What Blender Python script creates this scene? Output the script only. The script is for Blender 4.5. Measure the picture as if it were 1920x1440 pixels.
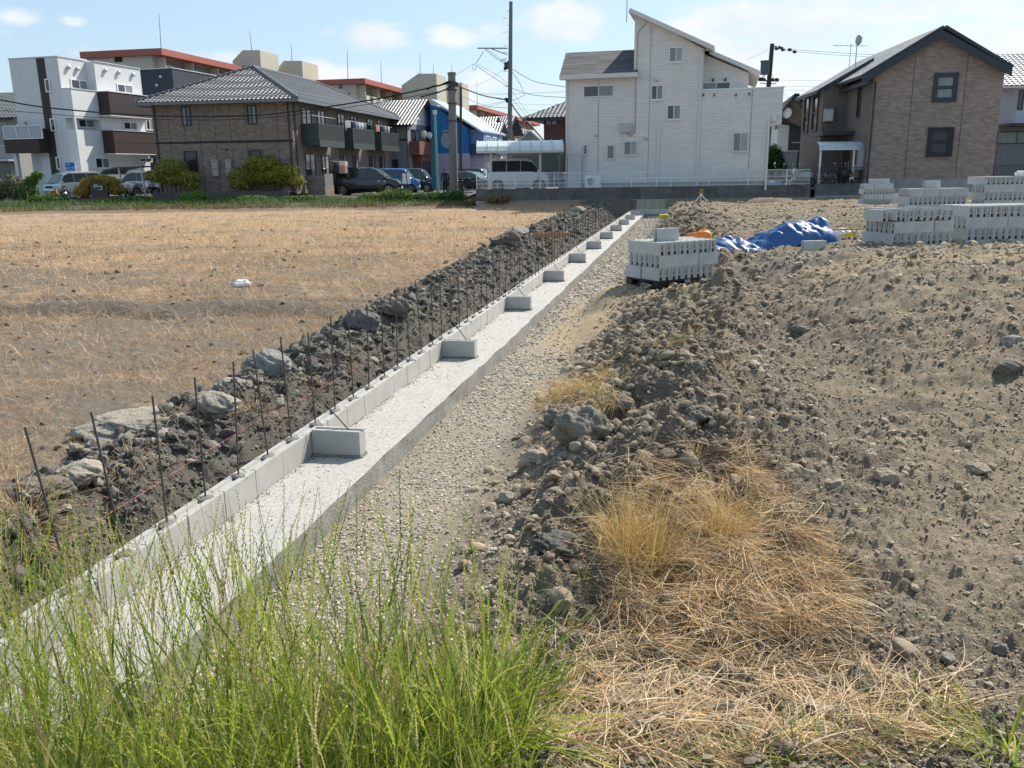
import bpy, bmesh, math, random
import numpy as np
from mathutils import Vector, Matrix
R = math.radians
for o in list(bpy.data.objects): bpy.data.objects.remove(o)
scn = bpy.context.scene; C = scn.collection
# ------------------------------------------------------------ camera
CZ = 2.12; FPX = 1600.0; PITCH = R(14.0); ROLL = 0.013
cp, sp = math.cos(PITCH), math.sin(PITCH)
FW = Vector((0, cp, -sp)); _U = Vector((0, sp, cp)); _R = Vector((1, 0, 0))
UP = _U*math.cos(ROLL) + _R*math.sin(ROLL); RT = _R*math.cos(ROLL) - _U*math.sin(ROLL)
cam = bpy.data.cameras.new('camera'); camo = bpy.data.objects.new('camera', cam); C.objects.link(camo)
cam.sensor_width = 36; cam.lens = 36*FPX/1920; cam.clip_end = 6000; cam.clip_start = .05
M3 = Matrix((RT, UP, -FW)).transposed(); camo.matrix_world = Matrix.Translation((0, 0, CZ)) @ M3.to_4x4()
scn.camera = camo
# ------------------------------------------------------------ light
SUN_AZ, SUN_EL = R(42), R(46)
S = Vector((math.sin(SUN_AZ)*math.cos(SUN_EL), math.cos(SUN_AZ)*math.cos(SUN_EL), math.sin(SUN_EL)))
sl = bpy.data.lights.new('sun', 'SUN'); sl.energy = 5.0; sl.angle = R(.5); sl.color = (1, .93, .81)
so = bpy.data.objects.new('sun', sl); C.objects.link(so); so.rotation_euler = S.to_track_quat('Z', 'Y').to_euler()
scn.view_settings.view_transform = 'Standard'; scn.view_settings.look = 'None'
scn.view_settings.exposure = 0.46; scn.view_settings.gamma = 1
w = bpy.data.worlds.new('World'); scn.world = w; w.use_nodes = True
nt = w.node_tree; N = nt.nodes; Lk = nt.links; bg = N['Background']; bg.inputs[1].default_value = 0.13
sky = N.new('ShaderNodeTexSky'); sky.sky_type = 'NISHITA'; sky.sun_disc = False
sky.sun_elevation = SUN_EL; sky.sun_rotation = SUN_AZ; sky.air_density = 1.0; sky.dust_density = 1.0; sky.ozone_density = 1.5
def raydir(px, py):
    return (FW*FPX + RT*(px-960) - UP*(py-720)).normalized()
def wm(op, a, b=None, c=None):
    n = N.new('ShaderNodeMath'); n.operation = op
    for i, v in enumerate((a, b, c)):
        if v is None: continue
        if isinstance(v, (int, float)): n.inputs[i].default_value = v
        else: Lk.new(v, n.inputs[i])
    return n.outputs[0]
tc = N.new('ShaderNodeTexCoord'); DIR = tc.outputs['Generated']
def wnoise(scale, detail, sx=1, sz=2.2):
    mp = N.new('ShaderNodeMapping'); mp.inputs['Scale'].default_value = (sx, sx, sz); Lk.new(DIR, mp.inputs[0])
    n = N.new('ShaderNodeTexNoise'); n.inputs['Scale'].default_value = scale; n.inputs['Detail'].default_value = detail
    n.inputs['Roughness'].default_value = .58; Lk.new(mp.outputs[0], n.inputs[0]); return n.outputs[0]
n1 = wnoise(11, 9); n2 = wnoise(3.2, 5)
# cumulus banks: direction of centre, angular half width / half height, weight
acc = None
for (px, py, rx, ry, wt) in [(700, 72, .040, .020, 1.05), (615, 62, .018, .010, .8), (30, 28, .03, .014, .85), (135, 40, .018, .008, .75),
        (1060, 45, .09, .028, .95), (1480, 55, .16, .05, 1.0), (1700, 10, .16, .025, .9), (1420, 95, .13, .04, .95), (1870, 85, .06, .03, 1.05), (1560, 130, .20, .03, .9),
        (300, 108, .22, .012, .7), (730, 165, .16, .03, .95), (860, 70, .04, .016, .8), (930, 60, .03, .02, .8), (1250, 160, .2, .03, .8), (590, 130, .03, .016, .85),
        (-300, 60, .15, .03, .9), (2300, 40, .3, .06, 1.0)]:
    d = raydir(px, py); side = Vector((d.y, -d.x, 0)).normalized()
    def dot(v):
        n = N.new('ShaderNodeVectorMath'); n.operation = 'DOT_PRODUCT'; Lk.new(DIR, n.inputs[0]); n.inputs[1].default_value = v; return n.outputs['Value']
    a = wm('DIVIDE', dot(side), rx); b = wm('DIVIDE', wm('SUBTRACT', dot((0, 0, 1)), d.z), ry)
    r2 = wm('ADD', wm('MULTIPLY', a, a), wm('MULTIPLY', b, b))
    front = wm('GREATER_THAN', dot(d), 0.3)
    g = wm('MULTIPLY', wm('MULTIPLY', wm('POWER', 2.718, wm('MULTIPLY', r2, -.8)), wt), front)
    acc = g if acc is None else wm('MAXIMUM', acc, g)
gen = wm('MULTIPLY', wm('SUBTRACT', n2, .47), 1.1)
dens = wm('ADD', wm('MAXIMUM', acc, gen), wm('MULTIPLY', wm('SUBTRACT', n1, .5), 1.5))
mr = N.new('ShaderNodeMapRange'); mr.interpolation_type = 'SMOOTHSTEP'; Lk.new(dens, mr.inputs[0])
mr.inputs[1].default_value = .48; mr.inputs[2].default_value = .95
mask = wm('MULTIPLY', mr.outputs[0], .86)
cr = N.new('ShaderNodeMix'); cr.data_type = 'RGBA'
shade = N.new('ShaderNodeMapRange'); Lk.new(n1, shade.inputs[0]); shade.inputs[1].default_value = .35; shade.inputs[2].default_value = .65; shade.inputs[3].default_value = 0; shade.inputs[4].default_value = 1
Lk.new(shade.outputs[0], cr.inputs[0]); cr.inputs[6].default_value = (4.7, 5.0, 5.4, 1); cr.inputs[7].default_value = (5.6, 5.7, 5.9, 1)
# thin bright haze veil low in the sky
sepz = N.new('ShaderNodeSeparateXYZ'); Lk.new(DIR, sepz.inputs[0])
veil = N.new('ShaderNodeMapRange'); Lk.new(sepz.outputs[2], veil.inputs[0]); veil.inputs[1].default_value = 0; veil.inputs[2].default_value = .35; veil.inputs[3].default_value = .62; veil.inputs[4].default_value = .5
mv = N.new('ShaderNodeMix'); mv.data_type = 'RGBA'; Lk.new(veil.outputs[0], mv.inputs[0]); Lk.new(sky.outputs[0], mv.inputs[6]); mv.inputs[7].default_value = (2.9, 4.0, 4.9, 1)
mx = N.new('ShaderNodeMix'); mx.data_type = 'RGBA'; Lk.new(mask, mx.inputs[0]); Lk.new(mv.outputs[2], mx.inputs[6]); Lk.new(cr.outputs[2], mx.inputs[7])
Lk.new(mx.outputs[2], bg.inputs[0])
scn.render.engine = 'CYCLES'
# ------------------------------------------------------------ pixel <-> world helpers (photo 1920x1440)
def G(px, py, z=0.0):
    d = raydir(px, py); t = (z-CZ)/d.z; return Vector((d.x*t, d.y*t, z))
def P(px, py, Y):
    d = raydir(px, py); t = Y/d.y; return Vector((d.x*t, Y, CZ+d.z*t))
rng = np.random.default_rng(7); random.seed(7)
# ------------------------------------------------------------ object helpers
def tag(o, label=None, cat=None, group=None, kind=None):
    if label: o['label'] = label
    if cat: o['category'] = cat
    if group: o['group'] = group
    if kind: o['kind'] = kind
    return o
def empty(name, loc=(0, 0, 0), rz=0, label=None, cat=None, group=None):
    o = bpy.data.objects.new(name, None); C.objects.link(o); o.location = loc; o.rotation_euler = (0, 0, rz)
    o.empty_display_size = .2
    return tag(o, label, cat, group)
def link(name, me, mat=None, parent=None):
    o = bpy.data.objects.new(name, me); C.objects.link(o)
    if mat is not None and not me.materials:
        for m in (mat if isinstance(mat, (list, tuple)) else [mat]): me.materials.append(m)
    if parent is not None: o.parent = parent
    return o
def copy_tree(o, parent=None):
    c = o.copy(); C.objects.link(c); c.parent = parent
    for ch in list(o.children): copy_tree(ch, c)
    return c
def npmesh(name, V, F, mat=None, parent=None, smooth=False, col=None, mi=None, uv=None):
    """V (n,3); F (m,k) all faces the same size"""
    V = np.asarray(V, np.float32); F = np.asarray(F, np.int32); m, k = F.shape
    me = bpy.data.meshes.new(name); me.vertices.add(len(V)); me.vertices.foreach_set('co', V.ravel())
    me.loops.add(m*k); me.loops.foreach_set('vertex_index', F.ravel())
    me.polygons.add(m); me.polygons.foreach_set('loop_start', np.arange(0, m*k, k, dtype=np.int32))
    me.polygons.foreach_set('loop_total', np.full(m, k, np.int32))
    me.polygons.foreach_set('use_smooth', np.full(m, smooth))
    if mi is not None: me.polygons.foreach_set('material_index', np.asarray(mi, np.int32))
    if col is not None:
        a = me.color_attributes.new('col', 'FLOAT_COLOR', 'POINT'); c4 = np.ones((len(V), 4), np.float32); c4[:, :3] = col; a.data.foreach_set('color', c4.ravel())
    me.update(calc_edges=True)
    return link(name, me, mat, parent)
class MB:
    def __init__(s): s.v = []; s.f = []; s.m = []; s.uv = []
    def quad(s, *pts, m=0, uv=None):
        b = len(s.v); s.v += [tuple(p) for p in pts]; s.f.append(tuple(range(b, b+len(pts)))); s.m.append(m)
        s.uv.append(uv if uv else [(0, 0)]*len(pts)); return s
    def box(s, x0, x1, y0, y1, z0, z1, m=0, faces='xXyYzZ'):
        a = [(x0, y0, z0), (x1, y0, z0), (x1, y1, z0), (x0, y1, z0), (x0, y0, z1), (x1, y0, z1), (x1, y1, z1), (x0, y1, z1)]
        d = {'z': (0, 3, 2, 1), 'Z': (4, 5, 6, 7), 'y': (0, 1, 5, 4), 'X': (1, 2, 6, 5), 'Y': (2, 3, 7, 6), 'x': (3, 0, 4, 7)}
        b = len(s.v); s.v += a
        for k in faces: s.f.append(tuple(b+i for i in d[k])); s.m.append(m); s.uv.append([(0, 0)]*4)
        return s
    def obox(s, c, ax, ay, az, m=0):
        c, ax, ay, az = Vector(c), Vector(ax), Vector(ay), Vector(az)
        b = len(s.v)
        for sx, sy, sz in ((-1, -1, -1), (1, -1, -1), (1, 1, -1), (-1, 1, -1), (-1, -1, 1), (1, -1, 1), (1, 1, 1), (-1, 1, 1)):
            s.v.append(tuple(c+ax*sx+ay*sy+az*sz))
        for q in ((0, 3, 2, 1), (4, 5, 6, 7), (0, 1, 5, 4), (1, 2, 6, 5), (2, 3, 7, 6), (3, 0, 4, 7)):
            s.f.append(tuple(b+i for i in q)); s.m.append(m); s.uv.append([(0, 0)]*4)
        return s
    def bar(s, a, b, t, t2=None, m=0):
        a, b = Vector(a), Vector(b); d = b-a; L = d.length; d.normalize()
        up = Vector((0, 0, 1)) if abs(d.z) < .95 else Vector((0, 1, 0))
        x = d.cross(up).normalized(); y = x.cross(d)
        return s.obox((a+b)/2, d*L/2, x*t/2, y*(t2 or t)/2, m)
    def tube(s, pts, r, n=8, m=0, cap=True):
        pts = [Vector(p) for p in pts]; rs = r if isinstance(r, (list, tuple)) else [r]*len(pts); rings = []
        for i, p in enumerate(pts):
            d = (pts[min(i+1, len(pts)-1)]-pts[max(i-1, 0)]).normalized()
            up = Vector((0, 0, 1)) if abs(d.z) < .9 else Vector((0, 1, 0))
            x = d.cross(up).normalized(); y = d.cross(x); b = len(s.v)
            for k in range(n):
                a = 2*math.pi*k/n; s.v.append(tuple(p+(x*math.cos(a)+y*math.sin(a))*rs[i]))
            rings.append(b)
        for i in range(len(rings)-1):
            for k in range(n):
                a, b = rings[i], rings[i+1]; k2 = (k+1) % n
                s.f.append((a+k, a+k2, b+k2, b+k)); s.m.append(m); s.uv.append([(0, 0)]*4)
        if cap:
            for b, rv in ((rings[0], True), (rings[-1], False)):
                f = list(range(b, b+n)); s.f.append(tuple(reversed(f) if not rv else f)); s.m.append(m); s.uv.append([(0, 0)]*n)
        return s
    def prism(s, poly, f0, f1, m=0):
        """poly list of 2-D points, f0/f1 map a 2-D point to the two end positions"""
        n = len(poly); b = len(s.v); s.v += [tuple(f0(p)) for p in poly]+[tuple(f1(p)) for p in poly]
        s.f.append(tuple(range(b, b+n))); s.m.append(m); s.uv.append([(0, 0)]*n)
        s.f.append(tuple(reversed(range(b+n, b+2*n)))); s.m.append(m); s.uv.append([(0, 0)]*n)
        for i in range(n):
            j = (i+1) % n; s.f.append((b+i, b+n+i, b+n+j, b+j)); s.m.append(m); s.uv.append([(0, 0)]*4)
        return s
    def sphere(s, c, r, n=10, rr=6, m=0):
        c = Vector(c); r = Vector(r) if isinstance(r, (tuple, list, Vector)) else Vector((r, r, r)); b = len(s.v)
        for i in range(rr+1):
            t = math.pi*i/rr
            for k in range(n):
                a = 2*math.pi*k/n; s.v.append((c.x+r.x*math.sin(t)*math.cos(a), c.y+r.y*math.sin(t)*math.sin(a), c.z+r.z*math.cos(t)))
        for i in range(rr):
            for k in range(n):
                k2 = (k+1) % n; s.f.append((b+i*n+k, b+(i+1)*n+k, b+(i+1)*n+k2, b+i*n+k2)); s.m.append(m); s.uv.append([(0, 0)]*4)
        return s
    def disc(s, c, axis, r, t, n=16, m=0):
        a = Vector(axis).normalized()*t/2; return s.tube([Vector(c)-a, Vector(c)+a], r, n, m)
    def build(s, name, mat, parent=None, smooth=False, bevel=0, fix=True):
        me = bpy.data.meshes.new(name); me.from_pydata(s.v, [], s.f); me.update()
        ms = mat if isinstance(mat, (list, tuple)) else [mat]
        for q in ms: me.materials.append(q)
        me.polygons.foreach_set('material_index', s.m)
        if any(u[0] != u[1] for u in s.uv if len(u) > 1):
            l = me.uv_layers.new(name='UVMap'); l.data.foreach_set('uv', [c for u in s.uv for p in u for c in p])
        if fix:
            bm = bmesh.new(); bm.from_mesh(me)
            if not me.uv_layers: bmesh.ops.remove_doubles(bm, verts=bm.verts, dist=1e-5)
            bmesh.ops.recalc_face_normals(bm, faces=bm.faces); bm.to_mesh(me); bm.free()
        if smooth:
            me.polygons.foreach_set('use_smooth', [True]*len(me.polygons))
            try: me.set_sharp_from_angle(angle=R(38))
            except Exception: pass
        o = bpy.data.objects.new(name, me); C.objects.link(o)
        if parent is not None: o.parent = parent
        if bevel:
            b = o.modifiers.new('bevel', 'BEVEL'); b.width = bevel; b.segments = 2; b.limit_method = 'ANGLE'; b.angle_limit = R(40)
        return o
# ------------------------------------------------------------ noise
_perm = rng.permutation(512).astype(np.int64); _perm = np.concatenate([_perm, _perm, _perm])
_gr = np.stack([np.cos(np.arange(512)*2.399), np.sin(np.arange(512)*2.399)], 1)
def perlin(x, y, seed=0):
    x = np.asarray(x, float)+seed*17.13; y = np.asarray(y, float)+seed*9.71
    xi = np.floor(x).astype(np.int64); yi = np.floor(y).astype(np.int64); fx = x-xi; fy = y-yi
    u = fx*fx*fx*(fx*(fx*6-15)+10); v = fy*fy*fy*(fy*(fy*6-15)+10)
    def g(i, j, dx, dy):
        h = _perm[(_perm[(xi+i) & 511]+((yi+j) & 511)) & 1023] & 511; return _gr[h, 0]*dx+_gr[h, 1]*dy
    a = g(0, 0, fx, fy); b = g(1, 0, fx-1, fy); c = g(0, 1, fx, fy-1); d = g(1, 1, fx-1, fy-1)
    return (a+(b-a)*u+(c-a)*v+(a-b-c+d)*u*v)*1.5
def fbm(x, y, oct=4, seed=0, gain=.5):
    s = 0; a = 1; t = 0
    for i in range(oct): s = s+a*perlin(x*2**i, y*2**i, seed+i*3); t += a; a *= gain
    return s/t
def cell(x, y, seed=0):
    """distance to the nearest jittered cell point, 0 at the point: makes lumps"""
    xi = np.floor(x).astype(np.int64); yi = np.floor(y).astype(np.int64); best = np.full(np.shape(x), 9.0)
    for i in (-1, 0, 1):
        for j in (-1, 0, 1):
            h = _perm[(_perm[(xi+i+seed*7) & 511]+((yi+j) & 511)) & 1023]
            px = xi+i+.15+.7*((h*37) % 101)/101; py = yi+j+.15+.7*((h*73) % 97)/97
            best = np.minimum(best, (px-x)**2+(py-y)**2)
    return np.sqrt(best)
def sst(a, b, x): t = np.clip((x-a)/(b-a), 0, 1); return t*t*(3-2*t)
def bump(x, c, w): return np.exp(-((x-c)/w)**2)
# ------------------------------------------------------------ wall axes
AZ = R(11.8); WD = Vector((math.sin(AZ), math.cos(AZ), 0)); WN = Vector((math.cos(AZ), -math.sin(AZ), 0))
W0 = G(592, 850, 0)
def uv_of(x, y):
    dx = x-W0.x; dy = y-W0.y; return dx*WN.x+dy*WN.y, dx*WD.x+dy*WD.y
def W(u, v, z=0): return W0+WN*u+WD*v+Vector((0, 0, z))
SLAB_R = .555; VC = 38.2   # slab edge, corner
def mound_w(v): return np.clip(1.0+.06*v, .8, 2.3)
def terrain(x, y, detail=True):
    x = np.asarray(x, float); y = np.asarray(y, float); u, v = uv_of(x, y); r = np.hypot(x, y)
    lo = fbm(x*.35, y*.35, 3, 1); mid = fbm(x*1.3, y*1.3, 4, 5)
    # field on the left
    zf = .13+.05*lo+.045*mid+.25*sst(30, 52, y)*.8
    rut = bump(y+.12*x+.25*perlin(x*.5, y*.1, 3), 12.1, .28)+.8*bump(y+.1*x+.25*perlin(x*.5, y*.1, 4), 13.4, .22)
    zf = zf-.17*rut*sst(-1.5, -3, u)+.07*bump(y+.12*x, 12.7, .25)*sst(-1.5, -3, u)
    mw = mound_w(v); t = (-u-.4)/mw
    md = np.where((t > 0) & (t < 1.15), np.sin(np.clip(t, 0, 1.0)*math.pi)**.7, 0)*(.14+.0035*np.clip(v, 0, 40)+.16*fbm(x*.8, y*.8, 3, 9))
    trench = -.12
    zl = np.where(u > -.40, trench, 0)+np.where(u <= -.40, trench+(zf-trench)*sst(.0, .7, t)+md*sst(0, .15, t), 0)
    # right hand side
    base = np.interp(y, [0, 2.2, 3.2, 5, 8, 10.6, 13.2, 15.4, 20, 30, 40, 46, 60], [.42, .18, .04, .08, .24, .36, .36, .62, .62, .58, .56, .60, .60])
    hx = sst(1.9, 3.9, x-.10*y)
    plat = np.interp(y, [0, 2.2, 3.2, 5, 6.6, 8.2, 10.2, 14.5, 20, 30, 40, 46, 60], [.42, .18, .05, .12, .24, .56, .84, .80, .74, .64, .58, .60, .60]); base = base*(1-hx)+plat*hx
    base = base-.13*bump(y, 10.3, 2.0)*(1-hx)
    crest = .10*bump(y+.18*(x-4.5), 10.0, .8)*hx+.22*bump(x, 6.3, 1.4)*bump(y, 8.0, 1.3)
    ridge = .33*bump(u, 2.75+.02*v, .78)*sst(-1.6, .8, v)*(1-.75*sst(4.2, 6.2, v)*(1-sst(11, 14, v)))*(1-.75*sst(15, 24, v))*(1-sst(30, 36, v))
    hum = .08*np.clip(fbm(x*.25, y*.25, 2, 12)+.3, 0, 1)*sst(24, 30, y)*(1-sst(39, 43, y))
    dipfl = -.10*bump(u, 3.6, .8)*sst(0, 2, v)*(1-sst(5, 7, v))
    trk = (np.abs(((x*.35+y)*1.0) % 1.7-.85) < .16)*(y > 10.4)*(y < 13.6)*hx; rough_ = (.35+.9*np.clip(fbm(x*.55, y*.55, 3, 140)+.3, 0, 1)); base = base-.045*trk*(.5+.5*np.sin(x*14)); zr = base+.09*fbm(x*1.1, y*1.1, 3, 141)*(y > 4)+crest+ridge+hum+dipfl+.10*lo+.075*mid*(.6+.4*(y < 14))
    cone = P(1352, 540, 11.5); dcn = np.hypot(x-cone.x, y-cone.y); zr = zr+.38*np.exp(-dcn/.20)+.14*bump(dcn, 0, .6)
    strawhump = .07*bump(x, .95, .55)*bump(y, 4.1, .7); zr = zr+strawhump
    gz = -.15+.018*mid+.06*sst(1.1, 1.7, u)
    sandramp = sst(4.5, 6.5, v)*(1-sst(9.5, 12, v))
    gz = gz+.13*sandramp*sst(.7, 1.6, u)
    k = sst(1.25+.15*perlin(v*.7, 0, 2), 2.3+.5*sandramp, u); zz = gz*(1-k)+zr*k
    # beyond the corner the trench turns right
    turn = sst(VC-3.4, VC-2.6, v)*(1-sst(VC+.9, VC+1.6, v))*(1-sst(5, 8, u)); zz = np.where(u > 0, zz*(1-turn)+(-.15)*turn, zz)
    z = np.where(u < 0, zl, np.where(u < SLAB_R+.02, -.16, zz))
    # bank by the photographer
    nb = (1-sst(1.3, 3.3, y+.08*x)); z = z*(1-nb)+(.42+.05*mid)*nb
    # far verge up to the street
    z = z*(1-sst(47.2, 50.5, y))+.60*sst(47.2, 50.5, y)*np.where(x < 1, 1, 1)
    lift = sst(44.3, 45.3, y)*sst(-2.0, -1.2, x)*(y < 47); z = z*(1-lift)+.595*lift
    sg = G(1234, 543, .33); dsg = np.hypot(x-(sg.x+.31), y-(sg.y+.37)); fl = (1-sst(.95, 1.55, dsg))*(u > .9); z = z*(1-fl)+.305*fl
    if detail:
        damp = 1-sst(25, 50, r)*.5
        loose_r = k*(u > 0)*(1-turn)*(1-nb); loose_l = ((t > -.1) & (t < 1.1))*(u < 0)
        rd = np.clip(bump(u, 2.7, 1.0)*1.0+.35, 0, 1)
        c1 = cell(x*3.1+.3*mid, y*3.1, 1); c2 = cell(x*7.5, y*7.5, 2); c3 = cell(x*17, y*17, 3)
        lump = .11*np.clip(.55-c1, -.2, .55)+.055*np.clip(.5-c2, -.2, .5)
        soft = fbm(x*3, y*3, 4, 21)
        fine = (.020+.022*(u > 1.6)*(1-.55*sst(9, 20, r)))*fbm(x*14, y*14, 4, 30, .72)+(.016+.03*(u > 1.6))*np.clip(.45-c3, 0, .45)
        k = k*(1-fl); z = z+loose_l*(lump*1.5+.10*soft)*damp+loose_r*(lump*(.85*rough_+1.25*bump(u, 2.75, 1.05))+.07*soft*(.3+rd))*damp+fine*((u > SLAB_R+.05) | (u < -.3))*(.5+.5*np.maximum(k, loose_l))
        fld = (u < 0)*(t > 1); z = z+fld*(.035*np.clip(fbm(x*2.2, y*2.2, 4, 40, .6), -1, 1)+.03*np.clip(.4-c2, 0, .4))
    return z, u, v, t, k, turn, nb
def TZ(x, y): return float(terrain(np.array([x]), np.array([y]))[0][0])
def ground_at(px, py):
    """first hit of the pixel ray with the terrain"""
    d = raydir(px, py); ts = np.geomspace(1.5, 90, 1500); xs = d.x*ts; ys = d.y*ts; zs = CZ+d.z*ts
    h = terrain(xs, ys, False)[0]; i = np.argmax(zs <= h)
    return Vector((xs[i], ys[i], h[i]))
# ------------------------------------------------------------ materials
MATS = {}
def nd(t, typ, **kw):
    n = t.nodes.new(typ)
    for k, v in kw.items(): setattr(n, k, v)
    return n
def M(name, col, rough=.75, var=.12, vs=3.0, bump=0, bs=30, metal=0, spec=.4, col2=None, dirt=0, alpha=1, coat=0, trans=0, stretch=None, vcol=False, backlit=0):
    """general procedural surface: colour mottled by two noises, optional bump"""
    if name in MATS: return MATS[name]
    m = bpy.data.materials.new(name); m.use_nodes = True; t = m.node_tree; b = t.nodes['Principled BSDF']; L = t.links
    b.inputs['Roughness'].default_value = rough; b.inputs['Metallic'].default_value = metal; b.inputs['Specular IOR Level'].default_value = spec
    if coat: b.inputs['Coat Weight'].default_value = coat
    if trans: b.inputs['Transmission Weight'].default_value = trans
    if alpha < 1: b.inputs['Alpha'].default_value = alpha
    tc = nd(t, 'ShaderNodeTexCoord'); src = tc.outputs['Object']
    if stretch:
        mp = nd(t, 'ShaderNodeMapping'); mp.inputs['Scale'].default_value = stretch; L.new(src, mp.inputs[0]); src = mp.outputs[0]
    n1 = nd(t, 'ShaderNodeTexNoise'); n1.inputs['Scale'].default_value = vs; n1.inputs['Detail'].default_value = 6; n1.inputs['Roughness'].default_value = .65; L.new(src, n1.inputs[0])
    r = nd(t, 'ShaderNodeMapRange'); L.new(n1.outputs[0], r.inputs[0]); r.inputs[1].default_value = .25; r.inputs[2].default_value = .75
    mx = nd(t, 'ShaderNodeMix', data_type='RGBA'); L.new(r.outputs[0], mx.inputs[0])
    c = col; lo = tuple(max(0, x*(1-var)) for x in c); hi = tuple(min(1, x*(1+var)) for x in c) if col2 is None else col2
    if col2 is not None: lo = c
    mx.inputs[6].default_value = (*lo, 1); mx.inputs[7].default_value = (*hi, 1); out = mx.outputs[2]
    if vcol:
        a = nd(t, 'ShaderNodeAttribute', attribute_name='col'); mm = nd(t, 'ShaderNodeMix', data_type='RGBA', blend_type='MULTIPLY'); mm.inputs[0].default_value = 1
        L.new(out, mm.inputs[6]); L.new(a.outputs[0], mm.inputs[7]); out = mm.outputs[2]
    if dirt:
        n2 = nd(t, 'ShaderNodeTexNoise'); n2.inputs['Scale'].default_value = vs*.35; n2.inputs['Detail'].default_value = 9; n2.inputs['Roughness'].default_value = .75; L.new(src, n2.inputs[0])
        r2 = nd(t, 'ShaderNodeMapRange'); L.new(n2.outputs[0], r2.inputs[0]); r2.inputs[1].default_value = .5; r2.inputs[2].default_value = .72; r2.inputs[4].default_value = dirt
        md = nd(t, 'ShaderNodeMix', data_type='RGBA'); L.new(r2.outputs[0], md.inputs[0]); L.new(out, md.inputs[6]); md.inputs[7].default_value = (.10, .09, .075, 1); out = md.outputs[2]
    L.new(out, b.inputs['Base Color'])
    if bump:
        n3 = nd(t, 'ShaderNodeTexNoise'); n3.inputs['Scale'].default_value = bs; n3.inputs['Detail'].default_value = 5; n3.inputs['Roughness'].default_value = .6; L.new(src, n3.inputs[0])
        bp = nd(t, 'ShaderNodeBump'); bp.inputs['Strength'].default_value = min(1, bump); bp.inputs['Distance'].default_value = .02; L.new(n3.outputs[0], bp.inputs['Height']); L.new(bp.outputs[0], b.inputs['Normal'])
    if backlit:
        tr = nd(t, 'ShaderNodeBsdfTranslucent'); L.new(out, tr.inputs[0]); ms = nd(t, 'ShaderNodeMixShader'); ms.inputs[0].default_value = backlit
        L.new(b.outputs[0], ms.inputs[1]); L.new(tr.outputs[0], ms.inputs[2]); L.new(ms.outputs[0], t.nodes['Material Output'].inputs[0])
    MATS[name] = m; return m
def brickmat(name, c1, c2, mortar, bw, bh, ms=.012, rough=.8, off=.5, bump=.35, var=.5, dirt=0, uv=False, spec=.3):
    """coursed siding / blocks: u = x+y of the object, v = z (walls are axis aligned in their building)"""
    if name in MATS: return MATS[name]
    m = bpy.data.materials.new(name); m.use_nodes = True; t = m.node_tree; b = t.nodes['Principled BSDF']; L = t.links
    tc = nd(t, 'ShaderNodeTexCoord')
    if uv: vec = tc.outputs['UV']
    else:
        s = nd(t, 'ShaderNodeSeparateXYZ'); L.new(tc.outputs['Object'], s.inputs[0]); a = nd(t, 'ShaderNodeMath', operation='ADD'); L.new(s.outputs[0], a.inputs[0]); L.new(s.outputs[1], a.inputs[1])
        c = nd(t, 'ShaderNodeCombineXYZ'); L.new(a.outputs[0], c.inputs[0]); L.new(s.outputs[2], c.inputs[1]); vec = c.outputs[0]
    br = nd(t, 'ShaderNodeTexBrick'); L.new(vec, br.inputs[0]); br.offset = off; br.inputs['Scale'].default_value = 1
    br.inputs['Brick Width'].default_value = bw; br.inputs['Row Height'].default_value = bh; br.inputs['Mortar Size'].default_value = ms; br.inputs['Mortar Smooth'].default_value = .2
    br.inputs['Color1'].default_value = (*c1, 1); br.inputs['Color2'].default_value = (*c2, 1); br.inputs['Mortar'].default_value = (*mortar, 1); br.inputs['Bias'].default_value = 0
    n = nd(t, 'ShaderNodeTexNoise'); n.inputs['Scale'].default_value = 1.3; n.inputs['Detail'].default_value = 8; n.inputs['Roughness'].default_value = .7; L.new(tc.outputs['Object'], n.inputs[0])
    r = nd(t, 'ShaderNodeMapRange'); L.new(n.outputs[0], r.inputs[0]); r.inputs[1].default_value = .2; r.inputs[2].default_value = .8; r.inputs[3].default_value = 1-var*.5; r.inputs[4].default_value = 1+var*.5
    mm = nd(t, 'ShaderNodeMix', data_type='RGBA', blend_type='MULTIPLY'); mm.inputs[0].default_value = 1; L.new(br.outputs[0], mm.inputs[6]); L.new(r.outputs[0], mm.inputs[7]); out = mm.outputs[2]
    if dirt:
        n2 = nd(t, 'ShaderNodeTexNoise'); mp = nd(t, 'ShaderNodeMapping'); mp.inputs['Scale'].default_value = (1, 1, .25); L.new(tc.outputs['Object'], mp.inputs[0]); L.new(mp.outputs[0], n2.inputs[0]); n2.inputs['Scale'].default_value = 1.1; n2.inputs['Detail'].default_value = 10; n2.inputs['Roughness'].default_value = .75
        r2 = nd(t, 'ShaderNodeMapRange'); L.new(n2.outputs[0], r2.inputs[0]); r2.inputs[1].default_value = .47; r2.inputs[2].default_value = .68; r2.inputs[4].default_value = dirt
        md = nd(t, 'ShaderNodeMix', data_type='RGBA'); L.new(r2.outputs[0], md.inputs[0]); L.new(out, md.inputs[6]); md.inputs[7].default_value = (.05, .05, .045, 1); out = md.outputs[2]
    L.new(out, b.inputs['Base Color']); b.inputs['Roughness'].default_value = rough; b.inputs['Specular IOR Level'].default_value = spec
    bp = nd(t, 'ShaderNodeBump'); bp.invert = True; bp.inputs['Strength'].default_value = bump; bp.inputs['Distance'].default_value = .02; L.new(br.outputs['Fac'], bp.inputs['Height']); L.new(bp.outputs[0], b.inputs['Normal'])
    MATS[name] = m; return m
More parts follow.
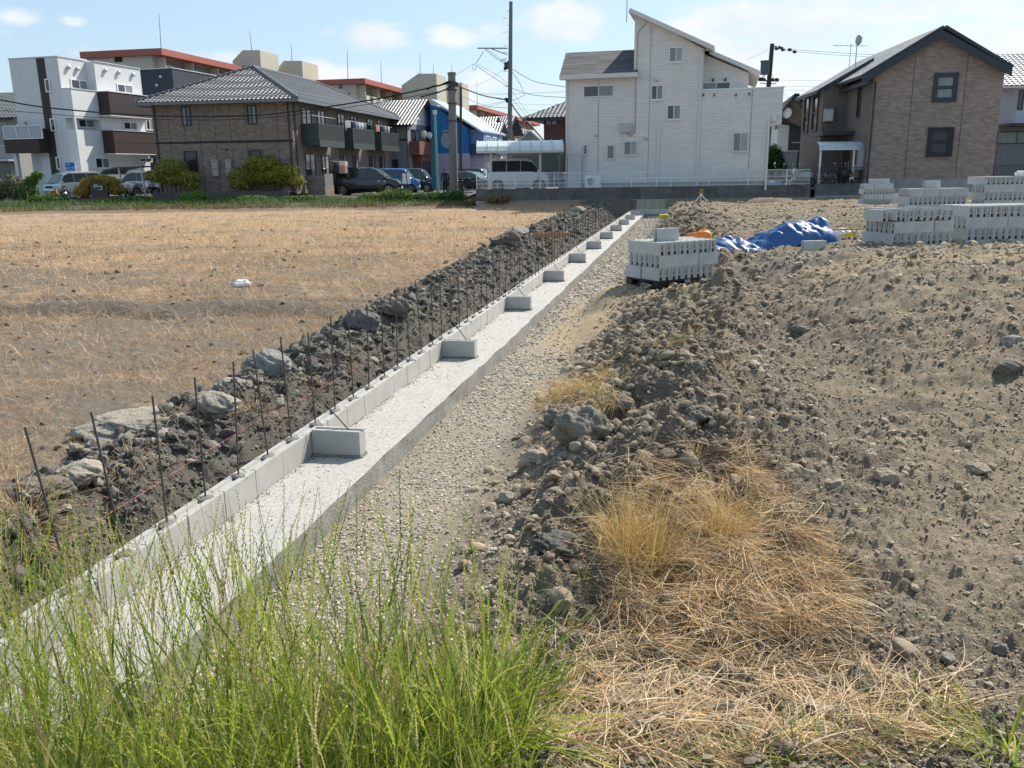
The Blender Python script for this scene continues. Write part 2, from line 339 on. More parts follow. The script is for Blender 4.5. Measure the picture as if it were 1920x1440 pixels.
def tilemat(name, col, tw=.27, th=.24, rough=.32, wave=1.0, lips=1.0, spec=.6, var=.25, metal=0):
    """roof tiles; UV in metres, u along the eave, v up the slope"""
    if name in MATS: return MATS[name]
    m = bpy.data.materials.new(name); m.use_nodes = True; t = m.node_tree; b = t.nodes['Principled BSDF']; L = t.links
    tc = nd(t, 'ShaderNodeTexCoord'); s = nd(t, 'ShaderNodeSeparateXYZ'); L.new(tc.outputs['UV'], s.inputs[0])
    def mt(op, a, bb=None):
        n = nd(t, 'ShaderNodeMath', operation=op)
        for i, v in enumerate((a, bb)):
            if v is None: continue
            if isinstance(v, (int, float)): n.inputs[i].default_value = v
            else: L.new(v, n.inputs[i])
        return n.outputs[0]
    u = mt('MULTIPLY', s.outputs[0], 2*math.pi/tw); sw = mt('MULTIPLY', mt('ADD', mt('SINE', u), mt('MULTIPLY', mt('SINE', mt('MULTIPLY', u, 2)), .3)), .028*wave)
    fr = mt('FRACT', mt('DIVIDE', s.outputs[1], th)); lip = mt('MULTIPLY', mt('SUBTRACT', 1, fr), .035*lips)
    hgt = mt('ADD', sw, lip)
    # each tile its own tone
    wn = nd(t, 'ShaderNodeTexWhiteNoise', noise_dimensions='2D'); cc = nd(t, 'ShaderNodeCombineXYZ'); L.new(mt('FLOOR', mt('DIVIDE', s.outputs[0], tw)), cc.inputs[0]); L.new(mt('FLOOR', mt('DIVIDE', s.outputs[1], th)), cc.inputs[1]); L.new(cc.outputs[0], wn.inputs[0])
    mx = nd(t, 'ShaderNodeMix', data_type='RGBA'); L.new(wn.outputs[0], mx.inputs[0]); mx.inputs[6].default_value = (*[c*(1-var) for c in col], 1); mx.inputs[7].default_value = (*[min(1, c*(1+var)) for c in col], 1)
    edge = mt('LESS_THAN', fr, .12); mz = nd(t, 'ShaderNodeMix', data_type='RGBA'); L.new(mt('MULTIPLY', edge, .6), mz.inputs[0]); L.new(mx.outputs[2], mz.inputs[6]); mz.inputs[7].default_value = (*[c*.35 for c in col], 1)
    L.new(mz.outputs[2], b.inputs['Base Color']); b.inputs['Roughness'].default_value = rough; b.inputs['Specular IOR Level'].default_value = spec; b.inputs['Metallic'].default_value = metal
    bp = nd(t, 'ShaderNodeBump'); bp.inputs['Strength'].default_value = 1; bp.inputs['Distance'].default_value = 1; L.new(hgt, bp.inputs['Height']); L.new(bp.outputs[0], b.inputs['Normal'])
    MATS[name] = m; return m
# ------------------------------------------------------------ terrain sheet
NA, ND = 1250, 890
ang = np.linspace(R(-58), R(58), NA); dst = np.concatenate([[.25, .6, .95], np.geomspace(1.25, 60, ND-3)])
A, D = np.meshgrid(ang, dst); X = (D*np.sin(A)).ravel(); Y = (D*np.cos(A)).ravel()
Z, U_, V_, T_, K_, TU, NB = terrain(X, Y)
def mixc(a, b, k): return a*(1-k[:, None])+np.array(b)*k[:, None]
nA = fbm(X*.8, Y*.8, 5, 51, .6)*.5+.5; nB = fbm(X*3.3, Y*3.3, 4, 57, .65)*.5+.5; nC = fbm(X*.22, Y*.22, 3, 61)*.5+.5; nF = fbm(X*11, Y*11, 3, 67, .7)*.5+.5
col = np.zeros((len(X), 3))+np.array((.300, .245, .178))
col = mixc(col, (.32, .255, .17), np.clip((nC-.52)*3, 0, .5)*sst(3, 9, X)*sst(6, 12, Y))           # sandy right side
col = mixc(col, (.20, .170, .132), np.clip(bump(U_, 2.9, 1.15)*1.2, 0, .85)*(U_ > 1.2)*(Y < 14))   # dark damp clods on the ridge
tanp = bump(Y-.1*(X-8), 12.3, .5)*sst(3.2, 4.6, X)*(X < 9)+.75*bump(Y, 31, 3)*sst(.5, .6, nA)+.8*np.clip((nA-.55)*4, 0, 1)*sst(27, 33, Y)*(X > 4)
col = mixc(col, (.42, .325, .205), np.clip(tanp, 0, .6)*(U_ > 1.5))
col = mixc(col, (.20, .19, .17), np.clip(bump(Y-.3*(X-6), 14.2, .8)*sst(2.0, 4, X), 0, .6))
pat = fbm(X*.55, Y*.55, 3, 140)*.5+.5; pt2 = fbm(X*1.7, Y*1.7, 4, 145, .6)*.5+.5
col = mixc(col, (.165, .138, .105), np.clip((pt2-.5)*3.6, 0, .7)*(U_ > 1.3)); col = mixc(col, (.34, .28, .20), np.clip((.46-pat)*3.5, 0, .35)*(U_ > 2.5))
g_ = (1-sst(1.2+.25*(nB-.5), 1.7+.4*(nB-.5), U_))*(U_ > 0)
sand = np.clip(bump(V_, 6.6, 2.0)*1.5*sst(.7, 1.3, U_)*(1-sst(2.3, 3.4, U_)), 0, 1)*np.clip(.4+nA, 0, 1)
col = mixc(col, (.37, .325, .26), g_*(.75+.25*nF)); col = mixc(col, (.45, .345, .215), np.clip(sand+(.45*np.clip((nA-.5)*4, 0, 1))*g_, 0, .9))
left = (U_ < 0)
soil = np.array((.20, .168, .135)); tl = np.clip((T_-.92)*5, 0, 1)
straw = np.clip((nB*.55+nA*.45-.40)*5+.9*sst(14, 30, Y)-.42+1.2*fbm(X*.22, Y*.5, 3, 151), 0, 1)*.85
straw = straw*(1-.9*np.clip(bump(Y+.12*X+.25*perlin(X*.5, Y*.1, 3), 12.1, .45)+bump(Y+.1*X+.25*perlin(X*.5, Y*.1, 4), 13.4, .35)+.8*bump(Y-.05*X, 9.3, .3)*(X < -3.5), 0, 1)); cl = np.zeros_like(col)+soil; cl = mixc(cl, (.46, .325, .205), straw*tl*np.clip(1.25-1.1*(Y < 14)*np.clip((nC-.42)*4, 0, 1), .2, 1)); cl = mixc(cl, (.135, .125, .108), (1-tl)*.85)
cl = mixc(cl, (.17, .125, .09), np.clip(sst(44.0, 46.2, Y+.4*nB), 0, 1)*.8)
col[left] = cl[left]
verge = sst(47.0, 48.3, Y+.8*(nA-.5)); col = mixc(col, (.11, .12, .06), verge*.85*(X < 1))
col = mixc(col, (.15, .135, .10), NB*.9)
col *= (.80+.40*nF)[:, None]*(1-.18*sst(13, 18, Y)*(U_ > 1.5))[:, None]
ii = np.arange(ND-1)[:, None]*NA+np.arange(NA-1)[None, :]; F = np.stack([ii, ii+1, ii+NA+1, ii+NA], -1).reshape(-1, 4)
m_ground = M('loose_soil', (1, 1, 1), .95, var=.22, vs=26, bump=1, bs=85, spec=.15, vcol=True)
tag(npmesh('ground', np.stack([X, Y, Z], 1), F, m_ground, smooth=True, col=col), kind='structure')
# far ground out to the horizon, and the street
m_asph = M('asphalt', (.115, .115, .115), .9, var=.2, vs=6, bump=.3, bs=60, spec=.2)
_f = M('far_soil', (.16, .15, .13), .95, vs=.3)
aa = np.linspace(R(-58), R(58), 160); ax = 59.8*np.sin(aa); ay = 59.8*np.cos(aa); az_ = terrain(ax, ay)[0]-.012
Vr = np.concatenate([np.stack([ax, ay, az_], 1), np.stack([64*np.sin(aa), 64*np.cos(aa), np.full(160, .585)], 1), np.stack([4000*np.sin(aa), 4000*np.cos(aa), np.full(160, .585)], 1)])
i_ = np.arange(159)[:, None]; Fr = np.concatenate([np.stack([i_+k*160, i_+k*160+1, i_+k*160+161, i_+k*160+160], -1).reshape(-1, 4) for k in (0, 1)])
tag(npmesh('far_ground', Vr, Fr, _f), kind='structure')
aa = np.linspace(R(58), R(302), 60); rr_ = [.2, 2, 8, 60, 4000]; zz_ = [.41, .38, .1, .3, .585]
Vr = np.concatenate([np.stack([r_*np.sin(aa), r_*np.cos(aa), np.full(60, z_)], 1) for r_, z_ in zip(rr_, zz_)]); i_ = np.arange(59)[:, None]; Fr = np.concatenate([np.stack([i_+k*60, i_+k*60+1, i_+k*60+61, i_+k*60+60], -1).reshape(-1, 4) for k in range(4)])
tag(npmesh('rear_ground', Vr, Fr, _f), kind='structure')
ST = 0.66
def STZ(y): return .66
mb = MB(); mb.quad((-90, 49.8, .615), (-1.2, 49.8, .615), (-1.2, 58, .66), (-90, 58, .66)); mb.quad((-90, 58, .66), (2, 58, .66), (2, 140, .66), (-90, 140, .66)); mb.quad((-1.2, 50.2, .62), (2, 50.2, .62), (2, 58, .66), (-1.2, 58, .66))
tag(mb.build('street', m_asph, fix=False), kind='structure')
# ------------------------------------------------------------ scattering
def ico(sub):
    bm = bmesh.new(); bmesh.ops.create_icosphere(bm, subdivisions=sub, radius=1); v = np.array([p.co[:] for p in bm.verts]); f = np.array([[q.index for q in p.verts] for p in bm.faces]); bm.free(); return v, f
ICO = {1: ico(1), 2: ico(2), 3: ico(3)}
def rockshape(sub, seed, rough=.22, flat=.75):
    v, f = ICO[sub]; r = np.random.default_rng(seed); d = np.ones(len(v))
    for k in range(5):   # cut facets
        n = r.normal(size=3); n /= np.linalg.norm(n); h = r.uniform(.62, .9); pr = v @ n; d = np.minimum(d, np.where(pr > h, h/np.maximum(pr, 1e-3), 1))
    nz = fbm(v[:, 0]*1.6+v[:, 2]*1.1+seed, v[:, 1]*1.6-v[:, 2]*.9, 4, seed % 9, .7)
    cl = cell(v[:, 0]*1.9+v[:, 2]*1.2+seed*2, v[:, 1]*1.9-v[:, 2]*1.3, seed % 5) if sub > 2 else .45
    d = d*(1+rough*.6*nz+rough*.6*(.45-cl)+(rough*.22*fbm(v[:, 0]*6+v[:, 2]*5, v[:, 1]*6-v[:, 2]*4, 3, seed % 7, .7) if sub > 2 else 0))
    w_ = v*d[:, None]*np.array([1, r.uniform(.65, .95), r.uniform(.5, .8)*flat/.75]); return w_, f
def scatter(name, xs, ys, size, sub, mat, colf, sink=.25, zfix=None, nvar=6, rough=.25, smooth=False, label=None, kind='stuff', cat=None):
    n = len(xs); z = terrain(xs, ys)[0] if zfix is None else np.full(n, zfix); Vs = []; Fs = []; Cs = []; base = 0
    for k in range(nvar):
        idx = np.arange(n) % nvar == k; m = idx.sum()
        if not m: continue
        v, f = rockshape(sub, 100+k, rough); a = rng.uniform(0, 6.283, m); s = size[idx]; ca, sa = np.cos(a), np.sin(a)
        til = rng.uniform(-.5, .5, (m, 2))
        vx = v[None, :, 0]*ca[:, None]-v[None, :, 1]*sa[:, None]; vy = v[None, :, 0]*sa[:, None]+v[None, :, 1]*ca[:, None]
        vz = v[None, :, 2]+vx*til[:, :1]+vy*til[:, 1:]
        pts = np.stack([vx*s[:, None]+xs[idx][:, None], vy*s[:, None]+ys[idx][:, None], vz*s[:, None]+(z[idx]+s*(.5-sink))[:, None]], -1)
        Vs.append(pts.reshape(-1, 3)); Fs.append((f[None]+(np.arange(m)*len(v))[:, None, None]+base).reshape(-1, 3)); base += m*len(v)
        Cs.append(np.repeat(colf(xs[idx], ys[idx], m), len(v), 0))
    o = npmesh(name, np.concatenate(Vs), np.concatenate(Fs), mat, smooth=smooth, col=np.concatenate(Cs)); return tag(o, label, cat, kind=kind)
m_stone = M('gravel_stone', (1, 1, 1), .9, var=.15, vs=25, bump=.5, bs=90, spec=.2, vcol=True)
def polar(n, a0, a1, d0, d1, p=1.0):
    a = rng.uniform(R(a0), R(a1), n); d = d0*(d1/d0)**(rng.uniform(0, 1, n)**p); return d*np.sin(a), d*np.cos(a)
def tone(c, j=.25, j2=.04):
    def f(x, y, m):
        b = np.array(c)[None]*rng.uniform(1-j, 1+j, (m, 1)); return np.clip(b*(1+rng.normal(0, j2, (m, 3))), .01, 1)
    return f
# crushed stone along the footing: coarse and fine
v = 2.0**rng.uniform(-2.5, 5.35, 46000)*1.0-3.2; u = rng.uniform(SLAB_R+.03, 2.0, 46000)
keep = (rng.uniform(size=len(u)) < np.where(u > 1.32, .2, 1)*np.where((v > 4.5) & (v < 9.5) & (u > .8), .25, 1)*np.clip(.45+1.2*(fbm(u*1.6, v*.8, 3, 71)*.5+.3), .25, 1)); u, v = u[keep], v[keep]
p = np.stack([W0.x+WN.x*u+WD.x*v, W0.y+WN.y*u+WD.y*v], 1); dd = np.hypot(p[:, 0], p[:, 1]); sz = (.0065+.010*rng.uniform(size=len(u))**2.2)*np.clip(dd/7, .9, 3)
ok = dd > 1.6; scatter('gravel', p[ok, 0], p[ok, 1], sz[ok], 1, m_stone, lambda x, y, m: np.clip(np.array([.56, .505, .425])*rng.uniform(.5, 1.3, (m, 1))*(1+rng.normal(0, .03, (m, 3))), .02, .9), label='crushed grey stone bed beside the concrete footing', cat='gravel')
# pebbles and clods of the right-hand spoil
x, y = polar(150000, -12, 44, 1.9, 44); u, v = uv_of(x, y); ok = (u > 1.55+.3*rng.uniform(size=len(u))) & (v < VC-3) & (rng.uniform(size=len(u)) < np.clip(.35+1.6*(fbm(x*.55, y*.55, 3, 140)+.25)+.9*bump(u, 2.6, .9), .3, 1)); x, y = x[ok], y[ok]
rid = bump(uv_of(x, y)[0], 2.6, .9); s = (.0045+.0085*rng.uniform(size=len(x))**3+.022*(rng.uniform(size=len(x)) < .04)*rng.uniform(size=len(x)))*np.clip(np.hypot(x, y)/5, .8, 3.6)*(1+.35*rid)
def cdirt(x, y, m):
    r_ = bump(uv_of(x, y)[0], 2.7, 1.0)[:, None]; c = np.array([.41, .34, .25])*(1-.40*r_); return np.clip(c*rng.uniform(.75, 1.25, (m, 1))*(1+rng.normal(0, .02, (m, 3))), .02, .8)
scatter('soil_crumbs', x, y, s, 1, m_stone, cdirt, label='crumbled grey soil and pebbles over the spoil heap', cat='soil', smooth=False)
# larger clods, finer meshes
n = 4200; v = rng.uniform(-3, 26, n); v = v*np.clip(rng.uniform(size=n)+.15, 0, 1); u = rng.normal(2.4, .65, n); ok = (u > 1.3) & (u < 5) & ~((v > 4.6) & (v < 10) & (u < 3.2)); u, v = u[ok], v[ok]
p = np.stack([W0.x+WN.x*u+WD.x*v, W0.y+WN.y*u+WD.y*v], 1); s = .014+.05*rng.uniform(size=len(u))**3.2; ok = p[:, 1] > 2.4
scatter('soil_clods', p[ok, 0], p[ok, 1], s[ok], 3, m_stone, cdirt, rough=.6, nvar=14, smooth=True, sink=.32, label='dark lumpy soil clods along the excavated ridge', cat='soil')
n = 9500; v = -3.4+42*rng.uniform(size=n)**1.7; mw = mound_w(v); u = -.45-mw*np.clip(rng.normal(.48, .25, n), -.03, 1.25)
p = np.stack([W0.x+WN.x*u+WD.x*v, W0.y+WN.y*u+WD.y*v], 1); s = (.011+.062*rng.uniform(size=n)**5)*np.clip(1+v*.015, .9, 1.4)
m_clod = M('dark_clod', (1, 1, 1), .95, var=.3, vs=9, bump=1, bs=45, spec=.15, vcol=True)
scatter('excavated_clods', p[:, 0], p[:, 1], s, 3, m_clod, lambda x, y, m: np.clip(np.array([.25, .232, .20])*np.where(rng.uniform(size=(m, 1)) < .25, 1.25, .72)*rng.uniform(.6, 1.2, (m, 1)), .02, .8), rough=1.0, nvar=14, smooth=True, sink=.34, label='dark excavated soil clods heaped behind the block wall', cat='soil')

# lumps of bare soil in the stubble field
x, y = polar(2200, -46, 12, 4.5, 40); u, v = uv_of(x, y); ok = (u < -.6-mound_w(v)) & (fbm(x*.5, y*.5, 3, 77) > -.15); x, y = x[ok], y[ok]
scatter('field_clods', x, y, (.008+.028*rng.uniform(size=len(x))**3)*np.clip(np.hypot(x, y)/8, .9, 2.2), 2, m_clod, lambda x, y, m: np.clip(np.array([.205, .185, .155])*rng.uniform(.6, 1.3, (m, 1)), .02, .8), rough=.5, nvar=8, smooth=True, sink=.25, label='small dry clods between the stubble', cat='soil')

n = 34000; v = -3.4+42*rng.uniform(size=n)**1.9; mw = mound_w(v); u = -.36-mw*np.clip(rng.normal(.45, .33, n), -.03, 1.5)
p = np.stack([W0.x+WN.x*u+WD.x*v, W0.y+WN.y*u+WD.y*v], 1)
scatter('bank_crumbs', p[:, 0], p[:, 1], (.005+.012*rng.uniform(size=n)**2)*np.clip(1+v*.05, 1, 2.6), 1, m_stone, lambda x, y, m: np.clip(np.array([.20, .182, .155])*rng.uniform(.5, 1.3, (m, 1)), .02, .8), label='fine dark crumbs filling the bank behind the block wall', cat='soil')
# ------------------------------------------------------------ the foundation (one cast and mortared thing)
m_blk = M('block_concrete', (.50, .488, .462), .9, var=.10, vs=5, bump=.7, bs=220, spec=.2, dirt=.12)
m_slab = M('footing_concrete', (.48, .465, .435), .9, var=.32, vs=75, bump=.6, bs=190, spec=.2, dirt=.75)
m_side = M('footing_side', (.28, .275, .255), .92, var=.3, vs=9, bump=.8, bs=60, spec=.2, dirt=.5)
m_mort = M('mortar', (.20, .195, .18), .95, var=.2, vs=20, bump=.8, bs=60)
m_bar = M('rebar_steel', (.115, .10, .095), .6, var=.35, vs=40, metal=.5, bump=.4, bs=300)
wall = empty('block_wall_footing', W(0, 0), 0, 'long low grey block wall on its new concrete footing running to the far corner', 'block wall')
def lw(p): return (p-W(0, 0))   # world -> wall local
V0 = -6.0; rows = np.arange(V0, VC+.01, .15)
# footing slab: wavy poured edge
def edge(v): return SLAB_R+.035*float(perlin(v*.55, 0.3, 4))+.02*float(perlin(v*2.3, 1.3, 5))+(.10 if abs((v+1.8) % 3.6-1.8) < .2 and False else 0)
mb = MB(); top = 0
us = [-.24, -.12]+list(np.linspace(0, .55, 8))
vv = list(np.arange(V0, VC+.35, .12))
def tz(u, v): return .008*float(perlin(u*3, v*3, 8))+.006*float(perlin(u*9, v*9, 9))
for i in range(len(vv)-1):
    a, b = vv[i], vv[i+1]; ea, eb = edge(a), edge(b); ua = us+[ea]; ub = us+[eb]
    for j in range(len(us)):
        mb.quad(lw(W(ua[j], a, tz(ua[j], a))), lw(W(ua[j+1], a, tz(ua[j+1], a))), lw(W(ub[j+1], b, tz(ub[j+1], b))), lw(W(ub[j], b, tz(ub[j], b))))
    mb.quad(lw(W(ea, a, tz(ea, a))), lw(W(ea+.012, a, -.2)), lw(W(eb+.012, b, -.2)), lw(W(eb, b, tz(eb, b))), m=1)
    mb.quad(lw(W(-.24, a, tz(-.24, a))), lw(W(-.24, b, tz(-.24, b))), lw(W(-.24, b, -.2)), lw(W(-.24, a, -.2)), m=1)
LX = 2.9   # return wall to the right at the corner
uu = list(np.arange(.66, LX, .2))
for i in range(len(uu)-1):
    a, b = uu[i], uu[i+1]; mb.quad(lw(W(a, VC-.6, 0)), lw(W(b, VC-.6, 0)), lw(W(b, VC+.3, 0)), lw(W(a, VC+.3, 0))); mb.quad(lw(W(a, VC-.6, 0)), lw(W(a, VC-.61, -.2)), lw(W(b, VC-.61, -.2)), lw(W(b, VC-.6, 0)), m=1)
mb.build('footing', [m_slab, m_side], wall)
# block course: each block its own bevelled body in one mesh, tiny joints
BL, BH, BT = .398, .19, .12
def addblock(mb, c, ax, ay, L_, T_, H_, ch=.004):
    """chamfered block, groove along the top like lintel blocks"""
    c = Vector(c); ax = Vector(ax); ay = Vector(ay); az = Vector((0, 0, 1))
    prof = [(-T_/2, 0), (T_/2, 0), (T_/2, H_-ch), (T_/2-ch, H_), (T_*.2, H_), (T_*.16, H_-.018), (-T_*.16, H_-.018), (-T_*.2, H_), (-T_/2+ch, H_), (-T_/2, H_-ch)]
    mb.prism(prof, lambda p: c-ax*(L_/2)+ay*p[0]+az*p[1], lambda p: c+ax*(L_/2)+ay*p[0]+az*p[1])
mb = MB(); nb = int((VC-V0)/.4)
for i in range(nb+1):
    v = VC-.2-i*.4+.06
    if v < V0: break
    j = random.uniform(-.0025, .0025)
    addblock(mb, lw(W(-BT/2+j, v, .004+random.uniform(-.002, .002))), WD, WN, .391, BT, BH)
for i in range(6):
    addblock(mb, lw(W(.24+i*.4, VC+.0, .004)), WN, WD, .396, BT, BH)
mb.build('block_course', m_blk, wall)
mb = MB(); mb.obox(lw(W(-BT/2, (V0+VC)/2, .085)), WD*(VC-V0)/2, WN*(BT/2-.010), (0, 0, .078)); mb.obox(lw(W(LX/2-.3, VC, .085)), WN*(LX/2-.35), WD*(BT/2-.004), (0, 0, .078)); mb.build('joint_mortar', m_mort, wall)
bproto = None
for k in range(-1, 11):
    v = k*3.6
    mb = MB(); c = lw(W(.2, v, .022)); addblock(mb, Vector((0, 0, 0)), WN, WD, .39, .118, BH-.002)
    o = mb.build('buttress_block', m_blk, wall) if bproto is None else bproto.copy()
    if bproto is None: bproto = o
    else: C.objects.link(o)
    o.parent = wall; o.location = c
    mb = MB(); pts = []
    n = 40; V = []; F = []
    for i in range(n):
        a = 2*math.pi*i/n; su = max(-1, min(1, 1.35*math.cos(a))); sv = max(-1, min(1, 1.35*math.sin(a)))
        w_ = .018+.012*float(perlin(i*.5, k*3.1, 2)); uo = .2+(.197+w_)*su; vo = (.06+w_)*sv; ui = .2+.185*su; vi = .05*sv
        V += [W(uo, v+vo, -.005), W(.2+(.197+w_*.4)*su, v+(.06+w_*.4)*sv, .020+.005*math.sin(i*1.7)), W(ui, v+vi, .024)]
    for i in range(n):
        j = (i+1) % n
        for q in (0, 1): F.append((i*3+q, j*3+q, j*3+q+1, i*3+q+1))
    V = [tuple(lw(p)) for p in V]; me = bpy.data.meshes.new('mortar_bed'); me.from_pydata(V, [], F); link('mortar_bed', me, m_mort, wall)
# upright reinforcing bars, every one a part; the farthest ones in one part
def rebar_mesh(h, lean=(0, 0), ribs=True):
    mb = MB(); mb.tube([(0, 0, 0), (lean[0], lean[1], h)], .0056, 7)
    if ribs:
        for z in np.arange(.01, h, .014): mb.disc((lean[0]*z/h, lean[1]*z/h, z), (0, 0, 1), .0068, .004, 7)
    return mb
ribbed = rebar_mesh(.80); rb_me = ribbed.build('rebar', m_bar, wall); plain = rebar_mesh(.80, ribs=False); pl_me = plain.build('rebar', m_bar, wall)
bars = []; i = 0; v = -3.05
while v < VC-.1: bars.append(v); v += .40 if i % 9 else .40; i += 1
far = MB(); first = {'r': True, 'p': True}
for n_, v in enumerate(bars):
    le = (random.gauss(0, .018), random.gauss(0, .018)); h = .78+random.uniform(-.03, .05)
    if n_ == 0: le = (-.14, .04); h = .95
    if n_ == 1: le = (-.12, .03)
    if n_ == 2: le = (-.09, .03)
    base = W(-BT/2+random.uniform(-.008, .008), v, .18)
    if n_ < 96:
        src, key = (rb_me, 'r') if v < 8 else (pl_me, 'p')
        o = src if first[key] else src.copy()
        if not first[key]: C.objects.link(o)
        if v < 9:
            if first.get('m') is None: pv, pf = ICO[2]; pn = fbm(pv[:, 0]*2, pv[:, 1]*2+pv[:, 2], 3, 5); first['m'] = npmesh('mortar_plug', pv*(1+.4*pn)[:, None]*np.array([.052, .07, .017]), pf, m_mort, smooth=True); mp_ = first['m']
            else: mp_ = first['m'].copy(); C.objects.link(mp_)
            mp_.parent = o; mp_.location = (0, 0, .008); mp_.rotation_euler = (0, 0, n_*2.1)
        first[key] = False; o.parent = wall; o.location = lw(base); o.rotation_euler = (-le[1]/h, le[0]/h, 0); o.scale = (1, 1, h/.8) if v < 10 else (1.25, 1.25, h/.8)
    else: far.tube([lw(base), lw(base+Vector((le[0], le[1], h)))], .008, 5)
for i in range(6): far.tube([lw(W(.1+i*.4, VC, .18)), lw(W(.1+i*.4+random.gauss(0, .01), VC, .95))], .008, 5)
tag(far.build('rebar', m_bar, wall), kind='stuff')
for k in range(-1, 10):   # slanting ties from the buttress ends up to the bars
    mb = MB(); a = W(.30, k*3.6+.01, .185); b = W(-.05+.02, k*3.6+.05, .62 if k != 0 else .52); b = a+(b-a)*random.uniform(.9, 1.05); mb.tube([lw(a), lw(b)], .0055, 6); mb.build('slanted_rebar', m_bar, wall)
# red builder's line along the bars
mb = MB(); pts = [W(-.30, v, .34-.04*math.sin((v+4)*.9)**2) for v in np.arange(-3.4, 2.2, .4)]; mb.tube(pts, .0012, 4)
tag(mb.build('string_line', M('red_string', (.45, .06, .08), .6)), 'thin red builder string stretched behind the first upright bars', 'string')
# batter board behind the wall
bb = empty('batter_board', W(-.55, 15.4, -.05), 0, 'wooden batter board, cross of one stake and one plank, behind the wall', 'batter board')
m_wood = M('sawn_pine', (.50, .33, .14), .7, var=.2, vs=6, stretch=(1, 1, .2), bump=.2)
MB().box(-.03, .03, -.03, .03, -.05, .95).build('stake', m_wood, bb, bevel=.003)
mb = MB(); mb.obox((0, -.045, .62), (.43, 0, 0), (0, .012, 0), (0, 0, .055)); mb.build('crossboard', M('plank', (.42, .22, .09), .7, var=.2, vs=5, bump=.2), bb, bevel=.003)
pb = P(1092/4*1.0+760, 0, 20)

# crumbs and grit dropped on the footing, thickest along the foot of the blocks
n = 9000; v = -4+42*rng.uniform(size=n)**2; u = np.where(rng.uniform(size=n) < .6, .005+np.abs(rng.normal(0, .035, n)), rng.uniform(.0, .54, n)*(.6+.4*rng.uniform(size=n))); ok = (fbm(u*3, v*1.3, 3, 161) > -.12) | (u < .04); u, v = u[ok], v[ok]
p = np.stack([W0.x+WN.x*u+WD.x*v, W0.y+WN.y*u+WD.y*v], 1)
scatter('footing_grit', p[:, 0], p[:, 1], (.0018+.006*rng.uniform(size=len(u))**4)*np.clip(1+v*.05, 1, 2.2), 1, m_stone, lambda x, y, m: np.clip(np.array([.22, .205, .18])*rng.uniform(.5, 1.4, (m, 1)), .02, .8), zfix=.002, label='dark grit and crumbs strewn on top of the concrete footing', cat='grit')
# ------------------------------------------------------------ strands: straw, stubble, grass
def strands(p, az, el, ln, bend, wd, nseg, col, curl=None, taper=1.0, tipcol=None, droop=None, tw=None):
    n = len(az); s = np.linspace(0, 1, nseg+1); pts = np.zeros((n, nseg+1, 3)); pts[:, 0] = p; ds = ln/nseg
    curl = np.zeros(n) if curl is None else curl; e = el.copy(); a = az.copy()
    for k in range(nseg):
        d = np.stack([np.cos(e)*np.sin(a), np.cos(e)*np.cos(a), np.sin(e)], -1); pts[:, k+1] = pts[:, k]+d*ds[:, None]
        e = e-bend/nseg*(1 if droop is None else (.3+1.4*(k/nseg))); a = a+curl/nseg
    tw = rng.uniform(0, math.pi, n) if tw is None else tw
    side = np.stack([np.cos(az)*np.cos(tw), -np.sin(az)*np.cos(tw), np.sin(tw)*.6], -1)
    wk = wd[:, None]*np.clip(1-taper*s[None]**1.6, .12, 1)
    L_ = pts-side[:, None]*wk[..., None]/2; R_ = pts+side[:, None]*wk[..., None]/2
    V = np.stack([L_, R_], 2).reshape(-1, 3); b = (np.arange(n)*(nseg+1)*2)[:, None]+np.arange(nseg)[None]*2
    F = np.stack([b, b+1, b+3, b+2], -1).reshape(-1, 4)
    cc = col[:, None, :] if tipcol is None else col[:, None]*(1-s[None, :, None])+tipcol[:, None]*s[None, :, None]
    Cc = np.repeat(np.broadcast_to(cc, (n, nseg+1, 3)).reshape(-1, 3), 2, 0)
    return V, F, Cc, pts
def merge(parts):
    V = []; F = []; Cc = []; b = 0
    for v, f, c in parts: V.append(v); F.append(f+b); Cc.append(c); b += len(v)
    return np.concatenate(V), np.concatenate(F), np.concatenate(Cc)
def pal(n, cols, j=.15):
    c = np.array(cols)[rng.integers(0, len(cols), n)]; return np.clip(c*rng.uniform(1-j, 1+j, (n, 1)), .005, .9)
m_straw = M('dry_straw', (1, 1, 1), .65, var=.05, vs=30, spec=.3, vcol=True, backlit=.25)
m_grass = M('green_blade', (1, 1, 1), .5, var=.08, vs=20, spec=.35, vcol=True, backlit=.5)
STRAWC = [(.68, .50, .28), (.60, .41, .21), (.76, .61, .40), (.34, .22, .12), (.62, .40, .19), (.20, .14, .09)]  # darkest browns put the shadow between the straws into the colour
# stubble over the field
def field_straw(n, d0, d1, ln0, wd0, tuft):
    x, y = polar(n, -46, 12, d0, d1); u, v = uv_of(x, y); mw = mound_w(v); ok = (u < -.5-mw) & (y < 46.9)
    x, y = x[ok], y[ok]; nn = len(x)
    if tuft:
        k = fbm(x*.8, y*.8, 5, 51, .6)*.225+.225+(fbm(x*3.3, y*3.3, 4, 57, .65)*.5+.5)*.55; ok = k+rng.normal(0, .05, nn)+.25*sst(12, 30, y) > .46+.10*(fbm(x*.45, y*.45, 2, 83) < 0)*(y < 20); x, y = x[ok], y[ok]; nn = len(x)
    r = np.hypot(x, y); z = terrain(x, y)[0]; sc = np.clip(r/9, .75, 3.0)
    return strands(np.stack([x, y, z-.01], 1), rng.uniform(0, 6.28, nn), np.clip(rng.normal(.75 if tuft else .25, .45, nn), .03, 1.45), ln0*rng.uniform(.5, 1.5, nn)*np.clip(sc, .8, 1.5), rng.uniform(-.2, .9, nn), wd0*sc*rng.uniform(.7, 1.4, nn), 2, pal(nn, [(.56, .37, .20), (.50, .31, .15), (.60, .45, .27), (.34, .23, .13), (.52, .29, .14), (.66, .53, .35)], .28), taper=.4)[:3]
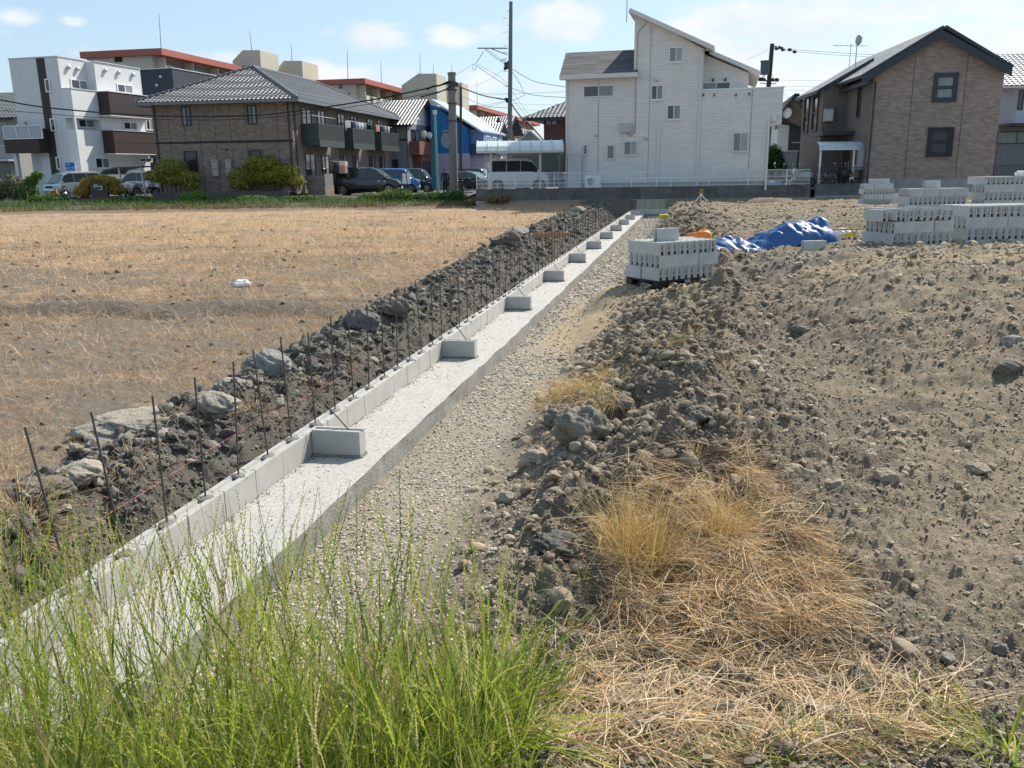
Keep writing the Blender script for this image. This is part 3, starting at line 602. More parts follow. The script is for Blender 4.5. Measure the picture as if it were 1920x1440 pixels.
V, F, Cc = merge([field_straw(120000, 4.2, 47, .12, .0036, True), field_straw(70000, 4.2, 40, .15, .0034, False)])
tag(npmesh('stubble', V, F, m_straw, col=Cc), 'dry orange brown stubble covering the harvested field', 'stubble', kind='stuff')
# straw on the mound edge tufts
def px_samples(n, poly_fn, lift=0):
    out = []
    while len(out) < n:
        q = poly_fn(); g = ground_at(*q); out.append((g.x, g.y))
    return np.array(out)
def fastground(px, py):
    """many pixels at once -> ground points (iterated)"""
    d = np.array([raydir(a, b)[:] for a, b in zip(px, py)]); z = np.full(len(px), .1)
    for _ in range(7):
        t = (z-CZ)/d[:, 2]; x = d[:, 0]*t; y = d[:, 1]*t; z = .5*z+.5*terrain(x, y, False)[0]
    return x, y
def inpoly(x, y, poly):
    c = np.zeros(len(x), bool); j = len(poly)-1
    for i in range(len(poly)):
        xi, yi = poly[i]; xj, yj = poly[j]; c ^= ((yi > y) != (yj > y)) & (x < (xj-xi)*(y-yi)/(yj-yi+1e-9)+xi); j = i
    return c
def sample_poly(n, poly):
    P_ = np.array(poly, float); x = rng.uniform(P_[:, 0].min(), P_[:, 0].max(), n*3); y = rng.uniform(P_[:, 1].min(), P_[:, 1].max(), n*3); k = inpoly(x, y, poly); return x[k][:n], y[k][:n]
parts = []
def lay(n, poly, h, ln, az0, azs, el=(.0, .16), wd=.0028, cols=STRAWC, nseg=5, bend=(-.1, .5), curl=.5, piled=.0):
    px, py = sample_poly(n, poly); x, y = fastground(px, py); z = terrain(x, y)[0]; nn = len(x)
    zz = z+h*rng.uniform(0, 1, nn)**1.3
    fl = fbm(x*2.6, y*2.6, 3, 111)*3.2; azz = np.where(rng.uniform(size=nn) < .72, az0+fl+rng.normal(0, .28, nn), rng.uniform(0, 6.28, nn))
    parts.append(strands(np.stack([x, y, zz], 1), azz, rng.normal(el[0], el[1], nn), ln*rng.uniform(.25, 1.5, nn), rng.uniform(bend[0], bend[1], nn), wd*rng.uniform(.4, 1.7, nn), nseg, pal(nn, cols, .25), curl=rng.normal(0, curl, nn), taper=.3)[:3])
UPP = [(1150, 930), (1200, 880), (1290, 915), (1370, 890), (1440, 940), (1500, 985), (1535, 1040), (1575, 1130), (1560, 1190), (1480, 1215), (1330, 1200), (1180, 1200), (1115, 1130), (1120, 1010)]
LOW = [(1120, 1195), (1380, 1190), (1560, 1195), (1600, 1260), (1700, 1310), (1850, 1330), (1700, 1400), (1500, 1450), (1030, 1450), (990, 1380), (1060, 1300), (1040, 1240)]
lay(7800, UPP, .08, .22, 2.6, 1.0, (.05, .28), .0027)
lay(2000, UPP, .08, .18, 2.4, 1.2, (.15, .25), .0026, bend=(.2, .9))
lay(5200, LOW, .04, .20, 2.0, .8, (.0, .14), .0028)
lay(1300, LOW, .06, .17, .4, 1.5, (.06, .2), .0034, cols=[(.58, .46, .30), (.62, .52, .36), (.50, .38, .22)])
lay(900, [(1310, 850), (1440, 880), (1500, 990), (1400, 960)], .06, .2, 2.0, 1.2, (.1, .3), .0026)
lay(420, [(1000, 1180), (1120, 1190), (1130, 1450), (960, 1450)], .02, .16, 1.2, 1.5, (.05, .2), .0028)
lay(260, [(1580, 1160), (1720, 1250), (1880, 1400), (1700, 1440), (1600, 1300)], .01, .14, 1.2, 1.5, (.05, .15), .0028)
# upright dry tufts
def tuft(px, py, n, h, spread, cols, lean=0.0, wd=.0023, r=.06, az=None, bend=(.1, .9), dst=parts, dz=0):
    g = ground_at(px, py); a = rng.uniform(0, 6.28, n); rr = r*np.sqrt(rng.uniform(0, 1, n)); x = g.x+rr*np.cos(a); y = g.y+rr*np.sin(a); z = terrain(x, y)[0]
    aa = a if az is None else rng.normal(az, .7, n)
    dst.append(strands(np.stack([x, y, z-.01+dz], 1), np.pi/2-aa if az is None else aa, np.clip(rng.normal(1.35-spread, .2+spread*.3, n), .1, 1.57), h*rng.uniform(.45, 1.15, n), rng.uniform(bend[0], bend[1], n), wd*rng.uniform(.7, 1.3, n), 6, pal(n, cols, .2), curl=rng.normal(0, .3, n), taper=.7)[:3])
GOLD = [(.66, .46, .20), (.60, .40, .16), (.50, .38, .14), (.70, .53, .27), (.42, .38, .12), (.55, .30, .12)]
for i in range(16): tuft(random.uniform(1155, 1245), random.uniform(1030, 1110), 42, .46, .10, GOLD, r=.07, wd=.0042)
for i in range(8): tuft(random.uniform(1330, 1385), random.uniform(1010, 1050), 40, .38, .10, GOLD, r=.06, wd=.0042)
for i in range(14): tuft(random.uniform(1150, 1560), random.uniform(1000, 1180), 40, .18, .75, GOLD, r=.09)
# straw hanging off the big clods in the ridge, and small wisps
for (px, py, n, h) in [(1085, 765, 200, .42), (1055, 775, 140, .40), (1120, 770, 120, .38), (1140, 790, 120, .34), (1030, 790, 90, .35)]:
    tuft(px, py, n, h, .75, GOLD, r=.10, az=3.9, bend=(.9, 2.0), dz=.16, wd=.0032)
for (px, py, n, h) in [(1250, 675, 60, .2), (1365, 705, 40, .2), (1300, 640, 30, .14), (1150, 690, 30, .2), (1390, 745, 40, .15), (1300, 870, 50, .18), (1160, 720, 50, .2), (1640, 975, 20, .1), (1390, 790, 30, .2)]:
    tuft(px, py, n, h, .8, GOLD, r=.10, wd=.0035, dz=.05)
for (px, py, n, h) in [(480, 790, 160, .3), (560, 740, 120, .25), (640, 690, 90, .25), (40, 980, 260, .35), (60, 1010, 160, .3), (250, 890, 60, .2), (20, 870, 120, .25), (330, 800, 60, .2), (850, 530, 90, .3), (230, 930, 60, .2)]:
    tuft(px, py, n, h, .8, [(.48, .33, .18), (.55, .42, .26), (.40, .27, .14)], r=.16, wd=.0035, bend=(.4, 1.8), dz=.05)
V, F, Cc = merge(parts); tag(npmesh('straw', V, F, m_straw, col=Cc), 'dry golden straw and dead grass heaped on the soil, foreground right', 'straw', kind='stuff')
# ------------------------------------------------------------ tall green ryegrass in front
gp = []; GRN = [(.26, .35, .035), (.32, .40, .045), (.13, .20, .025), (.38, .41, .06), (.32, .33, .08), (.10, .15, .025)]; YEL = [(.50, .45, .20), (.56, .47, .27), (.40, .42, .14), (.36, .25, .14)]
def spikes(pts, n, cols, frac=.30, cnt=15, size=.016):
    """seed head: flat spikelets alternating along the last part of each stem"""
    m = pts.shape[0]; segs = pts.shape[1]-1; out = []
    tt = np.linspace(1-frac, .995, cnt); az = rng.uniform(0, 6.28, m); sd = np.stack([np.cos(az), np.sin(az), np.zeros(m)], -1)
    for i, t in enumerate(tt):
        k = min(int(t*segs), segs-1); f = t*segs-k; a = pts[:, k]*(1-f)+pts[:, k+1]*f; ax = pts[:, k+1]-pts[:, k]; ax /= np.linalg.norm(ax, axis=1)[:, None]+1e-9
        s_ = sd*(1 if i % 2 else -1); d = ax*.95+s_*.30; sz = size*(1.15-.5*(i/cnt))*rng.uniform(.8, 1.2, m)[:, None]; nrm = np.cross(d, sd[:, [1, 0, 2]]*[1, -1, 1]); nrm /= np.linalg.norm(nrm, axis=1)[:, None]+1e-9
        wv = np.cross(d, nrm); wv = wv*.19*sz
        q = np.stack([a, a+d*sz*.45+wv, a+d*sz, a+d*sz*.45-wv], 1); out.append(q)
    Q = np.stack(out, 1).reshape(-1, 3); nq = len(Q)//4; c = np.repeat(np.repeat(cols, cnt, 0), 4, 0)
    return Q, np.arange(nq*4).reshape(-1, 4), c
def grass(n, xr, yr, h0, h1, dens=None, leaf=2.0, seed=.9, dens_cut=0):
    x = rng.uniform(*xr, n); y = rng.uniform(*yr, n)
    if dens is not None: k = rng.uniform(size=n) < dens(x, y); x, y = x[k], y[k]
    n = len(x); z = terrain(x, y, False)[0]-.02; H = rng.uniform(h0, h1, n)
    cl = pal(n, GRN, .2); tip = np.where((rng.uniform(size=n) < .35)[:, None], pal(n, YEL, .2), pal(n, GRN, .2)*1.15)
    az = rng.uniform(0, 6.28, n)
    v, f, c, pts = strands(np.stack([x, y, z], 1), az, rng.normal(1.42, .10, n), H, rng.uniform(.0, .55, n), np.full(n, .0034)*rng.uniform(.8, 1.3, n), 7, cl, taper=.45, tipcol=tip, droop=1)
    gp.append((v, f, c)); k = rng.uniform(size=n) < seed
    gp.append(spikes(pts[k], k.sum(), np.clip(tip[k]*1.05, 0, 1), frac=.26, cnt=22, size=.017))
    m = int(n*leaf); i = rng.integers(0, n, m); t = rng.uniform(0, .55, m); seg = np.minimum((t*7).astype(int), 6); b = pts[i, seg]
    gp.append(strands(b, rng.uniform(0, 6.28, m), rng.normal(1.1, .22, m), rng.uniform(.14, .34, m), rng.uniform(.1, 1.7, m), rng.uniform(.005, .0135, m), 6, pal(m, GRN, .25), curl=rng.normal(0, .4, m), taper=1, droop=1)[:3])
fd = lambda x, y: np.clip(.25+.9*(fbm(x*2.2, y*2.2, 2, 80)*.5+.5), .1, 1)
grass(580, (-2.6, -.75), (2.5, 3.25), .78, 1.08, fd)
grass(540, (-2.3, -.1), (2.0, 2.7), .66, 1.0, fd, leaf=2.6)
grass(340, (-.9, -.02), (1.9, 2.6), .50, .80, fd, leaf=3.2, seed=.6)
grass(360, (-1.7, .1), (1.45, 2.05), .45, .75, fd, leaf=3)
grass(130, (-.25, .08), (2.1, 2.9), .30, .50, fd, leaf=3.0, seed=.35)
# low leafy base and broad blades
n = 3200; x = rng.uniform(-2.6, .0, n); y = rng.uniform(1.5, 2.9, n); z = terrain(x, y, False)[0]-.01
gp.append(strands(np.stack([x, y, z], 1), rng.uniform(0, 6.28, n), rng.normal(1.15, .3, n), rng.uniform(.12, .42, n), rng.uniform(.1, 1.5, n), rng.uniform(.005, .012, n), 6, pal(n, GRN, .3), taper=1, droop=1)[:3])
n = 1300; x = rng.uniform(-2.6, .12, n); y = rng.uniform(1.6, 2.9, n); z = terrain(x, y, False)[0]
gp.append(strands(np.stack([x, y, z], 1), rng.uniform(0, 6.28, n), rng.normal(.9, .5, n), rng.uniform(.15, .5, n), rng.uniform(.1, 1.2, n), rng.uniform(.0015, .003, n), 5, pal(n, YEL+[(.5, .42, .28)], .3), taper=.6, droop=1)[:3])
for (px, py, nn, h, wd) in [(880, 1436, 40, .50, .013), (900, 1436, 30, .40, .014), (820, 1436, 50, .60, .012), (700, 1436, 50, .6, .012), (450, 1436, 50, .7, .012), (600, 1436, 50, .7, .010), (300, 1436, 50, .75, .011), (80, 1436, 40, .75, .010), (970, 1340, 60, .38, .011), (930, 1390, 50, .40, .010), (1095, 1130, 30, .16, .005), (1905, 1436, 70, .34, .007), (1860, 1436, 36, .28, .006), (1890, 1400, 30, .26, .006), (1490, 1430, 50, .2, .004), (1640, 1400, 40, .17, .004), (1710, 1330, 6, .16, .006), (1560, 1440, 60, .18, .004), (1380, 1440, 60, .16, .004), (1180, 1440, 60, .15, .004), (1100, 1090, 16, .12, .003)]:
    tuft(px, min(py, 1436), nn, h, .45, GRN, r=.14 if nn > 20 else .03, wd=wd, bend=(.3, 1.6), dst=gp)
V, F, Cc = merge(gp); tag(npmesh('tall_grass', V, F, m_grass, col=Cc), 'tall green ryegrass with seed heads in the near left foreground', 'grass', kind='stuff')
# small bright green leafy weeds
for i, (px, py, hh, lb) in enumerate([(1235, 1045, .07, 'bright green seedling in front of the left dry tuft'), (1500, 1000, .08, 'dark green pointed weed, rightmost above the straw heap'), (1462, 985, .05, 'small green weed just left of the larger pointed weed'), (1524, 1055, .055, 'yellow green seedling at the right edge of the straw heap')]):
    g = ground_at(px, py+15); n = 16; a = np.arange(n)*2.4; el = np.linspace(.2, 1.35, n); e = empty('weed_plant', g, 0, lb, 'weed', None)
    zz = np.linspace(.3, 1, n)*hh
    v, f, c, _ = strands(np.stack([0*a, 0*a, zz], 1), a, el, np.full(n, hh*.9), np.full(n, .5), np.full(n, .016), 5, pal(n, [(.22, .42, .05), (.18, .36, .05)] if i % 2 == 0 else [(.08, .22, .05)], .1), tw=np.zeros(n)); 
    v, f, c = merge([(v, f, c)]); npmesh('leaves', v, f, m_grass, e, col=c); MB().tube([(0, 0, -.02), (0, 0, hh)], .002, 5).build('stem', M('stem_green', (.12, .2, .05)), e)
# ------------------------------------------------------------ named rocks, clods, slabs
def lump(name, px, py, r, label, cat, mat, colr, seed, flat=.75, rough=.3, stretch=1.3, sink=.3, yaw=None, base=None):
    g = ground_at(px, py); v, f = ICO[3]
    bm = bmesh.new(); bmesh.ops.create_icosphere(bm, subdivisions=5, radius=1); V_ = np.array([p.co[:] for p in bm.verts]); F_ = np.array([[q.index for q in p.verts] for p in bm.faces]); bm.free()
    rr = np.random.default_rng(seed); d = np.ones(len(V_))
    for k in range(9):
        nn = rr.normal(size=3); nn /= np.linalg.norm(nn); h = rr.uniform(.6, .92); pr = V_ @ nn; d = np.minimum(d, np.where(pr > h, h/np.maximum(pr, 1e-3), 1))
    nz = fbm(V_[:, 0]*1.7+V_[:, 2]*1.3+seed, V_[:, 1]*1.7-V_[:, 2]*1.1, 5, seed % 11, .62)
    crack = np.abs(fbm(V_[:, 0]*2.1+seed*3+V_[:, 2], V_[:, 1]*2.1-V_[:, 2], 2, 5)); nz = nz-.35*np.exp(-(crack/.05)**2)*rough*1.5
    d = d*(1+rough*nz); V_ = V_*d[:, None]*np.array([stretch, .85, flat])*r; a = rr.uniform(0, 3.1) if yaw is None else yaw
    V_ = np.stack([V_[:, 0]*math.cos(a)-V_[:, 1]*math.sin(a), V_[:, 0]*math.sin(a)+V_[:, 1]*math.cos(a), V_[:, 2]], 1)
    cc = np.array(colr)[None]*(1+.25*np.clip(nz, -1, 1))[:, None]
    o = npmesh(name, V_, F_, mat, smooth=True, col=np.clip(cc, .01, 1)); o.location = (g.x, g.y, g.z+r*flat*(1-2*sink)); tag(o, label, cat); return o
m_rock = M('field_stone', (1, 1, 1), .9, var=.2, vs=12, bump=.8, bs=60, spec=.2, vcol=True)
SC = (.37, .31, .23); DC = (.22, .192, .152); LC = (.38, .345, .285)
def rpx(px, py, w): g = ground_at(px, py); return w/2*g.y*1.03/1600
RK = [(1490, 900, 70, 'largest rounded grey rock at the right edge of the straw heap', SC), (1568, 922, 56, 'grey rock just right of the largest rounded rock', SC), (1832, 888, 48, 'pale angular rock standing alone below the right slope', SC),
 (1660, 905, 60, 'long flat grey rock in the middle of the rock row', SC), (1703, 878, 40, 'rounded rock above the long flat rock in the row', SC), (1610, 925, 36, 'smaller rock between the grey rock and the long flat rock', SC), (1573, 1212, 58, 'big dusty clod beside the lower straw, closest to the camera', (.19, .175, .15)),
 (1870, 1222, 50, 'dusty brown clod near the lower right edge', (.19, .175, .15)), (1005, 870, 60, 'tan triangular rock on the gravel edge below the hanging straw', (.36, .32, .25)), (952, 940, 42, 'pointed tan stone standing on the gravel edge', (.34, .31, .24)), (1420, 680, 34, 'pale tan stone high on the clod ridge', (.36, .32, .25)),
 (1502, 628, 44, 'long dark stone lying on the upper slope', (.20, .18, .15)), (1600, 605, 22, 'reddish brown stone sticking up on the upper slope', (.27, .18, .12)), (1665, 1045, 36, 'brown stone on bare soil right of the straw heap', (.28, .25, .2)), (1700, 1080, 34, 'round grey stone below the brown stone', SC), (1270, 690, 26, 'tan stone by a wisp of straw on the ridge', (.34, .3, .23)),
 (1778, 1240, 44, 'pale lumpy stone lower right on bare soil', (.30, .28, .24)), (1815, 1290, 34, 'flat tan stone near the lower right corner', (.32, .29, .24)), (1890, 700, 60, 'dark grey stone in the pile at the far right edge', (.24, .21, .17)), (1900, 650, 44, 'pale stone above the dark stone at the far right edge', (.34, .32, .28)), (1860, 880, 26, 'round stone beside the pale angular rock', SC), (1480, 655, 20, 'small pale stone next to the long dark stone', (.4, .37, .3))]
for i, (px, py, w_, lb, c_) in enumerate(RK): lump('rock', px, py, rpx(px, py, w_)*.86, lb, 'rock', m_rock, c_, 300+i, flat=.68, rough=.22, stretch=1.15, sink=.22)
CLD = [(1095, 830, 130, 'huge pale clod under hanging straw on the ridge', (.24, .22, .185), .9, 1.1), (1160, 775, 70, 'round dark clod beside the hanging straw', DC, .95, 1.0), (1050, 800, 90, 'large clod left of the huge clod, straw draped over it', (.22, .2, .17), .8, 1.1), (1250, 640, 60, 'dark lumpy clod on the crest of the ridge', DC, .8, 1.1),
 (1040, 1045, 110, 'dark rough clod on the gravel edge left of the dry tufts', (.13, .125, .115), .8, 1.1), (1210, 735, 60, 'cracked grey clod right of the round dark clod', DC, .8, 1.1), (1120, 940, 60, 'clod at the foot of the left dry tuft', DC, .8, 1.1), (1300, 700, 56, 'lumpy clod amid the upper ridge wisps', DC, .8, 1.1), (990, 990, 60, 'pale clod on the gravel edge near the dark rough clod', (.24, .22, .18), .7, 1.1), (1310, 790, 70, 'broken clod halfway up the ridge face', DC, .75, 1.1), (1150, 650, 60, 'dark clod at the left foot of the ridge', DC, .8, 1.1)]
for i, (px, py, w_, lb, c_, fl, st) in enumerate(CLD): lump('soil_clod', px, py, rpx(px, py, w_)*.78, lb, 'clod', m_clod, tuple(q*1.15 for q in c_), 340+i, flat=fl, rough=.5, stretch=st, sink=.25)
CLY = [(265, 815, 215, 'long cracked pale clay slab, largest behind the wall', LC, .28, 1.5, .25), (150, 905, 110, 'smooth pale clay lump in front of the long slab', LC, .5, 1.0, .8), (408, 780, 100, 'cracked pale clay lump right of the long slab', LC, .6, 1.0, .3), (432, 735, 60, 'pale rounded clay lump behind the cracked one', LC, .6, 1.2, .2), (505, 705, 90, 'grey cloven clay lump farther along the bank', (.30, .29, .27), .7, 1.1, .3),
 (60, 935, 130, 'dark flat clod at the left edge of the bank', DC, .4, 1.3, .2), (975, 447, 46, 'pale clay lump behind the batter board', LC, .6, 1.2, .2), (1085, 400, 26, 'far pale clay lump near the wall end', LC, .6, 1.2, .2), (180, 850, 60, 'grey clay lump against the left end of the slab', (.28, .27, .25), .6, 1.1, .3), (680, 620, 70, 'grey clod on the middle of the bank', (.2, .19, .18), .8, 1.1, .2), (745, 595, 60, 'dark clod beside the middle bars', DC, .8, 1.1, .2), (950, 470, 60, 'rounded dark clod left of the batter board', DC, .8, 1.1, .2)]
for i, (px, py, w_, lb, c_, fl, st, yw) in enumerate(CLY): lump('clay_lump', px, py, rpx(px, py, w_)/1.15, lb, 'clod', m_clod, c_, 370+i, flat=fl, rough=.4, stretch=st, sink=.12, yaw=yw)
# ------------------------------------------------------------ stacks of hollow blocks
def text(name, s, size, mat, parent, loc, rot, ext=.001, align='CENTER'):
    cu = bpy.data.curves.new(name, 'FONT'); cu.body = s; cu.size = size; cu.align_x = align; cu.align_y = 'CENTER'; cu.extrude = ext
    o = bpy.data.objects.new(name, cu); C.objects.link(o); bpy.context.view_layer.update()
    me = bpy.data.meshes.new_from_object(o.evaluated_get(bpy.context.evaluated_depsgraph_get())); bpy.data.objects.remove(o)
    o = link(name, me, None, parent); me.materials.clear(); me.materials.append(mat); o.location = loc; o.rotation_euler = rot; return o
m_cb = M('hollow_block_concrete', (.55, .555, .54), .92, var=.16, vs=6, bump=.7, bs=180, spec=.2)
m_dark = M('black_and_hole_shade', (.02, .02, .02), .9)  # black parts and print, also the shade of holes put into the colour
def hollow_block():
    """x length .39, y thickness .12, z height .19; grooved ends, three core holes on top with dark-painted floors, hole shade painted as an arch, stamp on each end"""
    L_, T_, H_ = .195, .06, .19; mb = MB(); g = .022
    plan = [(-L_, -T_), (L_, -T_), (L_, -T_*.55), (L_-g, -T_*.42), (L_-g, T_*.42), (L_, T_*.55), (L_, T_), (-L_, T_), (-L_, T_*.55), (-L_+g, T_*.42), (-L_+g, -T_*.42), (-L_, -T_*.55)]
    n = len(plan); b = len(mb.v)
    for z in (0, H_): mb.v += [(p[0], p[1], z) for p in plan]
    for i in range(n): j = (i+1) % n; mb.f.append((b+i, b+j, b+n+j, b+n+i)); mb.m.append(0); mb.uv.append([(0, 0)]*4)
    mb.f.append(tuple(reversed(range(b, b+n)))); mb.m.append(0); mb.uv.append([(0, 0)]*n)
    xs = [-.172, -.072, -.052, .052, .072, .172]; hy = .028
    mb.quad((-L_, -T_, H_), (L_, -T_, H_), (L_, -hy, H_), (-L_, -hy, H_)); mb.quad((-L_, hy, H_), (L_, hy, H_), (L_, T_, H_), (-L_, T_, H_))
    e = [-L_+g]+xs+[L_-g]
    for i in range(0, len(e)-1, 2): mb.quad((e[i], -hy, H_), (e[i+1], -hy, H_), (e[i+1], hy, H_), (e[i], hy, H_))
    for a, c in ((xs[0], xs[1]), (xs[2], xs[3]), (xs[4], xs[5])):
        z = H_-.09; mb.quad((a, -hy, H_), (c, -hy, H_), (c, -hy, z), (a, -hy, z)); mb.quad((a, hy, z), (c, hy, z), (c, hy, H_), (a, hy, H_)); mb.quad((a, -hy, z), (a, hy, z), (a, hy, H_), (a, -hy, H_)); mb.quad((c, -hy, H_), (c, hy, H_), (c, hy, z), (c, -hy, z)); mb.quad((a, -hy, z), (c, -hy, z), (c, hy, z), (a, hy, z), m=1)
    for s in (-1, 1):
        x = s*(L_-g+.002); ar = [(.028*math.cos(t), .026+.028*math.sin(t)) for t in np.linspace(0, math.pi, 7)]; poly = [(-.028, .0)]+[(p[0], p[1]) for p in reversed(ar)]+[(.028, .0)]
        mb.quad(*[(x, p[0], p[1]+.001) for p in poly], m=1)
        for k, zz in enumerate((.085, .105, .135)): mb.box(x-.001, x+.001, -.010+.004*(k % 2), .010, zz, zz+.015, m=1)
    return mb.build('concrete_block', [m_cb, m_dark], fix=False).data
blk_me = None
def ordn(i): return ['first', 'second', 'third', 'fourth', 'fifth', 'sixth', 'seventh', 'eighth', 'ninth', 'tenth', 'eleventh'][i]
_bo = hollow_block(); bpy.data.objects.remove(bpy.data.objects['concrete_block']); blk_me = _bo
NBLK = 0
def put(loc, rz, label, group, tilt=0, roll=0):
    global NBLK; o = bpy.data.objects.new('concrete_block', blk_me); C.objects.link(o); o.location = loc; o.rotation_euler = (roll, tilt, rz); tag(o, label, 'concrete block', group); NBLK += 1; return o
def stack(org, rz, layers, where, group, extra=(), wob=.006, top_tilt=0, hide_right=False):
    """layers bottom-up: ('E', n across the front, rows deep) ends to the front, ('L', n, rows) long faces to the front"""
    ex = Vector((math.cos(rz), math.sin(rz), 0)); ey = Vector((-math.sin(rz), math.cos(rz), 0)); z = org.z
    names = {1: ['only'], 2: ['bottom', 'top'], 3: ['bottom', 'middle', 'top'], 4: ['lowest', 'second', 'third', 'top'], 5: ['lowest', 'second', 'third', 'fourth', 'top']}[len(layers)]
    for li, (k, n, rows) in enumerate(layers):
        top = li == len(layers)-1; jx = random.uniform(-.02, .02)
        for i in range(n):
            for r in range(rows):
                if not top and r > 0 and not (i == 0 or (i == n-1)): continue
                if k == 'E': c = org+ex*(.065+i*.128+jx)+ey*(.2+r*.4); a = rz+math.pi/2
                else: c = org+ex*(.2+i*.398+jx)+ey*(.065+r*.125); a = rz
                c = Vector((c.x+random.gauss(0, wob), c.y+random.gauss(0, wob), z)); t = random.gauss(0, .008); ro = 0
                if top and top_tilt: ro = top_tilt*(1 if k == 'E' else 0)*(i/n); c.z += .02*(i % 3 == 0)
                row = 'front' if r == 0 else ('second' if r == 1 else ordn(r))
                what = 'end-on' if k == 'E' else 'lengthwise'
                put(c, a+t, f'{what} grey block {ordn(i)} from left, {row} row, {names[li]} layer of {where}', group, 0, ro)
        z += .192
    for (x, y, dz, rr, lb) in extra:
        c = org+ex*x+ey*y; put(Vector((c.x, c.y, z+dz)), rz+rr, lb, group)
    return z
def sup(org, rz, nlen, ndep, h=.13):
    """black plastic pallet, returned as a thing"""
    e = empty('pallet', org, rz, 'black plastic pallet with white printed characters under the nearest block stack', 'pallet'); m = M('black_plastic', (.018, .02, .024), .5, var=.2, vs=8)
    MB().box(0, nlen, 0, ndep, h-.03, h).build('deck', m, e, bevel=.004); MB().box(0, nlen, 0, ndep, 0, .018).build('base_board', m, e)
    for i, x in enumerate((0, nlen/2-.08, nlen-.16)):
        for y in (0, ndep/2-.07, ndep-.14): MB().box(x, x+.16, y, y+.14, .018, h-.03).build('foot', m, e)
    w_ = M('white_print', (.8, .8, .8), .6); text('lettering', '松阪', .058, w_, e, (nlen/2, -.002, h-.045), (R(90), 0, 0)); text('lettering', 'ブロック', .046, w_, e, (nlen/2, -.002, .033), (R(90), 0, 0)); return e
g = G(1234, 543, .33); g.z = .33
RZ1 = R(30); plt_ = sup(g, RZ1, 1.18, .80)
stack(g+Vector((0, 0, .131)), RZ1, [('E', 9, 2), ('L', 3, 6), ('E', 9, 2)], 'nearest stack', 'blocks in the nearest stack on the black pallet', extra=[(.38, .30, 0, R(-6), 'single grey block lying lengthwise on top of the nearest stack')])
def gz(px, py, z): v = G(px, py, z); v.z = z-.02; return v
def sp_(px, Y, z): v = P(px, 400, Y); v.z = z; return v
TBx = [(sp_(1680, 14.2, .66), R(15), [('L', 3, 3), ('E', 9, 2), ('L', 3, 6), ('E', 9, 2)], 'stack with leaning top row', 'blocks in the stack with the leaning top row', ((-.12, .3, .192*-1, R(90), 'dark grey block on the left step of the leaning stack'),), .008, .28),
 (sp_(1816, 14.8, .68), R(9), [('L', 4, 3), ('E', 12, 2), ('L', 4, 6), ('E', 12, 2)], 'right edge stack', 'blocks in the stack cut by the right edge', (), .005, 0),
 (sp_(1702, 21.8, .80), R(6), [('E', 12, 2), ('L', 4, 4), ('E', 12, 2), ('L', 4, 4)], 'square middle stack', 'blocks in the square middle stack', ((.75, .3, 0, 0, 'single grey block on top of the square middle stack'),), .004, 0),
 (sp_(1616, 34, .70), R(5), [('E', 11, 1), ('L', 4, 2), ('E', 10, 1), ('L', 3, 3)], 'smallest far stack', 'blocks in the smallest far stack', ((.5, .2, 0, 0, 'single block crowning the smallest far stack, left'), (.89, .2, 0, 0, 'single block crowning the smallest far stack, right')), .004, 0),
 (sp_(1842, 21.8, .88), R(6), [('E', 9, 2), ('L', 3, 4), ('E', 9, 2), ('L', 3, 4), ('E', 8, 2)], 'tall right rear stack', 'blocks in the tall right rear stack', (), .004, 0)]
_o = ordn
def ordn(i): return ['first', 'second', 'third', 'fourth', 'fifth', 'sixth', 'seventh', 'eighth', 'ninth', 'tenth', 'eleventh', 'twelfth'][i]
for a in TBx: stack(a[0], a[1], a[2], a[3], a[4], a[5], a[6], a[7])
m_bag = M('thin_white_plastic', (.85, .86, .88), .25, var=.04, spec=.6, alpha=.75)
def bag(loc, s, label, name='plastic_bag', seed=1, mat=None, hs=.6):
    v, f = ICO[3]; nn = fbm(v[:, 0]*2.5+seed, v[:, 1]*2.5+v[:, 2], 4, seed, .7); c = cell(v[:, 0]*2+seed, v[:, 1]*2+v[:, 2]*1.3, seed)
    V_ = v*(1+.45*nn-.5*(c-.4))[:, None]*np.array([1, .8, hs])*s; V_[:, 2] = np.maximum(V_[:, 2], -s*.35); o = npmesh(name, V_, f, mat or m_bag, smooth=False); o.location = Vector(loc)+Vector((0, 0, s*.33)); return tag(o, label, 'plastic bag')
bag(ground_at(455, 538), .17, 'crumpled clear plastic bag lying on the stubble field', seed=3, hs=.45)
bag((TBx[4][0].x+.95, TBx[4][0].y+.2, TBx[4][0].z+.965), .14, 'white plastic bag on top of the tall right rear stack', seed=5)
# ------------------------------------------------------------ blue tarpaulin over a low heap
gt = ground_at(1442, 463); tl = empty('tarpaulin', gt, R(4), 'crumpled shiny blue tarpaulin over a long low heap behind the nearest stack', 'tarpaulin')
nx, ny = 190, 90; xx, yy = np.meshgrid(np.linspace(-1.22, 1.22, nx), np.linspace(-.50, .50, ny)); 
H0 = np.interp(xx, [-1.22, -1.0, -.6, -.35, .0, .3, .75, 1.0, 1.12, 1.22], [.02, .10, .13, .07, .16, .26, .33, .34, .26, .02]); prof = np.clip(1-(np.abs(yy+.06*np.sin(xx*3))/.42)**2.4, 0, 1)**.6
fold = .06*np.abs(fbm(xx*2.1+yy*.8, yy*2.6, 3, 91, .6))+.035*np.abs(perlin(xx*4.5+yy*3.5, yy*2-xx, 93))+.05*perlin(xx*1.4, yy*2, 95); H = H0*prof+fold*(.25+prof)*1.6+.02
xo = xx*.92+.05*fbm(yy*3, xx*2, 2, 97); yo = yy*(1+.10*fbm(xx*1.6, yy*.5, 3, 98)); edge_ = (prof <= .02); 
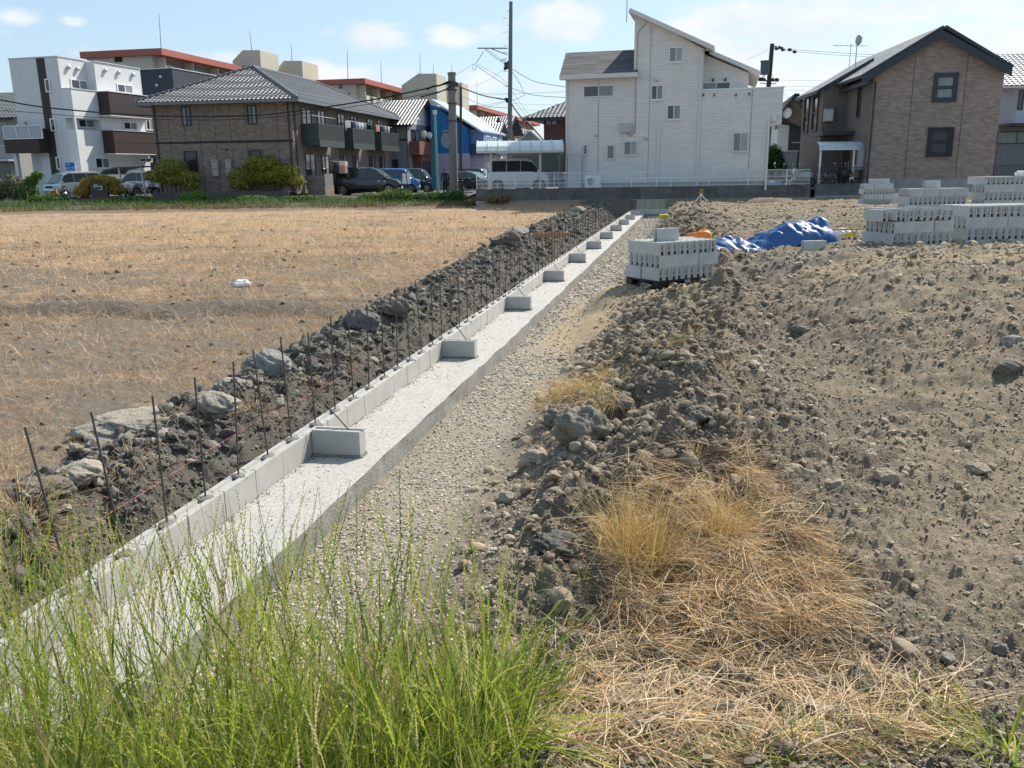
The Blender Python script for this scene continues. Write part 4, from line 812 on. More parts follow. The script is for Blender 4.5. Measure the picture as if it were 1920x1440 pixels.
wxx = gt.x+xo*math.cos(R(4))-yo*math.sin(R(4)); wyy = gt.y+xo*math.sin(R(4))+yo*math.cos(R(4)); H = H+terrain(wxx.ravel(), wyy.ravel(), False)[0].reshape(H.shape)-gt.z+.02; ii = np.arange(ny-1)[:, None]*nx+np.arange(nx-1)[None]; Ft = np.stack([ii, ii+1, ii+nx+1, ii+nx], -1).reshape(-1, 4)
m_tarp = M('blue_tarp', (.01, .085, .25), .45, var=.2, vs=5, bump=.2, bs=14, spec=.6)
o = npmesh('sheet', np.stack([xo.ravel(), yo.ravel(), H.ravel()], 1), Ft, m_tarp, tl, smooth=True)
# timber under its right end, bag with yellow print, a block beside it
a_ = ground_at(1543, 452); a_.z += .19; b_ = ground_at(1618, 450); b_.z += .20
mb = MB(); mb.bar(a_, b_, .045, .03); tag(mb.build('timber_batten', m_wood), 'pale wooden batten sticking out of the right end of the tarpaulin', 'timber')
g2 = ground_at(1580, 447); bg2 = bag(g2, .17, 'clear plastic bag with a yellow panel under the wooden batten', seed=8, hs=.7)
mb = MB(); mb.quad((-.02, -.155, -.03), (.15, -.15, -.02), (.15, -.135, .06), (-.02, -.14, .05)); q = mb.build('yellow_panel', M('yellow_print', (.75, .55, .03), .5), bg2, fix=False)
g3 = ground_at(1525, 470); put(g3+Vector((0, 0, -.03)), R(8), 'lone pale block lying by the right end of the tarpaulin', None)
# orange plastic chute / can behind the nearest stack
g4 = P(1308, 452, 15.2); ora = empty('plastic_can', g4, R(-12), 'rounded orange plastic container behind the nearest block stack', 'container'); mo = M('orange_plastic', (.80, .24, .03), .4, var=.08, spec=.5)
v, f = ICO[3]; V_ = np.sign(v)*np.abs(v)**.7*np.array([.14, .11, .13]); V_[:, 2] += .06; V_[:, 0] += .1; npmesh('body', V_, f, mo, ora, smooth=True)
v2 = np.sign(v)*np.abs(v)**.8*np.array([.12, .12, .075]); v2[:, 0] -= .1; npmesh('lower_body', v2, f, mo, ora, smooth=True)
MB().tube([(-.2, 0, .06), (-.17, 0, .12), (-.05, 0, .13), (.02, 0, .14)], .018, 8).build('handle', mo, ora, smooth=True); MB().tube([(.1, 0, .17), (.1, 0, .21)], .03, 12).build('cap', mo, ora, smooth=True)
# laser level on its tripod
g5 = P(1314, 382, 36); g5.z = TZ(g5.x, g5.y); tp = empty('survey_tripod', g5, 0, 'laser level on a low white tripod in front of the retaining wall', 'tripod')
mW = M('white_paint', (.78, .78, .76), .5, var=.05)
for a in (R(200), R(340), R(85)): MB().bar((0, 0, .38), (.36*math.cos(a), .30*math.sin(a), 0), .028).build('leg', mW, tp)
MB().disc((0, 0, .40), (0, 0, 1), .07, .03, 12).build('head_plate', mW, tp); mb = MB(); mb.box(-.06, .06, -.06, .06, .42, .55); mb.disc((0, 0, .57), (0, 0, 1), .045, .05, 12); mb.build('instrument', M('olive_plastic', (.22, .18, .04), .5), tp, bevel=.01)
g6 = P(1247, 412, 31); g6.z = TZ(g6.x, g6.y); mb = MB(); mb.box(-.2, .2, -.12, .12, 0, .13); mb.box(-.21, .21, -.13, .13, .11, .15); tag(mb.build('plastic_crate', M('yellow_crate', (.55, .5, .03), .5), bevel=.02), 'small dull yellow plastic crate half buried beside the wall trench', 'crate').location = g6
# ------------------------------------------------------------ buildings
m_glass = M('window_glass', (.022, .028, .034), .08, var=.5, vs=.9, spec=.8)
m_glassc = M('curtained_glass', (.20, .22, .225), .18, var=.35, vs=2.2, spec=.6, stretch=(6, 6, .3))
m_frost = M('frosted_glass', (.30, .33, .35), .35, var=.2, vs=1.4, spec=.6)
m_alu = M('aluminium_frame', (.55, .56, .57), .45, var=.06, metal=.3)
m_bronze = M('dark_frame', (.035, .038, .045), .45, var=.2)
m_white = M('white_frame', (.74, .75, .76), .5, var=.05)
class B:
    """a building: Empty at its front left bottom corner, x along the front, y into the depth"""
    def __init__(s, name, px, py, Y, ang, label, cat='house', z0=None, group=None):
        o = P(px, py, Y)
        if z0 is not None: o.z = z0; q = raydir(px, py); o.x = q.x/q.y*Y
        s.o = o; s.a = -R(ang); s.e = empty(name, o, s.a, label, cat, group)
        s.Mi = (Matrix.Translation(o) @ Matrix.Rotation(s.a, 4, 'Z')).inverted(); s.c = s.Mi @ Vector((0, 0, CZ))
    def ray(s, px, py): return s.Mi.to_3x3() @ raydir(px, py)
    def f(s, px, py, y=0):   # front-parallel plane -> (x, z)
        d = s.ray(px, py); t = (y-s.c.y)/d.y; return s.c.x+d.x*t, s.c.z+d.z*t
    def s_(s, px, py, x):     # side plane -> (y, z)
        d = s.ray(px, py); t = (x-s.c.x)/d.x; return s.c.y+d.y*t, s.c.z+d.z*t
    def add(s, mb, name, mat, parent=None, **k): return mb.build(name, mat, parent or s.e, **k)
def to3(ax, c, sg):
    return (lambda a, d, z: (a, c+sg*d, z)) if ax == 'y' else (lambda a, d, z: (c+sg*d, a, z))
def abox(mb, T3, a0, a1, d0, d1, z0, z1, m=0):
    p = T3(a0, d0, z0); q = T3(a1, d1, z1); mb.box(min(p[0], q[0]), max(p[0], q[0]), min(p[1], q[1]), max(p[1], q[1]), z0, z1, m)
def window(par, ax, c, sg, a0, a1, z0, z1, fm=None, pm=None, fw=.045, sash=2, rows=1, d=.05, name='window', sill=False, grille=None, gm=None, shutter=None):
    if a0 > a1: a0, a1 = a1, a0
    if z0 > z1: z0, z1 = z1, z0
    T3 = to3(ax, c, sg); fm = fm or m_alu; mb = MB()
    abox(mb, T3, a0, a1, 0.002, d, z1-fw, z1); abox(mb, T3, a0, a1, 0.002, d, z0, z0+fw)
    abox(mb, T3, a0, a0+fw, 0.002, d, z0+fw, z1-fw); abox(mb, T3, a1-fw, a1, 0.002, d, z0+fw, z1-fw)
    for i in range(1, sash): m_ = a0+(a1-a0)*i/sash; abox(mb, T3, m_-fw*.45, m_+fw*.45, 0.002, d*.8, z0+fw, z1-fw)
    for i in range(1, rows): m_ = z0+(z1-z0)*i/rows; abox(mb, T3, a0+fw, a1-fw, 0.002, d*.7, m_-fw*.35, m_+fw*.35)
    if sill: abox(mb, T3, a0-.04, a1+.04, 0.002, d+.03, z0-.04, z0-.002)
    o = mb.build(name, fm, par)
    pms = pm if isinstance(pm, (list, tuple)) else [pm or m_glass]
    for i, q in enumerate(pms):
        b0 = a0+(a1-a0)*i/len(pms); b1 = a0+(a1-a0)*(i+1)/len(pms); mb = MB(); abox(mb, T3, b0+fw*.5, b1-fw*.5, 0.001, .014+.003*i, z0+fw*.5, z1-fw*.5); mb.build('pane', q, o)
    if grille:
        mb = MB(); gm = gm or m_alu
        if grille == 'diamond':
            w_ = a1-a0; h = z1-z0; st = .16; k = -h
            while k < w_:
                for s2 in (1, -1):
                    p0, p1 = max(0, k), min(w_, k+h)
                    if p1 > p0+.02:
                        za, zb = (p0-k), (p1-k)
                        if s2 < 0: za, zb = h-za, h-zb
                        mb.bar(T3(a0+p0, d+.05, z0+za), T3(a0+p1, d+.05, z0+zb), .014, .012)
                k += st
            for (q0, q1, r0, r1) in ((a0-.02, a1+.02, z0-.02, z0), (a0-.02, a1+.02, z1, z1+.02), (a0-.02, a0, z0, z1), (a1, a1+.02, z0, z1)): abox(mb, T3, q0, q1, d+.03, d+.07, r0, r1)
        else:
            z = z0+.05
            while z < z1: abox(mb, T3, a0, a1, d+.01, d+.035, z, z+.03); z += .085
        mb.build('grille', gm, o)
    return o
def roofplane(mb, pts, m=0, eave=None):
    """quad/tri with uv in metres; first edge is the eave"""
    p = [Vector(q) for q in pts]; e = (p[1]-p[0]).normalized(); n = e.cross(p[2]-p[1] if len(p) > 2 else p[2]).normalized(); up = n.cross(e)
    if up.z < 0: up = -up
    mb.quad(*p, m=m, uv=[((q-p[0]).dot(e), (q-p[0]).dot(up)) for q in p])
def tiled(mb, pts, tw=.29, th=.28, amp=.027, lip=.04, m=0):
    """kawara laid row by row over a roof facet (3 or 4 corners, eave edge first)"""
    p = [Vector(q) for q in pts]; e = (p[1]-p[0]).normalized(); L0 = (p[1]-p[0]).length; n = e.cross(p[2]-p[1]).normalized()
    if n.z < 0: n = -n
    up = n.cross(e); up = up if up.z > 0 else -up; uvp = [((q-p[0]).dot(e), (q-p[0]).dot(up)) for q in p]; top = max(q[1] for q in uvp); rows = max(1, int(round(top/th)))
    if top < .01: return
    th = top/rows
    def lr(v):
        t = min(1, max(0, v/top)); 
        if len(p) == 3: a, b = uvp[2], uvp[2]
        else: b, a = uvp[2], uvp[3]
        return a[0]*t, L0*(1-t)+b[0]*t
    for j in range(rows):
        v0, v1 = j*th-.02, (j+1)*th+.015; l_, r_ = lr((j+.5)*th); l_ -= .05; r_ += .05; k = max(3, int((r_-l_)/tw*5)); us = [l_+(r_-l_)*i/k for i in range(k+1)]; b = len(mb.v)
        for u in us:
            ph = (u/tw)%1.0; w = amp*(math.sin(ph*math.pi*2)*.8+.5*math.cos(ph*math.pi*4))
            for (v, h) in ((v0, lip-.035), (v0, lip), (v1, 0)): mb.v.append(tuple(p[0]+e*u+up*v+n*(h+w+.03)))
        for i in range(k):
            for q in (0, 1): mb.f.append((b+i*3+q, b+i*3+3+q, b+i*3+4+q, b+i*3+1+q)); mb.m.append(m); mb.uv.append([(0, 0)]*4)
def roofq(mb, pts, mat_name_kawara=True, m=0):
    (tiled if mat_name_kawara else roofplane)(mb, pts, m=m)
def tube_part(b, name, pts, r, mat, n=8): mb = MB(); mb.tube(pts, r, n); return b.add(mb, name, mat, smooth=True)
# ---- white three-storey house
WALLW = brickmat('white_siding', (.76, .735, .70), (.67, .65, .62), (.54, .52, .49), .42, .075, .008, var=.12, bump=.5)
h = B('white_house', 1060, 352, 48.2, 14, 'tall white house with a steep single-pitch tower roof and diamond window grilles', z0=1.15)
x = lambda px, py=250, y=0: h.f(px, py, y)[0]
zz = lambda py, px=1200, y=0: h.f(px, py, y)[1]
xa, xb, xc, xd, xe = 0, x(1187, 200), x(1316, 200), x(1406, 150), x(1468, 190); xlow = x(1440, 300)
Dp = 8.5
mb = MB()
ze = zz(146, 1062); zr = zz(99, 1062, 3.2)
mb.prism([(0, 0), (xb, 0), (xb, ze), (0, ze)], lambda p: (p[0], 0, p[1]), lambda p: (p[0], Dp, p[1]))
zt0 = zz(24, 1187); zt1 = zz(92, 1318)
mb.prism([(xb, 0), (xc, 0), (xc, zt1), (xb, zt0)], lambda p: (p[0], -.004, p[1]), lambda p: (p[0], Dp, p[1]))
yr = 1.1; z1 = h.f(1318, 102, yr)[1]; z2 = h.f(1404, 137, yr)[1]; xr = h.f(1404, 140, yr)[0]; zb = zz(167, 1390)
mb.prism([(xc, 0), (xr, 0), (xr, z2), (xc, z1)], lambda p: (p[0], yr, p[1]), lambda p: (p[0], Dp-.3, p[1]))
h.add(mb, 'wall', WALLW)
mb = MB(); mb.prism([(xc, 0), (xlow, 0), (xlow, zz(238, 1440)), (xe, zz(232, 1468)), (xe, zb), (xc, zb)], lambda p: (p[0], .003, p[1]), lambda p: (p[0], 1.09, p[1])); mb.box(xlow-.15, xlow, 1.09, Dp-.4, 0, zb-.9); mb.box(xe-.15, xe, 1.09, 5, zz(236, 1450), zb); h.add(mb, 'balcony_wall', WALLW)
mb = MB(); mb.box(xc-.02, xe+.04, -.02, .16, zb, zb+.06); mb.box(xe-.19, xe+.04, .16, 5, zb, zb+.06); h.add(mb, 'balcony_coping', m_white)
mb = MB(); mb.box(-.01, xb, -.02, Dp, -.02, .32); mb.box(xb, xlow+.01, -.024, Dp, -.02, .32); h.add(mb, 'foundation_strip', M('plinth_grey', (.30, .30, .29), .9, var=.2, dirt=.4))
# roofs
m_slate = tilemat('worn_slate', (.10, .10, .105), .9, .17, .8, wave=.0, lips=.5, spec=.12, var=.35)
m_fascia = M('fascia_white', (.62, .62, .60), .6, var=.06)
def slab_roof(b, pa, pb, y0, y1, th, mat_top, over=.0, name='roof', fascia=None, low=False):
    """sloped roof slab following the line pa->pb (x,z), from depth y0 to y1"""
    (xa_, za_), (xb_, zb_) = pa, pb; mb = MB(); A = Vector((xa_, 0, za_)); Bv = Vector((xb_, 0, zb_)); n = Vector((-(zb_-za_), 0, xb_-xa_)).normalized()*th
    if n.z < 0: n = -n
    a0, a1, b0, b1 = A+Vector((0, y0, 0)), A+Vector((0, y1, 0)), Bv+Vector((0, y0, 0)), Bv+Vector((0, y1, 0))
    up = n; eave_first = za_ < zb_
    e0, e1, r1, r0 = (a0, a1, b1, b0) if eave_first else (b0, b1, a1, a0)
    (tiled if 'kawara' in mat_top.name else roofplane)(mb, [e0+up, e1+up, r1+up, r0+up], m=0)
    for q in ((a0, b0, b0+up, a0+up), (a1, a1+up, b1+up, b1), (a0, a0+up, a1+up, a1), (b0, b1, b1+up, b0+up), (a0, a1, b1, b0)): mb.quad(*q, m=1)
    return mb.build(name, [mat_top, fascia or m_fascia], b.e)
A_ = h.f(1178, 22, -.45); B_ = h.f(1336, 93, -.45); slab_roof(h, A_, B_, -.45, Dp+.3, .20, m_slate)
A_ = h.f(1330, 100, yr-.5); B_ = h.f(1424, 140, yr-.5); slab_roof(h, A_, B_, yr-.5, Dp, .18, m_slate)
mb = MB(); y0, y1 = -.42, 3.0; e0 = h.f(1049, 142, y0); r0 = h.f(1061, 99, y1); er = h.f(1190, 133, y0); rr = h.f(1187, 94, y1)
roofplane(mb, [(e0[0], y0, e0[1]), (xb+.25, y0, e0[1]), (xb-.02, y1, r0[1]), (r0[0], y1, r0[1])]); roofplane(mb, [(xb, 2*y1+.4, e0[1]), (e0[0], 2*y1+.4, e0[1]), (r0[0], y1, r0[1]), (xb, y1, r0[1])])
mb.quad((e0[0], y0, e0[1]), (r0[0], y1, r0[1]), (e0[0], 2*y1+.4, e0[1]), m=1)
mb.box(e0[0], xb+.25, y0-.06, y0, e0[1]-.20, e0[1]+.02, m=1); mb.box(e0[0], xb, y0, 0, e0[1]-.20, e0[1]-.17, m=1); h.add(mb, 'roof', [m_slate, m_fascia], fix=False)
mb = MB(); mb.quad((A_[0]+.1, .2, 0), (A_[0]+.1, .3, 0), (A_[0]+.1, .3, .01))
# windows
def hw(p0, q0, p1, q1, **k):
    a0, z1_ = h.f(p0, q0); a1, z0_ = h.f(p1, q1); return window(h.e, 'y', 0, -1, a0, a1, z0_, z1_, fm=m_white, **k)
hw(1094, 161, 1151, 181, pm=[m_glass, m_glassc]); hw(1255, 89, 1280, 116, pm=[m_glassc, m_frost], sill=True); hw(1221, 160, 1243, 187, pm=[m_glass, m_glassc], sill=True)
hw(1251, 197, 1276, 224, pm=[m_glass, m_glassc], sill=True)
for (p0, q0, p1, q1) in ((1093, 271, 1102, 290), (1138, 272, 1152, 298), (1170, 265, 1195, 291), (1375, 249, 1402, 284)):
    hw(p0, q0, p1, q1, pm=[m_glass, m_frost] if p1-p0 > 15 else m_glass, sash=2 if p1-p0 > 15 else 1, grille='diamond', gm=m_white)
a0, z1_ = h.f(1317, 155, yr); a1, z0_ = h.f(1369, 175, yr); window(h.e, 'y', yr, -1, a0, a1, z0_-1.0, z1_, fm=m_white, pm=[m_glassc, m_glass])
m_seam = M('seam_grey', (.22, .22, .23), .8)
for px in (1122, 1217, 1408): xx_ = x(px, 230); mb = MB(); mb.box(xx_-.012, xx_+.012, -.0115, -.0045, .33, (ze if px < 1180 else (zt0-.75 if px < 1300 else zb-.02))); h.add(mb, 'siding_seam', m_seam)
m_pipe = M('drain_pipe_white', (.66, .67, .68), .5, var=.04); m_pipeg = M('drain_pipe_grey', (.38, .35, .34), .6)
xp = x(1312, 200); tube_part(h, 'downpipe', [(x(1335, 95, -.3), -.3, zz(93, 1334)), (xp, -.07, zz(96, 1318)), (xp, -.07, .1)], .045, m_pipe)
xp = x(1438, 300); tube_part(h, 'downpipe', [(x(1452, 220), -.08, zz(219, 1452)), (x(1452, 226), -.08, zz(226, 1452)), (xp, -.08, zz(228, 1442)), (xp, -.08, -.15)], .05, m_pipe); mb = MB(); xb_, zb_ = h.f(1452, 221); mb.box(xb_-.1, xb_+.1, -.16, -.01, zb_-.15, zb_+.15); h.add(mb, 'rain_hopper', m_pipe)
xp = x(1234, 300); tube_part(h, 'vent_pipe', [(xp, -.09, zz(237, 1235)), (xp-.03, -.09, .05)], .055, m_pipe); xp = x(1063, 250); tube_part(h, 'downpipe', [(xp, -.06, ze-.1), (xp, -.06, 0)], .035, m_pipe)
pts = [h.f(px, py)+(0,) for px, py in ((1219, 33), (1205, 50), (1196, 62), (1195, 100), (1192, 150), (1191, 240), (1189, 250), (1183, 256), (1178, 252), (1178, 246))]
tube_part(h, 'cable_conduit', [(p[0], -.04, p[1]) for p in pts], .022, m_pipeg, 6)
xu, zu = h.f(1174, 240); mb = MB(); mb.box(xu-.33, xu+.33, -.2, -.01, zu-.24, zu+.22); mb.box(xu-.33, xu+.33, -.21, -.205, zu-.24, zu-.14); h.add(mb, 'meter_box', M('box_grey', (.42, .43, .43), .5), bevel=.02)
for px, py in ((1231, 150), (1119, 253), (1211, 259)):
    xv, zv = h.f(px, py); mb = MB(); mb.sphere((xv, -.06, zv), (.09, .08, .09), 10, 6); h.add(mb, 'vent_hood', m_alu, smooth=True)
for px in (1319, 1339, 1380, 1405):
    xv, zv = h.f(px, 178 if px < 1400 else 176); mb = MB(); mb.box(xv-.03, xv+.03, -.06, 0, zv-.07, zv+.07); h.add(mb, 'clip', m_bronze)
for px in (1337, 1360):
    xv, zv = h.f(px, 150, yr); mb = MB(); mb.box(xv-.04, xv+.04, yr-.12, yr, zv-.06, zv+.08); h.add(mb, 'pole_hook', m_bronze)
x0, z1_ = h.f(1067, 289); x1, z0_ = h.f(1092, 351); mb = MB(); mb.box(x0, x1, -.5, -.03, -.1, z1_); tag(mb.build('storage_cabinet', M('cabinet_grey', (.47, .49, .51), .5, var=.05), bevel=.02), 'flat grey storage cabinet standing against the white house wall', 'cabinet'); bpy.data.objects['storage_cabinet'].matrix_world = h.e.matrix_basis
ac = empty('air_conditioner', (0, 0, 0), 0, 'white outdoor air conditioner unit behind the white mesh fence', 'air conditioner'); ac.matrix_world = Matrix.Translation(h.o) @ Matrix.Rotation(h.a, 4, 'Z')
x0, z1_ = h.f(1098, 330, -.3); x1, z0_ = h.f(1128, 349, -.3); mb = MB(); mb.box(x0, x1, -.62, -.32, .05, z1_+.02); mb.build('casing', m_white, ac, bevel=.015)
mb = MB(); cx, cz = x0+.33, (z1_+.07)/2+.02
for r_ in (.06, .11, .16, .20): mb.tube([(cx+r_*math.cos(t), -.63, cz+r_*math.sin(t)) for t in np.linspace(0, 6.283, 17)], .006, 4, cap=False)
for t in np.linspace(0, math.pi, 5)[:-1]: mb.bar((cx-.2*math.cos(t), -.63, cz-.2*math.sin(t)), (cx+.2*math.cos(t), -.63, cz+.2*math.sin(t)), .008)
mb.build('fan_guard', m_white, ac); MB().disc((cx, -.622, cz), (0, 1, 0), .2, .006, 20).build('fan_opening', m_dark, ac); MB().box(x0, x1, -.6, -.35, -.12, .048).build('stand', m_alu, ac)
# aerial on the roof peak
def aerial(loc, hgt, label, n=6, w_=.5, rz=0, name='antenna'):
    e = empty(name, loc, rz, label, 'antenna'); ms = M('antenna_metal', (.16, .17, .18), .5, metal=.5); mb = MB(); mb.tube([(0, 0, 0), (0, 0, hgt)], .02, 6); mb.build('mast', ms, e)
    mb = MB(); mb.bar((-w_, 0, hgt*.9), (w_, 0, hgt*.9), .025)
    for i in range(n): xx_ = -w_+2*w_*i/(n-1); mb.bar((xx_, -.28+.02*i, hgt*.9+.02), (xx_, .28-.02*i, hgt*.9+.02), .014)
    mb.build('elements', ms, e); return e
hp = h.e.matrix_basis @ Vector((A_[0], 0, 0)); q = P(1175, 42, 48.2); aerial(q, 1.55, 'television aerial clamped at the peak of the white house roof', 5, .35, R(60))
# ---- brick house on the right
m_brk = brickmat('brown_brick_siding', (.37, .30, .25), (.25, .205, .175), (.20, .17, .15), .30, .085, .006, var=.25, bump=.5)
m_navy = M('dark_navy_trim', (.035, .045, .06), .5, var=.15)
k = B('brick_house', 1622, 345, 45.5, 6, 'brown brick-clad house with dark gable trim at the right', z0=1.05)
X = lambda px, py=300, y=0: k.f(px, py, y)[0]; Zk = lambda py, px=1750, y=0: k.f(px, py, y)[1]
x1 = X(1870, 250); zl = Zk(145, 1636); zr_ = Zk(133, 1880); xp_, zp_ = k.f(1766, 55); Dk = 14
mb = MB(); mb.prism([(0, 0), (x1, 0), (x1, zr_), (xp_, zp_-.15), (0, zl)], lambda p: (p[0], 0, p[1]), lambda p: (p[0], Dk, p[1])); k.add(mb, 'wall', m_brk)
m_pebble = M('pebble_side', (.16, .15, .14), .9, var=.5, vs=16, bump=.6, bs=40)
mb = MB(); mb.box(-.012, -.001, .1, 4.6, .1, zl-.1); k.add(mb, 'side_cladding', m_pebble)
for (a, b_) in (((xp_, zp_), k.f(1898, 128, -.4)), ((xp_, zp_), k.f(1617, 146, -.4))): 
    slab_roof(k, b_, (a[0], a[1]+.0), -.4, Dk+.3, .16, tilemat('flat_slate', (.20, .18, .17), .9, .22, .45, wave=0, lips=.5, spec=.5, var=.3), name='roof', fascia=m_navy)
mb = MB()   # verge boards
for p0, p1 in (((1766, 58), (1898, 131)), ((1766, 58), (1617, 146))):
    a = k.f(p0[0], p0[1], -.43); b_ = k.f(p1[0], p1[1], -.43); mb.prism([(a[0], a[1]-.30), (a[0], a[1]+.06), (b_[0], b_[1]+.06), (b_[0], b_[1]-.30)], lambda p: (p[0], -.46, p[1]), lambda p: (p[0], -.405, p[1]))
k.add(mb, 'verge_board', m_navy)
for (p0, q0, p1, q1, gr) in ((1752, 137, 1792, 191, None), (1741, 240, 1782, 293, 'diamond')):
    a0, z1_ = k.f(p0, q0); a1, z0_ = k.f(p1, q1); window(k.e, 'y', 0, -1, a0, a1, z0_, z1_, fm=m_navy, pm=m_glassc if gr is None else m_glass, fw=.22, sash=1, rows=2, d=.07, grille=gr, gm=m_bronze)
for px in (1704, 1801): xx_ = X(px, 240); mb = MB(); mb.box(xx_-.012, xx_+.012, -.008, -.001, .3, Zk(90 if px > 1750 else 95, px)-.2); k.add(mb, 'siding_seam', M('seam_brown', (.07, .05, .045), .8))
mb = MB(); mb.box(-.02, x1+.02, -.03, Dk, -.3, .42); k.add(mb, 'foundation_strip', MATS['plinth_grey'])
tube_part(k, 'downpipe', [(.08, -.06, zl-.2), (.06, -.06, .1)], .045, m_bronze); mb = MB(); mb.box(-.45, -.25, -.3, Dk, zl-.35, zl-.2); k.add(mb, 'gutter', m_navy)
# side porch wing receding on the left
wg = [(-1.9, 6.3)]; y0w = 4.7; mb = MB(); zw = k.s_(1560, 160, -1.2)[1]; zw = zl+.25
mb.prism([(-1.3, 0), (0, 0), (0, zl+.5), (-1.3, zl-.05)], lambda p: (p[0], y0w, p[1]), lambda p: (p[0], 9.8, p[1])); k.add(mb, 'side_wing', m_pebble)
mb = MB(); roofplane(mb, [(-1.75, 9.9, zl-.2), (-1.75, y0w-.25, zl-.2), (1.2, y0w-.25, zl+1.45), (1.2, 9.9, zl+1.45)]); mb.quad((-1.75, y0w-.25, zl-.2), (-1.75, y0w-.25, zl-.38), (1.2, y0w-.25, zl+1.27), (1.2, y0w-.25, zl+1.45), m=1); mb.quad((-1.75, y0w-.25, zl-.38), (-1.75, 9.9, zl-.38), (-1.75, 9.9, zl-.2), (-1.75, y0w-.25, zl-.2), m=1); k.add(mb, 'wing_roof', [MATS['flat_slate'], m_navy], fix=False)
for (y, a, z0_, z1_, xs) in ((5.6, 1.3, 3.1, 5.2, -1.3), (7.8, 1.3, 3.1, 5.2, -1.3)): window(k.e, 'x', xs, -1, y, y+a, z0_, z1_, fm=m_navy, fw=.12, sash=1, rows=2, d=.08)
window(k.e, 'x', -.012, -1, 1.9, 2.5, 3.6, 5.2, fm=m_navy, fw=.08, sash=1, d=.06); window(k.e, 'x', -.012, -1, 1.9, 2.4, .9, 2.1, fm=m_navy, fw=.08, sash=1, d=.06)
m_door = M('dark_timber_door', (.05, .032, .03), .6, var=.3, stretch=(1, 1, .2)); mb = MB(); mb.box(-.03, -.012, 3.1, 4.5, .1, 2.5); d_ = k.add(mb, 'door', m_door); mb = MB(); mb.box(-.07, -.032, 3.2, 3.24, .9, 1.4); k.add(mb, 'handle', m_alu, parent=d_)
mb = MB(); mb.box(-1.7, -.02, 2.6, 4.65, 2.75, 2.95); k.add(mb, 'porch_roof', m_navy)
ac2 = empty('air_conditioner', k.o, k.a, 'pale air conditioner unit hung on the brick house side wall, upper floor', 'air conditioner'); mb = MB(); mb.box(-1.25, -.75, 4.35, 4.68, 3.55, 4.25); mb.build('casing', m_frost, ac2, bevel=.02); MB().box(-1.2, -.8, 4.338, 4.348, 3.6, 4.15).build('fan_guard', m_alu, ac2)
mb = MB(); mb.box(-.25, -.02, .5, 1.1, .9, 2.1); tag(k.add(mb, 'meter_cabinet', M('cabinet_pale', (.34, .36, .37), .5), bevel=.01)); mb = MB(); mb.box(-.25, -.02, 1.15, 1.6, .5, 1.2); k.add(mb, 'meter_box', MATS['box_grey'], bevel=.01)
e = k.e.matrix_basis
dsh = empty('satellite_dish', e @ Vector((xp_-2.4, 6, zp_-.5)), R(20), 'grey satellite dish on a short mast on the brick house roof', 'antenna'); MB().tube([(0, 0, -.8), (0, 0, .9)], .03, 6).build('mast', m_alu, dsh); v, f = ICO[2]; V_ = v*np.array([.08, .27, .30]); npmesh('dish', V_+np.array([.1, 0, .9]), f, M('dish_grey', (.4, .41, .42), .4), dsh, smooth=True)
aerial(P(1592, 128, 62), 1.6, 'wide television aerial behind the brick house roof', 7, 1.2, R(10))
# ---- brown hip-roofed apartment on the left
m_bb = brickmat('dark_brick_siding', (.30, .24, .20), (.19, .155, .13), (.13, .115, .10), .30, .095, .008, var=.3, bump=.5)
m_kaw = M('grey_kawara', (.11, .12, .122), .42, var=.25, vs=3, spec=.9)
a = B('brick_apartment', 300, 357, 56, 10, 'dark brick two-storey apartment under a hipped grey tiled roof', z0=1.12, cat='apartment')
fa = a.f; W_ = fa(549, 250)[0]; Hh = fa(420, 190)[1]; L_ = 20.5
mb = MB(); mb.box(0, W_, 0, L_, -.2, Hh); a.add(mb, 'wall', m_bb)
ov = .75; ezl = Hh-.02; rz_ = fa(463, 126, W_/2)[1]; xm = W_/2
E = [(-ov, -ov), (W_+ov, -ov), (W_+ov, L_+ov), (-ov, L_+ov)]; e = [(p[0], p[1], ezl) for p in E]; r0 = (xm, xm+.3, rz_); r1 = (xm, L_-xm, rz_)
mb = MB(); tiled(mb, [e[0], e[1], r0]); tiled(mb, [e[1], e[2], r1, r0]); tiled(mb, [e[2], e[3], r1]); tiled(mb, [e[3], e[0], r0, r1]); a.add(mb, 'roof', m_kaw, fix=False)
m_gut = M('gutter_grey', (.15, .165, .175), .5, var=.1); mb = MB(); mb.box(-ov-.08, W_+ov+.08, -ov-.08, -ov, ezl-.16, ezl+.01); mb.box(W_+ov, W_+ov+.08, -ov, L_+ov, ezl-.16, ezl+.01); mb.box(-ov-.08, -ov, -ov, L_+ov, ezl-.16, ezl+.01); mb.box(-ov, W_+ov, -ov, L_+ov, ezl-.12, ezl-.09); a.add(mb, 'gutter', m_gut)
mb = MB()
for p, q in ((e[0], r0), (e[1], r0), (r0, r1), (e[2], r1)):
    p, q = Vector(p), Vector(q); mb.tube([p+Vector((0, 0, .05)), q+Vector((0, 0, .07))], .10, 8); n_ = int((q-p).length/.35)
    for i in range(n_): c = p.lerp(q, (i+.5)/n_); mb.sphere(c+Vector((0, 0, .12)), (.10, .10, .07), 6, 4)
a.add(mb, 'ridge_tiles', M('ridge_tile', (.06, .068, .07), .35, spec=.8), smooth=True)
mb = MB()
for i in range(1, 9): xx_ = W_*i/9+.05; mb.box(xx_-.01, xx_+.01, -.008, -.001, 0, Hh-.1)
mb.box(0, W_, -.03, -.001, 2.95, 3.06); a.add(mb, 'siding_seam', M('seam_dark', (.03, .03, .03), .8))
